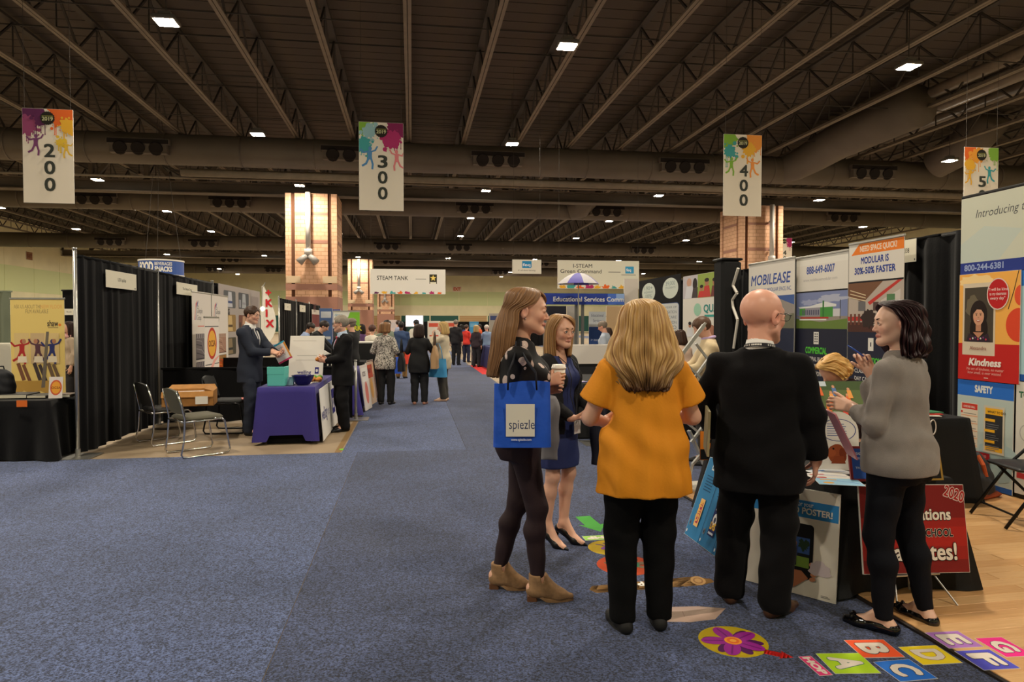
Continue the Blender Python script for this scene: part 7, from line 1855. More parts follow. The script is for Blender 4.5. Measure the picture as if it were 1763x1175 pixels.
# ---- three tall banners of the modular-space booth
BLU = (60, 84, 156)
def tall(label, pl, pr, yt, X):
    y1, y0 = PX(pl, 500, X).y, PX(pr, 500, X).y; zt = (PX(pl, yt[0], X).z+PX(pr, yt[1], X).z)/2
    t, s = roll_banner(label, (X, y1, 0), (0, -1, 0), y1-y0, zt, (222, 216, 206), top=ALU, name='tall_banner'); return t, s, y1-y0, zt
t, s, W_, H_ = tall('tall banner with MOBILEASE in blue, leftmost of the three modular-space banners', 1289, 1368, (457, 443), 5.12)
hd = H_-.50; s.rect(.002, .07, W_-.002, hd-.3, (38, 44, 66)); s.text('MOBILEASE', W_*.06, hd+.18, .15, BLU, bold=.02, shear=.15, wd=W_*.86); s.rect(W_*.06, hd+.11, W_*.42, hd+.118, (120, 140, 190)); s.text('MODULAR SPACE, INC.', W_*.44, hd+.07, .055, BLU, wd=W_*.5)
s.rect(.002, hd-1.0, W_-.002, hd, (150, 142, 136)); s.poly([(W_*.55, hd), (W_-.002, hd), (W_-.002, hd-.3)], (70, 96, 156)); s.poly([(.0, hd-.8), (W_, hd-.55), (W_, hd-1.0), (0, hd-1.0)], (110, 110, 90)); s.rect(W_*.3, hd-.75, W_*.55, hd-.2, (190, 184, 176)); s.line([(.0, hd-.25), (W_*.55, hd-.05)], .06, (90, 80, 70)); s.rect(.002, -2, W_-.002, hd-1.0, (38, 44, 66)); squash(s, hd, .46, .97); s.done(t)
t, s, W_, H_ = tall('tall banner with phone number 888-649-6007 over a green building, middle of the three', 1371, 1460, (447, 430), 5.2)
hd = H_-.46; s.text('888-649-6007', W_*.22, hd+.3, .12, BLU, bold=.035, wd=W_*.54); s.text('www.mobileasemodular.com', W_*.15, hd+.17, .05, (176, 172, 170), wd=W_*.66)
s.rect(.002, hd-.02, W_-.002, hd+.005, (20, 20, 22)); s.rect(.002, hd-.68, W_-.002, hd-.02, (126, 136, 176)); s.blob(W_*.7, hd-.15, .14, (176, 180, 200), 2, j=.3, sx=2, sz=.5); s.blob(W_*.3, hd-.2, .1, (160, 166, 196), 3, j=.3, sx=2, sz=.5)
s.rect(.002, hd-.68, W_-.002, hd-.5, (106, 128, 62)); s.poly([(W_*.1, hd-.5), (W_*.5, hd-.56), (W_, hd-.5), (W_, hd-.46), (.0, hd-.44)], (150, 140, 130)); s.rect(W_*.1, hd-.45, W_*.66, hd-.3, (150, 146, 156)); s.rect(W_*.08, hd-.44, W_*.2, hd-.28, (84, 150, 70)); s.rect(W_*.5, hd-.47, W_*.74, hd-.27, (74, 146, 66)); s.rect(W_*.74, hd-.46, W_*.88, hd-.33, (206, 204, 206)); s.poly([(W_*.05, hd-.28), (W_*.3, hd-.27), (W_*.6, hd-.2), (W_*.8, hd-.25), (W_*.8, hd-.29), (W_*.08, hd-.31)], (222, 222, 220)); s.line([(W_*.87, hd-.5), (W_*.87, hd-.18)], .012, (60, 60, 64)); s.rect(W_*.545, hd-.5, W_*.575, hd-.18, (60, 120, 60)); s.rect(W_*.1, hd-.5, W_*.66, hd-.47, (176, 60, 50)); s.rect(W_*.08, hd-.53, W_*.62, hd-.505, (226, 222, 216))
for i in range(8): s.rect(W_*(.14+.045*i), hd-.43, W_*(.165+.045*i), hd-.34, (90, 90, 110))
s.rect(.002, -2, W_-.002, hd-.68, (38, 40, 56)); s.rect(W_*.38, hd-.96, W_*.48, hd-.74, (226, 222, 214))
for i in range(8): s.rect(W_*(.4+.04*(i % 2)), hd-.79-.045*(i//2), W_*(.42+.04*(i % 2)), hd-.765-.045*(i//2), (38, 40, 56))
s.text('COMMERCIAL', W_*.22, hd-1.13, .11, (86, 196, 60), bold=.04, wd=W_*.42)
for i, tx in enumerate(('MUNICIPAL BUILDINGS', 'SALES OFFICES, CLUB HOUSES,', 'CONSTRUCTION TRAILERS')): s.text(tx, W_*.45, hd-1.27-.13*i, .075, (206, 200, 194), al='c', bold=.025, wd=W_*(.6, .78, .66)[i])
squash(s, hd, .72, .77); s.done(t)
t, s, W_, H_ = tall('tall banner with orange NEED SPACE QUICK strip, rightmost of the three modular-space banners', 1461, 1556, (425, 402), 5.06)
hd = H_-.44; s.poly([(W_*.05, hd+.43), (W_*.995, hd+.43), (W_*.995, hd+.60), (W_*.2, hd+.60)], (236, 128, 44)); s.text('NEED SPACE QUICK?', W_*.22, hd+.475, .085, (236, 214, 190), bold=.04, wd=W_*.66); s.text('MODULAR IS', W_*.24, hd+.28, .1, (44, 66, 150), bold=.035, wd=W_*.5); s.text('30%-50% FASTER', W_*.12, hd+.12, .1, (44, 66, 150), bold=.035, wd=W_*.74)
s.rect(.002, hd-.02, W_-.002, hd+.005, (30, 28, 30)); s.rect(.002, hd-.72, W_-.002, hd-.02, (186, 172, 160)); s.poly([(.0, hd-.02), (W_*.65, hd-.02), (W_*.3, hd-.3), (.0, hd-.2)], (120, 84, 62)); s.poly([(W_*.38, hd-.3), (W_*.9, hd-.02), (W_*.98, hd-.02), (W_*.42, hd-.34)], (196, 60, 54)); s.poly([(W_*.62, hd-.4), (W_*.95, hd-.34), (W_*.95, hd-.14), (W_*.62, hd-.28)], (206, 196, 188)); s.rect(W_*.72, hd-.36, W_*.86, hd-.2, (90, 130, 90)); s.rect(W_*.48, hd-.42, W_*.58, hd-.3, (90, 70, 66)); s.rect(W_*.2, hd-.42, W_*.34, hd-.28, (110, 108, 110)); s.rect(.002, hd-.72, W_-.002, hd-.58, (80, 50, 44)); s.rect(.0, hd-.56, W_*.4, hd-.5, (190, 60, 54))
for i in range(3): s.line([(W_*.04, hd-.12-.05*i), (W_*.34, hd-.2-.04*i)], .012, (226, 206, 170))
for i in range(5): s.rect(W_*(.04+.08*i), hd-.62, W_*(.08+.08*i), hd-.46, (110, 66, 54))
s.blob(W_*.4, hd-.52, .13, (56, 44, 42), 7, j=.2); s.rect(.002, -2, W_-.002, hd-.72, (40, 42, 60)); s.rect(W_*.4, hd-.98, W_*.5, hd-.8, (226, 222, 214)); s.rect(W_*.44, hd-.92, W_*.46, hd-.86, (40, 42, 60)); s.text('EDUCATION', W_*.22, hd-1.16, .08, (86, 196, 60), bold=.04, wd=W_*.42)
for i, tx in enumerate(('CLASSROOMS, LABS', 'DAY CARE CENTERS')): s.text(tx, W_*.45, hd-1.3-.11*i, .055, (206, 200, 194), al='c', bold=.025, wd=W_*.6)
squash(s, hd, .8, .71); s.done(t)

# ---- beyond: black tower, scissor frame, printed walls
p = PX(1247, 450, 4.98)
t = thing('display_tower', 'black fabric display tower between the printed wall and the tall banners', 'display', (5.0, 10.33, 0)); mb = MB(); mb.box((0, 0, 1.29), (.34, .34, 2.56), bev=.05); obj('cover', mb.mesh('cover'), mat('black_velour', (16, 16, 17), rough=.9), t); mb = MB(); mb.box((0, 0, 2.575), (.36, .36, .04), bev=.015); obj('cap', mb.mesh('cap'), BLACK, t)
t = thing('folding_stand', 'white zigzag edge of a folding display frame beside the black tower', 'frame', (0, 0, 0)); mb = MB(); pts = [PX(x, y, 5.0) for x, y in ((1271, 462), (1262, 492), (1269, 505), (1261, 517), (1262, 529), (1270, 551), (1266, 578), (1263, 600))]
for a_, b_ in zip(pts[:-1], pts[1:]):
    mb = MB(); mb.tube([a_, b_], .022, 6); obj('strut', mb.mesh('strut'), mat('white_enamel', (222, 216, 204), rough=.4), t)
mb = MB(); mb.tube([(pts[-1].x, pts[-1].y, .01), pts[-1]], .02, 6); obj('post', mb.mesh('post'), BLACK, t)
# wall with people photos and QUAL heading
ya, yb = PX(1176, 500, 5.14).y, PX(1233, 500, 5.14).y; zt = PX(1176, 477, 5.14).z
t, s = board('printed_wall', 'white printed wall with family photos and a teal QUAL heading', 'banner', (5.14, ya, .03), (0, -1, 0), (0, 0, 1), ya-yb+.25, zt-.03, None, .012); W_, H_ = ya-yb+.25, zt-.03
s.rect(.002, H_-.75, W_*.4, H_-.004, (196, 190, 196)); s.ell(W_*.17, H_-.22, .11, .14, (206, 160, 136)); s.poly([(W_*.05, H_-.74), (W_*.3, H_-.74), (W_*.26, H_-.34), (W_*.1, H_-.34)], (216, 216, 222)); s.ell(W_*.33, H_-.3, .1, .2, (40, 32, 30)); s.poly([(W_*.24, H_-.74), (W_*.42, H_-.74), (W_*.4, H_-.4), (W_*.28, H_-.42)], (70, 60, 60))
s.rect(W_*.4, H_-.75, W_-.002, H_-.004, (150, 170, 80)); 
for x_, z_, r_, c_ in ((.5, -.45, .09, (206, 60, 56)), (.63, -.28, .11, (200, 66, 60)), (.82, -.3, .11, (120, 60, 60))): s.ell(W_*x_, H_+z_, r_*.8, r_, (176, 120, 92)); s.ell(W_*x_, H_+z_+r_*.6, r_*.85, r_*.55, (44, 30, 26)); s.poly([(W_*x_-.16, H_-.74), (W_*x_+.16, H_-.74), (W_*x_+.1, H_+z_-r_), (W_*x_-.1, H_+z_-r_)], c_)
s.ell(W_*.4, H_-1.12, .16, .2, (160, 206, 180)); s.text('QUAL', W_*.56, H_-1.2, .22, (40, 140, 136), bold=.03, wd=W_*.42); s.rect(W_*.58, H_-1.36, W_-.01, H_-1.29, (60, 160, 150)); s.ell(W_*.2, H_-1.62, .06, .09, (180, 130, 104)); s.ell(W_*.2, H_-1.56, .07, .06, (40, 34, 32)); s.poly([(W_*.1, H_-2.0), (W_*.3, H_-2.0), (W_*.26, H_-1.7), (W_*.14, H_-1.7)], (222, 222, 226)); s.ell(W_*.75, H_-1.8, .16, .2, (176, 120, 96)); squash(s, H_-.002, .57); s.done(t)
# black wall with white discs
ya, yb = PX(1100, 500, 5.16).y, PX(1172, 500, 5.16).y; zt = PX(1135, 478, 5.16).z
t, s = board('printed_wall', 'black printed wall with white discs of numbers behind the blond woman', 'banner', (5.16, ya, .03), (0, -1, 0), (0, 0, 1), ya-yb, zt-.03, None, .012, mat('black_panel', (18, 18, 21), rough=.8, spec=.15)); W_, H_ = ya-yb, zt-.03
DC = (206, 214, 204); GR_ = (130, 150, 150)
for cx_, cz_, l1, l2, l3 in ((.26, -.50, '190+', 'BOARDS', '100%'), (.78, -.44, '39,000', 'STUDENTS', '')):
    s.ell(W_*cx_, H_+cz_, .42, .36, DC, 32); s.text(l1, W_*cx_, H_+cz_+.1, .14, GR_, al='c', wd=.5); s.text(l2, W_*cx_, H_+cz_-.02, .07, GR_, al='c', wd=.55)
    if l3: s.text(l3, W_*cx_, H_+cz_-.2, .13, GR_, al='c', wd=.42)
s.rrect(W_*.12, H_-1.98, W_*.97, H_-.95, .12, (70, 90, 140)); s.rrect(W_*.13, H_-1.96, W_*.96, H_-.97, .11, (206, 208, 206))
for i, tx in enumerate(('A UNIQUE PROVIDER OF', "WORKERS' COMPENSATION", 'MANAGED CARE', 'ORGANIZATION', 'PCO')): s.text(tx, W_*.92, H_-1.14-.18*i, (.07, .1, .1, .1, .12)[i], (110, 120, 130), al='r', wd=W_*(.68, .72, .55, .5, .22)[i])
s.ell(W_*.75, H_-2.3, .4, .3, DC, 30); squash(s, H_-.002, .58); s.done(t)
drape('black drape behind the black printed wall', (5.4, 10.2), (5.4, 15.5), .03, 2.45, seed=15)
# white upright panel right of the blue header
p = PY(1075, 480, 14.6); q_ = PY(1099, 480, 14.6)
t, s = board('partition_board', 'plain white upright panel beside the blue Educational Services header', 'panel', (p.x, 14.6, .03), (1, 0, 0), (0, 0, 1), q_.x-p.x, p.z-.03, (216, 206, 196), .05); s.done(t)
# educational services booth
y_ = 14.5; a, b = PY(930, 505, y_), PY(1075, 525, y_)
t, s = board('booth_header', 'blue booth header reading Educational Services Commission', 'sign', (a.x, y_, b.z), (1, 0, 0), (0, 0, 1), b.x-a.x, a.z-b.z, (50, 70, 160), .08, mat('header_blue', (46, 62, 150), rough=.5)); W_, H_ = b.x-a.x, a.z-b.z
s.rect(W_*.8, .003, W_-.003, H_-.003, (80, 116, 206)); s.rect(W_*.9, H_*.4, W_-.003, H_-.003, (150, 180, 230)); s.text('Educational Services Comm', W_*.155, H_*.28, H_*.4, (232, 230, 226), bold=.025, wd=W_*.835); s.done(t)
hz = b.z
t = thing('truss_stand', 'grey truss uprights carrying the blue Educational Services header', 'frame', (0, 0, 0))
for px_ in (938, 992, 1003):
    c = PY(px_, 560, y_+.12); mb = MB(); mb.span((c.x-.03, y_+.1, .008), (c.x+.03, y_+.16, hz+.1)); obj('upright', mb.mesh('upright'), mat('truss_grey', (120, 122, 122), rough=.4, metal=.5), t)
def backpanel(label, pl, pr, yt, yb, Y, col, draw=None):
    a, b = PY(pl, yt, Y), PY(pr, yb, Y); z0 = .03
    t, s = board('info_board', label, 'panel', (a.x, Y, z0), (1, 0, 0), (0, 0, 1), b.x-a.x, a.z-z0, col, .02)
    if draw: draw(s, b.x-a.x, a.z-z0)
    s.done(t)
backpanel('dark printed panel under the left end of the blue header', 937, 975, 527, 600, 15.6, (46, 46, 54), lambda s, w_, h: (s.text('Serving', w_*.1, h-.3, .1, (190, 180, 170)), s.rect(w_*.1, h-.9, w_*.5, h-.85, (190, 140, 60)), s.rect(w_*.1, h-.6, w_*.8, h-.56, (150, 150, 156))))
backpanel('pale grey panel under the blue header', 976, 990, 527, 600, 15.7, (176, 172, 166))
backpanel('white and blue wave panel with a bulleted list under the blue header', 1014, 1043, 537, 597, 15.4, (210, 216, 220), lambda s, w_, h: (s.rect(.0, .3, w_, h-.35, (52, 80, 140)), s.poly([(0, h-.35), (w_*.5, h-.42), (w_, h-.3), (w_, h-.5), (0, h-.5)], (52, 80, 140)), s.text('Educational', w_*.15, h-.12, .07, (90, 100, 130), wd=w_*.7), s.text('Services', w_*.25, h-.24, .07, (90, 100, 130), wd=w_*.5), [s.text('> item', w_*.12, h-.68-.13*i, .055, (206, 212, 220)) for i in range(4)], s.poly([(0, .3), (w_, .45), (w_, .2), (0, .2)], (210, 216, 220))))
backpanel('tan panel right of the bulleted list under the blue header', 1044, 1075, 527, 600, 16.4, (196, 168, 132))
backpanel('long slatted cream partition far behind the blue header', 1040, 1078, 546, 600, 30, (206, 190, 160))
a, b = PY(975, 595, 12.6), PY(1062, 622, 12.6)
t = thing('counter', 'white reception counter in front of the Educational Services booth', 'counter', ((a.x+b.x)/2, 12.9, 0)); w_ = b.x-a.x; mb = MB(); mb.span((-w_/2, -.3, b.z-.05), (w_/2, .3, a.z)); obj('counter_top', mb.mesh('top'), mat('counter_white', (216, 208, 198), rough=.4), t); mb = MB(); mb.span((-w_/2+.04, -.26, .008), (w_/2-.04, .26, b.z-.05)); obj('body', mb.mesh('body'), mat('counter_black', (30, 30, 32), rough=.6), t)
# umbrella
c = PY(996, 478, 13.8)
t = thing('umbrella', 'open purple and white umbrella standing behind the Educational Services header', 'umbrella', (c.x, 13.8, 0)); ru = (PY(1031, 485, 13.8).x-PY(960, 485, 13.8).x)/2; zt, zb = PY(996, 470, 13.8).z, PY(996, 489, 13.8).z
for i in range(8):
    mb = MB(); G_ = []
    for v_ in np.linspace(0, 1, 7):
        row = []
        for u_ in np.linspace(0, 1, 6):
            a_ = (i+u_)*math.pi/4; rr_ = ru*v_*(1-.07*math.sin(math.pi*u_)*v_); z_ = zt-(zt-zb)*v_**1.9; row.append((rr_*math.cos(a_), rr_*math.sin(a_), z_))
        G_.append(row)
    G_ = np.array(G_); mb.grid(G_[::-1]); B_ = G_.copy(); B_[:, :, 2] -= .006; mb.grid(B_); obj('canopy_panel', mb.mesh('panel', True), mat('umbrella_purple', (92, 84, 176), rough=.6) if i % 2 else mat('umbrella_white', (206, 202, 206), rough=.6), t)
mb = MB(); mb.tube([(0, 0, .01), (0, 0, zt+.06)], .012, 8); obj('pole', mb.mesh('pole'), ALU, t); mb = MB(); mb.lathe([(.2, .008), (.2, .04), (.05, .07)], 16); obj('base', mb.mesh('base'), BLACK, t)

# ---- nearer right booth: dark table, rail pole and the brochure rack
pole('short silver pole on a square base at the aisle corner behind the woman in orange', 2.38, 8.57, .98)
drape('low black side rail drape right of the short pole', (2.45, 8.62), (5.3, 8.62), .03, .9, seed=21, amp=.025)
table('folding table under the black cloth behind the women', 2.1, 8.95, 2.9, 10.6, .745); tablecloth('black cloth over the table behind the women', 2.1, 8.95, 2.9, 10.6, .745, mat('black_cloth'), hem=.03, flare=.03, seed=9)
for i, (px_, py_, c_, lab) in enumerate(((995, 668, (206, 208, 214), 'white handout on the black table behind the women, leftmost'), (1008, 664, (120, 110, 170), 'violet handout on the black table behind the women'), (1022, 670, (214, 206, 200), 'cream handout on the black table behind the women, rightmost'))):
    c = G(px_, py_, .76+.003*i); t = thing('handout', lab, 'paper', (c.x, max(c.y, 9.1), .7565+.004*i), .5*i); mb = MB(); mb.box((0, 0, .0015), (.3, .22, .003)); obj('sheet', mb.mesh('sheet'), mat('hand%d' % i, c_, rough=.5), t)
t = thing('drink_cup', 'clear cup of dark drink on the black table behind the women', 'cup', G(1020, 668, .755)); t.location = (2.78, 9.6, .757); mb = MB(); mb.lathe([(.03, 0), (.042, .11), (.044, .112)], 16); obj('vessel', mb.mesh('cup', True), mat('cola', (70, 36, 30), rough=.15), t); mb = MB(); mb.lathe([(.043, .10), (.046, .135), (.044, .136)], 16); obj('rim', mb.mesh('rim', True), mat('clear_rim', (206, 200, 196), rough=.1), t)
# zigzag aluminium rack
t = thing('scissor_rack', 'folding aluminium zigzag brochure rack beside the bald man', 'rack', (0, 0, 0)); D_ = 6.35
RK = mat('rack_aluminium', (190, 190, 186), rough=.35, metal=.6)
def bar(a_, b_, d1=0, d2=0, wd_=.028):
    p1_, p2_ = PD(a_[0], a_[1], D_+d1), PD(b_[0], b_[1], D_+d2); mb = MB(); mb.tube([p1_, p2_], wd_, 4, flat=.5); return obj('slat', mb.mesh('slat'), RK, t)
for a_, b_, d1, d2 in (((1215, 556), (1160, 628), 0, .05), ((1198, 592), (1235, 640), .1, .1), ((1226, 610), (1196, 650), .05, .05), ((1176, 622), (1224, 668), 0, 0), ((1222, 660), (1198, 698), .1, .1), ((1198, 690), (1232, 730), .05, .05), ((1230, 708), (1190, 762), 0, 0), ((1170, 718), (1226, 764), .1, .1), ((1226, 760), (1192, 800), .05, .05), ((1186, 742), (1212, 800), 0, .1)): bar(a_, b_, d1, d2)
p1_ = PD(1212, 560, D_-.04); p2_ = PD(1166, 621, D_-.0); mb = MB(); mb.tube([p1_, p2_], .06, 4, flat=.35); obj('display_ledge', mb.mesh('ledge'), mat('clear_ledge', (176, 178, 172), rough=.3, metal=.3), t)
b_ = PD(1192, 800, D_); f_ = G(1190, 850); mb = MB(); mb.tube([b_, (b_.x+.02, b_.y+.15, .03)], .014, 6); obj('foot_leg', mb.mesh('leg'), RK, t); mb = MB(); mb.tube([PD(1212, 800, D_), (PD(1212, 800, D_).x, PD(1212, 800, D_).y-.05, .03)], .014, 6); obj('foot_leg', mb.mesh('leg'), RK, t); mb = MB(); c = G(1185, 852); mb.box((b_.x+.05, b_.y+.05, .03), (.34, .3, .04), bev=.01); obj('base', mb.mesh('base'), mat('rack_base', (196, 192, 182), rough=.5), t)
a, b = PD(1205, 776, 5.6), PD(1228, 750, 5.6)
t, s = board('price_sign', 'small orange and black sign reading MA beside the rack and locker display', 'sign', Vector((a.x, a.y, a.z-.08)), (.99, -.14, 0), (0, 0, 1), .24, .24, (232, 134, 40), .006, BLACK); s.rect(.004, .004, .236, .09, (26, 26, 28)); s.text('MAP', .05, .115, .075, (24, 22, 22), bold=.06, shear=.2, wd=.17); s.done(t)
mb = MB(); mb.tube([(.12, .01, .1), (.12, .01, -(a.z-.08)+.012)], .008, 6); mb.box((.12, .01, -(a.z-.08)+.012), (.2, .2, .012)); obj('stand', mb.mesh('stand'), BLACK, t)
# ================================================================ people farther back
def suit_mat(n, c): return mat(n, c, rough=.8, bump=.15, bscale=260, spec=.2)
# the two suited men at the blue table
LA, HA = (-2.24, 10.0), -108
lw = to_local(LA, HA, PD(474, 601, 10.05)); lw2 = to_local(LA, HA, PD(468, 606, 10.0))
pa = Person('man in a dark blue suit, pointing at a sheet of paper across the table', LA, HA, H=1.78, sex='m', weight=.98, head=(-4, 8, 0), feet=((-.1, -.08), (.1, .06)), toes=(6, -6), heel=.02,
            hands=[dict(w=np.array([-.02, .40, 1.13]), d=(.35, .9, .1), n=(.6, -.3, .8), t=(.2, .4, 1), curl=(30, 40, 25)), dict(w=np.array([.03, .33, 1.16]), d=(-.1, .98, -.1), n=(-.5, 0, -.9), t=(-.8, .2, .4), curl=(30, 40, 30), fcurl=[(5, 8, 5), (50, 60, 30), (55, 60, 30), (60, 60, 30)])],
            elbows=[(-.5, -.8, -1), (.5, -.8, -1)], skin='fair')
pa.body(hh=.006, hhand=.006, hb=.014, brows=(70, 48, 34))
pa.jacket(suit_mat('dark_blue_suit', (45, 50, 63)), off=.022, length=-.24, h=.011, shirt=WHITE_SHIRT, tie=mat('navy_tie', (34, 36, 60), rough=.5), r=(.058, .052, .048, .04))
pa.trousers(suit_mat('dark_blue_suit', (45, 50, 63)), off=.012, hem=.03, r=(.088, .074, .07, .066), h=.012); pa.shoes(mat('black_leather'), 'dress', h=.009)
pa.short_hair(mat('brown_hair', (62, 40, 26), rough=.5), t=.013, h=.006, back=-.05)
sc_p = to_local(LA, HA, PD(494, 612, 9.93))
t, s = board('brochure', 'white sheet with a pink border held by the man in the dark blue suit', 'paper', PD(481, 628, 9.86), (.86, -.16, .47), (-.42, .10, .80), .22, .28, (232, 226, 222), .003)
s.rect(.0, .0, .22, .025, (206, 60, 110)); s.rect(.0, .255, .22, .28, (60, 170, 200)); s.rect(.195, .02, .22, .26, (226, 150, 60)); s.greek(.03, .08, .17, .22, 6, (170, 160, 166), 2, .3); s.done(t)
LB, HB = (-1.0, 10.15), 116
pb = Person('grey-haired man with glasses in a black suit and red tie by the blue table', LB, HB, H=1.635, sex='m', weight=1.04, head=(-24, 2, 0), feet=((-.09, .03), (.1, -.03)), toes=(4, -8), heel=.02,
            hands=[dict(w=np.array([-.02, .26, 1.03]), d=(.15, .95, .15), n=(.9, -.2, .2), t=(0, .1, 1), curl=(40, 50, 30)), dict(w=np.array([.03, .25, 1.06]), d=(-.25, .92, .1), n=(-.9, -.2, -.2), t=(0, .1, 1), curl=(40, 50, 30))],
            elbows=[(-.6, -.8, -1), (.6, -.8, -1)], skin='fair', head_s=1.04)
pb.body(hh=.006, hhand=.006, hb=.014, brows=(120, 110, 100))
SUITB = suit_mat('black_suit', (17, 16, 18)); pb.jacket(SUITB, off=.024, length=-.26, h=.011, shirt=mat('pale_blue_shirt', (176, 192, 214), rough=.7), tie=mat('red_tie', (166, 40, 60), rough=.5), r=(.06, .054, .05, .042))
pb.trousers(SUITB, off=.012, hem=.03, r=(.09, .076, .072, .07), h=.012); pb.shoes(mat('black_leather'), 'dress', h=.009)
pb.short_hair(mat('grey_hair', (142, 132, 118), rough=.55), t=.012, h=.006, back=-.06); glasses(pb, mat('dark_metal'), .0022)
t = thing('cookie', 'orange wrapped cupcake held in the hands of the grey-haired man', 'cupcake', pb.root.matrix_basis@Vector((.0, .37, 1.045))); mb = MB(); mb.lathe([(.018, -.02), (.028, .005), (.024, .02), (.006, .03)], 10); obj('frosting', mb.mesh('cake', True), mat('orange_frosting'), t)

def simple(label, px, heading, top, hair, style, shirt, pants, D=None, sex='f', weight=1.0, skin='fair', lean=0.0, hands=None, elbows=None, head=(0, 0, 0), long_sl=True, length=-.12, feet_px=None, h=.018, shoes=(26, 24, 24), group=None, jacket=False, shirt_m=None, twist=0):
    if feet_px is not None: p = G(px, feet_px)
    else: p = PD(px, 600, D)
    Dd = (Vector(p)-Vector((0, 0, EYE))).dot(Vector(_F)); zt = EYE+(H0-top)/_f*Dd
    lf = math.cos(R(abs(lean)))*.5+.5
    Hh = max(1.45, min(1.92, (zt-.01)/lf))
    q = Person(label, (p.x, p.y), heading, H=Hh, sex=sex, weight=weight, head=head, lean=lean, twist=twist, feet=((-.09, .0), (.1, .02)), toes=(8, -8), hands=hands, elbows=elbows, skin=skin, fine=False, group=group)
    q.body(hh=.011, hhand=.012, hb=.02)
    m = shirt_m or mat('cloth_%02x%02x%02x' % shirt, shirt, rough=.85)
    P = q.torso(.016, min(length-.08, -.15), .5, fx=[(-.15, .012), (.1, .008), (.5, 0)])
    for i in (0, 1): P += q.arm(i, .012, 1.85 if long_sl else 1.0)
    name = 'jacket' if jacket else 'top'
    q.cloth(name, P, m, h, [(q.T(0, 0, length), q.MT@np.array([0, 0, -1.0]))], [cone(q.T(0, -.01, .52), q.T(0, .01, .6), .05, .06, k=.01)]+([cuff(q.el[i], q.wr[i], .85, .1) for i in (0, 1)] if long_sl else []), wr=folds(.005, 8, 6, px))
    q.trousers(mat('cloth_%02x%02x%02x' % pants, pants, rough=.85), off=.012, hem=.05, r=(.088, .072, .068, .06), h=h, waist=-.02)
    q.shoes(mat('shoe_%02x%02x%02x' % shoes, shoes, rough=.5), 'dress', h=.014)
    hm = mat('hair_%02x%02x%02x' % hair, hair, rough=.5)
    if style == 'short': q.short_hair(hm, t=.014, h=.009, back=-.06, amp=.002)
    elif style == 'cap':
        q.short_hair(hm, t=.012, h=.01, back=-.05)
    elif style in ('bob', 'long', 'puff'):
        dk = tuple(int(c*.62) for c in hair); e = -.16 if style == 'bob' else (-.30 if style == 'long' else -.10); wd_ = 1.0 if style != 'puff' else 1.12
        q.ring_hair(hair_mat(), [(.122, 0, -.01, .012, .012, 20, 380), (.114, 0, -.014, .055*wd_, .065, 20, 380), (.08, 0, -.016, .094*wd_, .112, 48, 312), (.03, 0, -.02, .104*wd_, .12, 66, 294), (-.04, 0, -.028, .108*wd_, .118, 68, 292), (e*.7, 0, -.036, .112*wd_, .112, 64, 296), (e, 0, -.04, .10*wd_, .10, 66, 294)], nu=80, nv=26, amp=.008, seed=int(px), cols=[hair, dk], thick=.03)
    return q
H0 = 556.1
def side_hands(f=.0): return [dict(w=np.array([-.25, .05+f, .80]), d=(0, .1, -1), n=(1, 0, 0), t=(0, 1, 0)), dict(w=np.array([.25, .05+f, .80]), d=(0, .1, -1), n=(-1, 0, 0), t=(0, 1, 0))]
# patterned jacket
def animal_mat():
    m = mat('animal_print', (200, 192, 180), rough=.8); nt = m.node_tree; N = nt.nodes; L = nt.links; b = N['Principled BSDF']; tc = N.new('ShaderNodeTexCoord'); n = N.new('ShaderNodeTexNoise'); n.inputs['Scale'].default_value = 26; n.inputs['Distortion'].default_value = 2.5; n.inputs['Detail'].default_value = 1.5
    mp = N.new('ShaderNodeMapping'); mp.inputs['Scale'].default_value = (1.6, 1, .8); mp.inputs['Rotation'].default_value = (0, .6, 0); L.new(tc.outputs['Object'], mp.inputs[0]); L.new(mp.outputs[0], n.inputs['Vector']); r = N.new('ShaderNodeMapRange'); r.inputs['From Min'].default_value = .47; r.inputs['From Max'].default_value = .51; L.new(n.outputs['Fac'], r.inputs['Value'])
    mx = N.new('ShaderNodeMix'); mx.data_type = 'RGBA'; mx.inputs['A'].default_value = (*lin((30, 28, 28)), 1); mx.inputs['B'].default_value = (*lin((206, 198, 186)), 1); L.new(r.outputs[0], mx.inputs['Factor']); L.new(mx.outputs['Result'], b.inputs['Base Color']); return m
pc = simple('woman in a black and white animal-print jacket, seen from behind in the aisle', 664, -18, 557, (150, 106, 66), 'puff', (200, 192, 180), (20, 20, 22), sex='f', weight=1.12, feet_px=697, shirt_m=animal_mat(), length=-.2, head=(-20, 0, 0), hands=[dict(w=np.array([-.2, .2, 1.0]), d=(.3, 1, .1), n=(1, 0, 0), t=(0, 0, 1)), dict(w=np.array([.22, .12, .95]), d=(0, 1, 0), n=(-1, 0, 0), t=(0, 0, 1))], jacket=True)
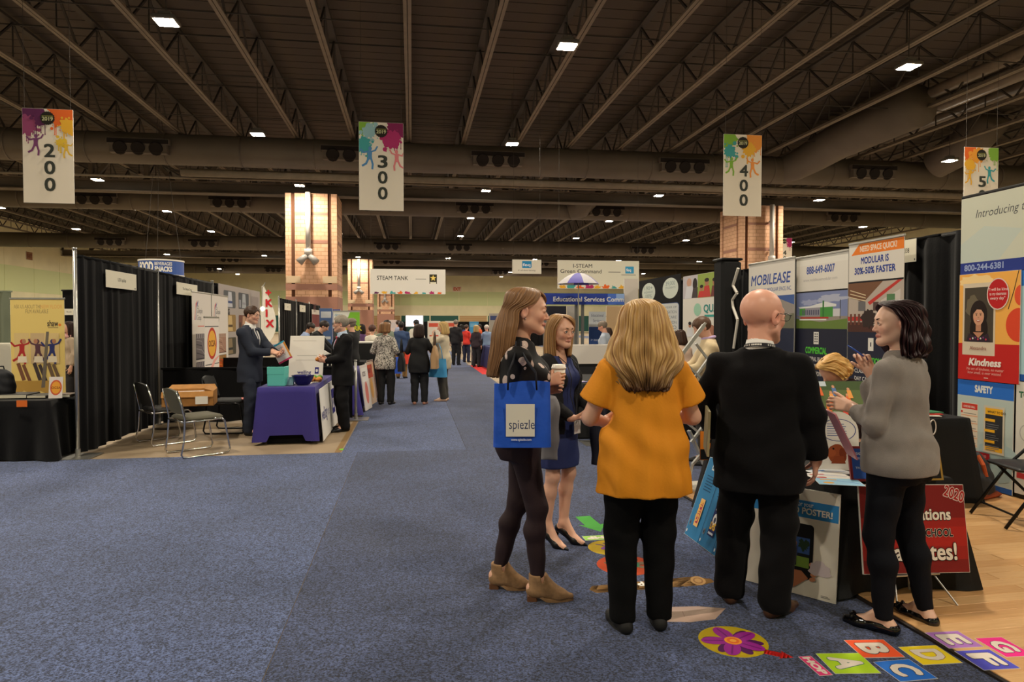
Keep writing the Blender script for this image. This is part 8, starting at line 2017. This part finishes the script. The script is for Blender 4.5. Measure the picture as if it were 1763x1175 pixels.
def tote(label, hang, wd, h, m, strap_top, rz=0.0, name='tote_bag', dep=.10, cat='bag', strap_m=None, sag=.0):
    t = thing(name, label, cat, hang, rz)
    Pn = []; n_ = 28
    for v_ in np.linspace(0, 1, 9):
        k_ = (1-.10*v_+sag*math.sin(math.pi*v_)); d_ = dep*(.18+.82*min(1, (1-v_)*2.2)) ; row = []
        for a_ in np.linspace(0, 2*math.pi, n_+1)[:-1]:
            c_, s_ = math.cos(a_), math.sin(a_); row.append((wd/2*k_*np.sign(c_)*abs(c_)**.35, d_/2*np.sign(s_)*abs(s_)**.6+.004*math.sin(a_*5+v_*7), -h*(1-v_)))
        Pn.append(row)
    Pn = np.array(Pn); mb = MB(); mb.grid(Pn, closed_u=True); mb.add(Pn[0], [tuple(range(n_-1, -1, -1))]); In = Pn[-1]*np.array([.97, .8, 1])-np.array([0, 0, .02]); mb.add(np.concatenate([Pn[-1], In]), [(j, (j+1) % n_, n_+(j+1) % n_, n_+j) for j in range(n_)]+[tuple(n_+j for j in range(n_))])
    obj('bag_body', mb.mesh('bag', True), m, t)
    for sg in (-1, 1):
        mb = MB(); y_ = sg*dep*.09; mb.tube([(-wd*.26, y_, -.03), (-wd*.2, y_*.8, strap_top*.55), (-.02, 0, strap_top), (.02, 0, strap_top), (wd*.2, y_*.8, strap_top*.55), (wd*.26, y_, -.03)], .010, 6, flat=.35); obj('strap', mb.mesh('strap', True), strap_m or m, t)
    return t
pd_ = simple('woman with dark brown hair in black clothes, seen from behind in the aisle', 722, -8, 560, (54, 34, 28), 'bob', (22, 22, 24), (20, 20, 22), sex='f', weight=1.16, feet_px=697, length=-.26, long_sl=False, head=(-6, 0, 0), hands=[dict(w=np.array([-.16, .24, 1.0]), d=(.3, 1, .1), n=(1, 0, 0), t=(0, 0, 1)), dict(w=np.array([.2, .26, 1.0]), d=(-.3, 1, .1), n=(-1, 0, 0), t=(0, 0, 1))], shoes=(170, 120, 100))
tote('tan and brown handbag on the shoulder of the woman in black', pd_.root.matrix_basis@Vector((.30, -.02, 1.14)), .42, .44, mat('tan_leather', (176, 140, 100), rough=.55), .26, R(82), 'handbag', .14, strap_m=mat('dark_brown_leather', (70, 46, 34), rough=.5))
tote('black handbag at the side of the woman in the animal-print jacket', pc.root.matrix_basis@Vector((.30, .06, 1.0)), .3, .36, mat('black_nylon'), .26, R(80), 'handbag', .12)
pe = simple('blond woman in a cream jacket and grey trousers, hand raised to her mouth', 764, 70, 556, (222, 184, 120), 'bob', (206, 192, 166), (66, 62, 56), sex='f', weight=1.03, feet_px=691, length=-.24, head=(8, 6, 0), hands=[dict(w=np.array([-.06, .20, 1.32]), d=(.25, .2, 1), n=(.3, -1, 0), t=(1, 0, .2), curl=(40, 50, 30)), dict(w=np.array([.12, .28, 1.0]), d=(-.7, .6, .1), n=(0, 0, 1), t=(0, 1, 0))], elbows=[(-.5, .2, -1), (.6, -.8, -1)], jacket=True, shoes=(214, 176, 150))
tote('sky blue tote bag hanging beside the woman in the cream jacket', PD(754, 618, 13.35), .36, .36, mat('sky_blue_fabric', (74, 160, 214), rough=.7), .30, R(-20), dep=.16)
pf = simple('man in a blue pullover and khaki trousers, seen from behind farther up the aisle', 691, -12, 556, (24, 20, 20), 'short', (54, 74, 112), (150, 112, 62), sex='m', weight=1.05, feet_px=652, skin='dark', hands=side_hands(.1))
tote('red-orange bag carried by the man in the blue pullover', pf.root.matrix_basis@Vector((.22, -.1, .84)), .3, .42, mat('red_bag', (226, 70, 48), rough=.6), .12, R(70), dep=.14)
tote('bright blue tote bag low beside the man in the blue pullover', pf.root.matrix_basis@Vector((-.10, -.3, .62)), .34, .46, mat('blue_bag', (34, 76, 176), rough=.6), .2, R(10), dep=.14)
simple('woman in a white cardigan beside the green and charcoal stand', 641, -30, 562, (76, 44, 34), 'short', (222, 214, 198), (40, 40, 46), D=16.4, sex='f', weight=1.05, hands=side_hands(.15))
simple('man in an olive shirt pointing, behind the animal-print jacket', 667, 60, 553, (30, 24, 22), 'short', (120, 132, 116), (60, 60, 64), D=17.5, sex='m', skin='tan', hands=[dict(w=np.array([-.12, .42, 1.30]), d=(0, 1, .1), n=(0, 0, -1), t=(1, 0, 0)), None], elbows=[(-.6, -.2, -1), (.4, -1, -.2)])
simple('man in a dark cap behind the woman in black', 717, 30, 552, (28, 28, 32), 'cap', (206, 200, 188), (60, 60, 66), D=21, sex='m')
simple('man in a dark coat far up the aisle, beside the pale banners', 785, -25, 552, (120, 110, 100), 'short', (34, 32, 36), (30, 30, 34), sex='m', feet_px=629, weight=1.08)
simple('person in a red top far up the aisle', 803, -40, 566, (60, 40, 32), 'short', (214, 56, 46), (40, 44, 70), D=27, sex='f', hands=side_hands(.1))
simple('white-haired man in a light blue shirt at the far right of the aisle', 838, 30, 562, (206, 196, 186), 'short', (130, 152, 184), (60, 66, 90), D=25, sex='m', skin='pink', hands=side_hands(.2))
simple('blond woman in a dark plum coat by the low black rail far up the aisle', 820, -35, 566, (206, 172, 116), 'bob', (52, 40, 48), (40, 40, 46), D=24.2, sex='f', weight=1.1)
simple('person in an orange shirt far up the aisle beside the white-haired man', 826, 80, 560, (40, 30, 28), 'short', (220, 96, 50), (46, 46, 60), D=33, sex='m')
simple('woman in dark blue between two pale banners far up the aisle', 795, 20, 560, (36, 28, 26), 'bob', (60, 70, 130), (40, 40, 50), D=34, sex='f')
simple('man with a beard far up the aisle, left of the dark cap', 686, -70, 553, (60, 44, 36), 'short', (150, 160, 190), (50, 50, 60), D=26, sex='m', skin='pink')
# the group bent over a table on the left
simple('man in a black pullover bending over a table of leaflets, left group', 527, -95, 558, (40, 28, 24), 'short', (24, 24, 27), (30, 30, 34), D=14.6, sex='m', lean=36, head=(0, 10, 0), weight=1.1, hands=[dict(w=np.array([-.15, .75, .80]), d=(0, .8, -.6), n=(0, 0, -1), t=(1, 0, 0)), dict(w=np.array([.15, .72, .80]), d=(0, .8, -.6), n=(0, 0, -1), t=(-1, 0, 0))], h=.016)
simple('man in a pale blue shirt stooping at the far left of the group', 514, -80, 559, (40, 30, 26), 'short', (140, 156, 190), (40, 42, 54), D=15.6, sex='m', lean=24, skin='tan', head=(0, 15, 0))
pg = simple('man in a grey cap and black pullover behind the grey-haired man', 606, 75, 552, (120, 108, 94), 'short', (25, 25, 27), (36, 36, 40), D=13.6, sex='m', head=(0, 8, 0), hands=side_hands(.2))
g = lambda x, y, z: pg.hc+pg.MH@np.array([x, y, z])
mb = MB(); M_ = Matrix(((pg.MH[0][0], pg.MH[0][1], pg.MH[0][2], pg.hc[0]), (pg.MH[1][0], pg.MH[1][1], pg.MH[1][2], pg.hc[1]), (pg.MH[2][0], pg.MH[2][1], pg.MH[2][2], pg.hc[2]), (0, 0, 0, 1)))
mb.T = np.array(M_); mb.lathe([(.105, .045), (.108, .07), (.095, .11), (.06, .135), (.01, .142)], 18, c=(0, -.012, 0), sy=1.15); mb.add([(x*.08, .09+.075*(1-x*x), .048-.01*x*x) for x in np.linspace(-1, 1, 9)]+[(x*.09, .07, .05) for x in np.linspace(1, -1, 9)], [tuple(range(18))]); mb.build('cap', mat('grey_cap', (130, 118, 104), rough=.8), pg.root, smooth=True)
simple('person in a purple top behind the man in the grey cap', 622, 60, 560, (40, 28, 26), 'bob', (96, 66, 110), (40, 40, 46), D=18, sex='f')
table('folding table of leaflets where the left group bends', -1.72, 14.75, -1.0, 15.6, .74); tablecloth('black cloth over the leaflet table of the left group', -1.72, 14.75, -1.0, 15.6, .74, mat('black_cloth'), hem=.03, flare=.03, seed=13)
# left edge
pw = simple('smiling woman in a tan coat and pink scarf behind the yellow banner', 121, 118, 556, (52, 30, 26), 'long', (176, 156, 132), (40, 38, 40), D=12.0, sex='f', head=(-6, 0, 0))
mb = MB(); nk_ = pw.neck; mb.tube([nk_+np.array([.075*math.sin(t_), .07*math.cos(t_), .012*math.sin(2*t_)]) for t_ in np.linspace(0, 2*math.pi, 17)[:-1]], .035, 8, closed=True); mb.build('scarf', mat('pink_scarf', (206, 156, 150), rough=.85), pw.root, smooth=True)
# right side
py_ = simple('young man in a beige pullover vest with a violet collar reading beside the zigzag rack', 1218, 78, 548, (86, 58, 38), 'short', (206, 186, 150), (60, 56, 52), D=7.55, sex='m', weight=.86, head=(6, 26, 0), h=.012, hands=[dict(w=np.array([-.1, .35, 1.05]), d=(.2, 1, 0), n=(0, 0, 1), t=(-1, 0, 0)), dict(w=np.array([.1, .35, 1.05]), d=(-.2, 1, 0), n=(0, 0, 1), t=(1, 0, 0))], elbows=[(-.6, -.8, -1), (.6, -.8, -1)])
mb = MB(); nk_ = py_.neck; mb.tube([nk_+np.array([.066*math.sin(t_), .066*math.cos(t_)-.006, .02-.012*math.cos(t_)]) for t_ in np.linspace(0, 2*math.pi, 17)[:-1]], .016, 8, closed=True); mb.build('collar', mat('violet_shirt', (186, 164, 206), rough=.7), py_.root, smooth=True)
simple('grey-haired man in a light blue shirt behind the white counter', 1041, 60, 555, (126, 112, 98), 'short', (186, 196, 212), (60, 60, 66), D=14.4, sex='m', skin='pink', head=(0, 18, 0))
simple('dark-haired woman leaning at the white counter, beside the man in light blue', 1056, 40, 575, (70, 46, 34), 'bob', (110, 100, 110), (50, 50, 56), D=15.0, sex='f', lean=18)
simple('brown-haired person behind the zigzag rack', 1183, 20, 580, (70, 46, 34), 'bob', (200, 170, 150), (60, 60, 66), D=10.5, sex='f', lean=20)
# seated blond woman, head bowed, behind the vendor table
PS = PD(1462, 640, 5.7)
ps = Person('seated woman with short wavy blond hair, head bowed, behind the vendor table', (PS.x+.14, PS.y-.12), 70, H=1.6, sex='f', weight=1.1, lean=28, head=(10, 30, 0), feet=((-.12, .42), (.12, .42)), seated=True, sink=-.12, fine=False, knees=[(0, 1, .6), (0, 1, .6)], hands=[dict(w=np.array([-.12, .42, .72]), d=(0, 1, 0), n=(0, 0, -1), t=(1, 0, 0)), dict(w=np.array([.12, .42, .72]), d=(0, 1, 0), n=(0, 0, -1), t=(-1, 0, 0))])
ps.body(hh=.006, hb=.016, hhand=.009)
P_ = ps.torso(.018, -.15, .52)
for i_ in (0, 1): P_ += ps.arm(i_, .012, 1.9)
ps.cloth('jacket', P_, mat('dark_maroon', (48, 28, 32), rough=.85), .013, [(ps.T(0, 0, -.14), ps.MT@np.array([0, 0, -1.0]))])
P_ = ps.torso(.012, -.15, .06)
for i_ in (0, 1): P_ += ps.leg(i_, .014, r=(.09, .075, .07, .062))
ps.cloth('trousers', P_, mat('cloth_black', (22, 22, 24), rough=.85), .014, [((0, 0, .06), (0, 0, -1.0)), (ps.T(0, 0, .04), ps.MT@np.array([0, 0, 1.0]))]); ps.shoes(mat('black_leather'), 'dress', h=.012)
ps.ring_hair(hair_mat(), [(.126, 0, -.01, .012, .012, 20, 380), (.118, 0, -.014, .065, .07, 20, 380), (.085, 0, -.016, .105, .118, 40, 320), (.03, 0, -.02, .118, .128, 62, 298), (-.03, 0, -.03, .12, .126, 66, 294), (-.08, 0, -.034, .112, .118, 64, 296), (-.11, 0, -.034, .09, .1, 68, 292)], nu=140, nv=44, amp=.010, wave=.008, seed=31, cols=[(232, 190, 120), (186, 132, 66)], thick=.035)
sc_ = ps.root.matrix_basis
t = thing('stool', 'low black stool under the seated blond woman', 'stool', (ps.root.location.x, ps.root.location.y, .0225), R(70)); t.scale = (1, 1, 1.26); mb = MB(); mb.lathe([(.17, .40), (.18, .41), (.18, .435), (.16, .44)], 18, c=(0, -.02, -.03)); obj('seat', mb.mesh('seat', True), mat('black_vinyl'), t)
for a_ in range(4): mb = MB(); c_, s_ = math.cos(a_*math.pi/2+.78), math.sin(a_*math.pi/2+.78); mb.tube([(.12*c_, .12*s_-.02, .375), (.17*c_, .17*s_-.02, .004)], .012, 6); obj('leg', mb.mesh('leg'), FC, t)

# ================================================================ things carried by the people in front
t = thing('paper_cup', 'brown paper coffee cup with a white lid held by the woman in the floral blouse', 'cup', cup_p-Vector((0, 0, .052))); mb = MB(); mb.lathe([(.030, 0), (.031, .002), (.040, .098)], 20); obj('cup_body', mb.mesh('cup', True), mat('cup_white', (226, 216, 200), rough=.5), t)
mb = MB(); mb.lathe([(.0335, .022), (.040, .072), (.0395, .0725)], 20); obj('sleeve', mb.mesh('sleeve', True), mat('kraft', (176, 130, 84), rough=.8), t); mb = MB(); mb.lathe([(.043, .094), (.044, .104), (.041, .106), (.039, .118), (.036, .120), (.02, .116)], 20); obj('lid', mb.mesh('lid', True), mat('lid_white', (232, 226, 216), rough=.3), t)
bl_ = PD(851, 660, 3.60); br_ = PD(947, 660, 3.60); bw_ = (br_-bl_).length; bh_ = .335
t = thing('tote_bag', 'royal blue tote bag reading spiezle on the shoulder of the woman in the floral blouse', 'bag', (bl_+br_)/2, math.atan2(br_.y-bl_.y, br_.x-bl_.x)); TB = mat('tote_blue', (28, 84, 196), rough=.7, bump=.25, bscale=30, var=.08, vscale=9)
n_ = 48; Pn = []
for v_ in np.linspace(0, 1, 15):
    row = []
    for a_ in np.linspace(0, 2*math.pi, n_+1)[:-1]:
        c_, s_ = math.cos(a_), math.sin(a_); d_ = .085*(.3+.7*min(1, (1-v_)*1.7)); x = bw_/2*(1+.04*(1-v_))*np.sign(c_)*abs(c_)**.3; y = d_/2*np.sign(s_)*abs(s_)**.5+.004*math.sin(x*30+v_*5)*math.sin(v_*9)
        row.append((x, y, -bh_*(1-v_)+.012*math.sin(x/bw_*5+1)*v_+.01*abs(x/bw_*2)**2*v_))
    Pn.append(row)
Pn = np.array(Pn); mb = MB(); mb.grid(Pn, closed_u=True); mb.add(Pn[0], [tuple(range(n_-1, -1, -1))]); In = Pn[-1]*np.array([.985, .8, 1])-np.array([0, 0, .03]); mb.add(np.concatenate([Pn[-1], In]), [(j, (j+1) % n_, n_+(j+1) % n_, n_+j) for j in range(n_)]+[tuple(n_+j for j in range(n_))]); obj('bag_body', mb.mesh('bag', True), TB, t)
s = Sheet(-.0505); s.rect(-bw_*.29, -.275, bw_*.22, -.105, (226, 220, 206)); s.text('spiezle', -bw_*.235, -.235, .048, (46, 60, 100), wd=bw_*.455, bold=.0); s.text('www.spiezle.com', -bw_*.2, -.297, .013, (216, 220, 226), wd=bw_*.36, bold=.02); s.done(t)
sh_ = p1.root.matrix_basis@Vector(tuple(p1.sh[1]+np.array([-.02, 0, .075]))); im = t.matrix_basis.inverted(); S_ = im@sh_
for sg, xx in ((-1, -.075), (1, .075)):
    mb = MB(); mb.tube([(xx, -.045, -.03), (xx*.95+S_.x*.12, -.058, .06), (S_.x*.6+xx*.5, S_.y*.5-.05, S_.z*.55), (S_.x+xx*.2, S_.y-.035, S_.z-.04), (S_.x+xx*.2, S_.y, S_.z+.006)], .02, 6, flat=.25); obj('strap', mb.mesh('strap', True), mat('tote_strap', (22, 24, 34), rough=.8), t)
# folder under the bald man's arm
f0 = PD(1221, 787, 3.55); t, s = board('folder', 'tan file folder held at the left side of the bald man', 'folder', f0, (.35, .93, 0), (.04, .02, 1), .30, .235, (196, 182, 130), .012, mat('manila', (150, 140, 104), rough=.7)); s.done(t)
# pen, booklet
ph = p5.root.matrix_basis@Vector(tuple(p5.wr[1])); a, b = PD(1458, 594, 3.55), PD(1496, 620, 3.58)
t = thing('pen', 'blue ballpoint pen held up by the woman in the grey sweater', 'pen', (0, 0, 0)); d_ = (b-a).normalized(); mb = MB(); mb.tube([a, a+d_*.012, a+d_*.03, b], [.001, .003, .0048, .0048], 10); obj('barrel', mb.mesh('pen', True), mat('pen_blue', (50, 90, 190), rough=.3), t); mb = MB(); mb.tube([a-d_*.002, a+d_*.014], [.0008, .0032], 8); obj('tip', mb.mesh('tip', True), mat('pen_tip', (30, 40, 80), rough=.3), t)
a = PD(1448, 708, 3.66); t, s = board('booklet', 'glossy booklet with a pink cover held by the woman in the grey sweater', 'booklet', PD(1478, 792, 3.60), (.25, .95, .05), (-.30, .28, .75), .15, .27, (214, 206, 200), .008, mat('booklet_back', (206, 130, 140), rough=.35)); s.rect(.0, .0, .15, .1, (216, 50, 110)); s.rect(.02, .14, .13, .24, (120, 80, 70)); s.done(t)
# coat over the arm of the woman in navy
c = p2.root.matrix_basis@Vector((-.17, .22, .96)); V, Q = grow([cone((-.05, 0, 0), (.06, .0, .0), .055, .05), loft([(-.40, .07, .035, 0, 0), (-.2, .085, .045, 0, 0), (-.05, .075, .05, 0, 0), (.02, .06, .05, 0, 0)])], .009, wr=folds(.009, 16, 5, 3))
t = thing('folded_coat', 'dark navy coat draped over the arm of the woman in the navy dress', 'coat', p2.root.matrix_basis@Vector((-.21, .20, .97)), R(-138)); obj('coat_cloth', np_mesh('coat', V, Q), mat('midnight_wool', (26, 28, 44), rough=.9), t)
t = thing('folded_scarf', 'grey knit garment hanging from the other arm of the woman in the navy dress', 'garment', p2.root.matrix_basis@Vector((.245, .10, 1.02)), R(-138)); V, Q = grow([loft([(-.36, .03, .06, 0, 0), (-.2, .035, .075, 0, 0), (.0, .04, .07, 0, 0), (.06, .035, .05, 0, 0)])], .009, wr=folds(.008, 16, 5, 5)); obj('knit_cloth', np_mesh('knit', V, Q), mat('grey_wool', (120, 118, 122), rough=.9), t)

# ================================================================ far end of the aisle
drape('black drape of the second left row, first bay by the cross aisle', (BX, 20.9), (BX, 23.9), .02, 2.3, seed=31, group='far row drapes'); drape('black drape of the second left row, second bay', (BX, 23.9), (BX, 26.9), .02, 2.3, seed=32, group='far row drapes'); drape('black drape of the second left row, third bay', (BX, 26.9), (BX, 29.9), .02, 2.3, seed=33, group='far row drapes')
for y_ in (20.87, 23.9, 26.9): pole('silver pole of the second left row, %s' % ('at the cross aisle corner' if y_ < 21 else 'between its first and second drapes' if y_ < 25 else 'between its second and third drapes'), BX, y_, 2.34, base=False)
for (pl, pt, pr, pb), lab in (((490, 522, 501, 535), 'small white booth sign on the first drape of the second left row'), ((516, 525, 526, 538), 'small white booth sign on the second drape of the second left row')):
    a, b = PX(pl, pt, BX+.06), PX(pr, pb, BX+.06); placard(lab, (BX+.06, a.y, b.z), (0, 1, 0), b.y-a.y, a.z-b.z, 'Booth')
a, b = PX(537, 533, BX+.1), PX(550, 575, BX+.1)
t, s = board('wall_banner', 'white and maroon banner on the third drape of the second left row', 'banner', (BX+.1, a.y, .9), (0, 1, 0), (0, 0, 1), b.y-a.y, a.z-.9, (214, 204, 194), .01); s.rect(.0, .5, b.y-a.y, 1.0, (120, 50, 50)); s.text('ART', .4, 1.1, .3, (90, 40, 40), bold=.03); s.done(t)
for (pl, pt, pr, pb, D_, c_, c2, lab) in ((550, 531, 572, 590, 25, (84, 110, 160), (206, 212, 220), 'blue and white printed booth wall behind the left group'), (572, 533, 586, 590, 26, (44, 66, 150), (44, 66, 150), 'deep blue booth wall behind the left group'), (433, 565, 443, 640, 17.0, (222, 96, 50), (226, 130, 80), 'orange poster standing behind the man in the dark blue suit'), (665, 551, 683, 600, 30, (214, 196, 190), (200, 190, 190), 'pale pink panel far up the aisle'), (736, 553, 758, 600, 40, (222, 214, 200), (206, 90, 70), 'white panel with a red top far up the aisle, left of the pair'), (766, 553, 784, 600, 42, (222, 214, 200), (206, 90, 70), 'white panel with a red top far up the aisle, right of the pair'), (808, 554, 824, 575, 44, (70, 150, 206), (120, 180, 220), 'sky blue panel far up the aisle'), (842, 540, 862, 590, 36, (150, 146, 140), (60, 70, 110), 'grey booth panel with a dark blue stripe far up the aisle')):
    a, b = PD(pl, pt, D_), PD(pr, pt, D_); t, s = board('exhibit_board', lab, 'panel', (a.x, a.y, .03), (1, -.1, 0), (0, 0, 1), (b-a).length, a.z-.03, c_, .03); w_, h_ = (b-a).length, a.z-.03
    s.rect(w_*.1, h_-.35, w_*.9, h_-.12, c2); s.rect(w_*.15, h_*.45, w_*.85, h_*.5, c2); s.done(t)
a, b = PD(698, 543, 62), PD(729, 563, 62)
t = thing('projection_screen', 'bright white projection screen far up the aisle', 'screen', matrix=frame((a.x, a.y, b.z), (1, 0, 0), (0, 0, 1))); w_, h_ = b.x-a.x, a.z-b.z; mb = MB(); mb.span((0, 0, 0), (w_, .05, h_)); obj('panel', mb.mesh('panel'), WHITE, t)
mb = MB(); mb.span((.05, -.004, .05), (w_-.05, -.001, h_-.05)); obj('lit_picture', mb.mesh('picture'), mat('screen_light', (222, 230, 255), emit=1.4), t); mb = MB(); 
for x_ in (.2, w_-.2): mb.span((x_-.04, .0, -b.z+.01), (x_+.04, .05, 0))
obj('legs', mb.mesh('legs'), BLACK, t)['kind'] = 'stuff'
for i, (pl, pr, D_) in enumerate(((665, 700, 66), (729, 800, 58), (800, 862, 52), (862, 940, 46))):
    a, b = PD(pl, 560, D_), PD(pr, 560, D_); drape(('far black drape under the wall by the pale pink panel', 'far black drape behind the pair of red-topped panels', 'far black drape behind the sky blue panel', 'far black drape behind the woman in the floral blouse')[i], (a.x, a.y), (b.x, b.y), .02, PD(pl, 554, D_).z, seed=40+i, group='far drapes')
drape('low black rail drape with a pole beside the red carpet, far right of the aisle', (2.25, 25.3), (3.6, 25.3), .02, 1.0, seed=50); pole('short pale pole at the aisle end of the far low rail', 2.2, 25.25, 1.05)
mb = MB(); mb.span((2.12, 20.6, .0005), (5.2, 25.0, .009)); obj('red_carpet', mb.mesh('red_carpet'), mat('red_carpet', (206, 40, 40), rough=.9), floor)
tablecloth('navy cloth on the far table over the red carpet', 2.55, 21.6, 3.6, 24.4, .76, mat('navy_cloth', (34, 40, 92), rough=.8), hem=.03, flare=.03, seed=15)
t = thing('gift_basket', 'white wrapped basket on the navy table far up the aisle', 'basket', (2.9, 22.2, .766)); V, Q = grow([ell((0, 0, .2), (.22, .2, .2)), ell((0, 0, .42), (.08, .08, .1))], .02, wr=folds(.012, 9, 8, 2)); obj('wrap', np_mesh('wrap', V, Q), mat('clear_wrap', (216, 206, 200), rough=.3), t)
# feather flag and the white lit post behind the nearest left row
c = PD(452, 515, 20.0); t = thing('feather_flag', 'white feather flag with red lettering behind the grey photo backdrop', 'flag', (c.x, c.y, 0)); P = []
for v_ in np.linspace(0, 1, 14):
    wv = .26*math.sin(math.pi*min(1, v_*1.0)**.7)*(1 if v_ < .8 else 1); P.append([(0-.02, 0, .9+1.75*v_), (.0+wv*.6+.02, .01*math.sin(v_*9), .9+1.75*v_), (.04+wv*1.3, .0, .9+1.75*v_)])
P = np.array(P); mb = MB(); mb.grid(P); B_ = P.copy(); B_[:, :, 1] += .008; mb.grid(B_[::-1]); obj('sail', mb.mesh('sail'), WHITE, t); mb = MB(); mb.tube([(-.02, 0, .01), (-.02, 0, 2.2), (.0, 0, 2.6), (.08, 0, 2.75)], .012, 6); obj('pole', mb.mesh('pole'), ALU, t); mb = MB(); mb.lathe([(.2, .008), (.2, .03), (.03, .05)], 12); obj('base', mb.mesh('base'), BLACK, t)
s = Sheet(-.02)
for i, ch in enumerate('+KIX'): s.text(ch, .1, 2.35-.3*i, .2, (196, 40, 50), bold=.05)
s.done(t)
c = PD(452, 532, 18.6); t = thing('lamp_post', 'slim white post with a small bright bulb behind the man in the dark blue suit', 'lamp', (c.x, c.y, 0)); mb = MB(); mb.span((-.04, -.04, .01), (.04, .04, c.z-.06)); obj('post', mb.mesh('post'), WHITE, t); mb = MB(); mb.lathe([(.02, -.06), (.055, -.02), (.06, .01), (.04, .05), (.005, .06)], 12, c=(0, 0, c.z)); obj('bulb', mb.mesh('bulb', True), mat('bulb_light', (255, 236, 206), emit=14), t)
# exit signs on the far wall
for px_, py_, Y in ((787, 498, 108.85),):
    c = PY(px_, py_, Y); t, s = board('exit_sign', 'lit EXIT sign on the far wall right of the star sign', 'sign', (c.x-.7, Y, c.z-.45), (1, 0, 0), (0, 0, 1), 1.4, .9, (232, 216, 190), .12); s.text('EXIT', .15, .22, .46, (206, 80, 50), wd=1.1, bold=.05); s.done(t)
c = PX(54, 441, XL+.25); t, s = board('exit_sign', 'EXIT sign on the left side wall', 'sign', (XL+.09, c.y-.5, c.z-.35), (0, 1, 0), (0, 0, 1), 1.0, .7, (150, 110, 80), .06); s.text('EXIT', .1, .2, .3, (96, 50, 40), wd=.8, bold=.04); s.done(t)
end_lettering()
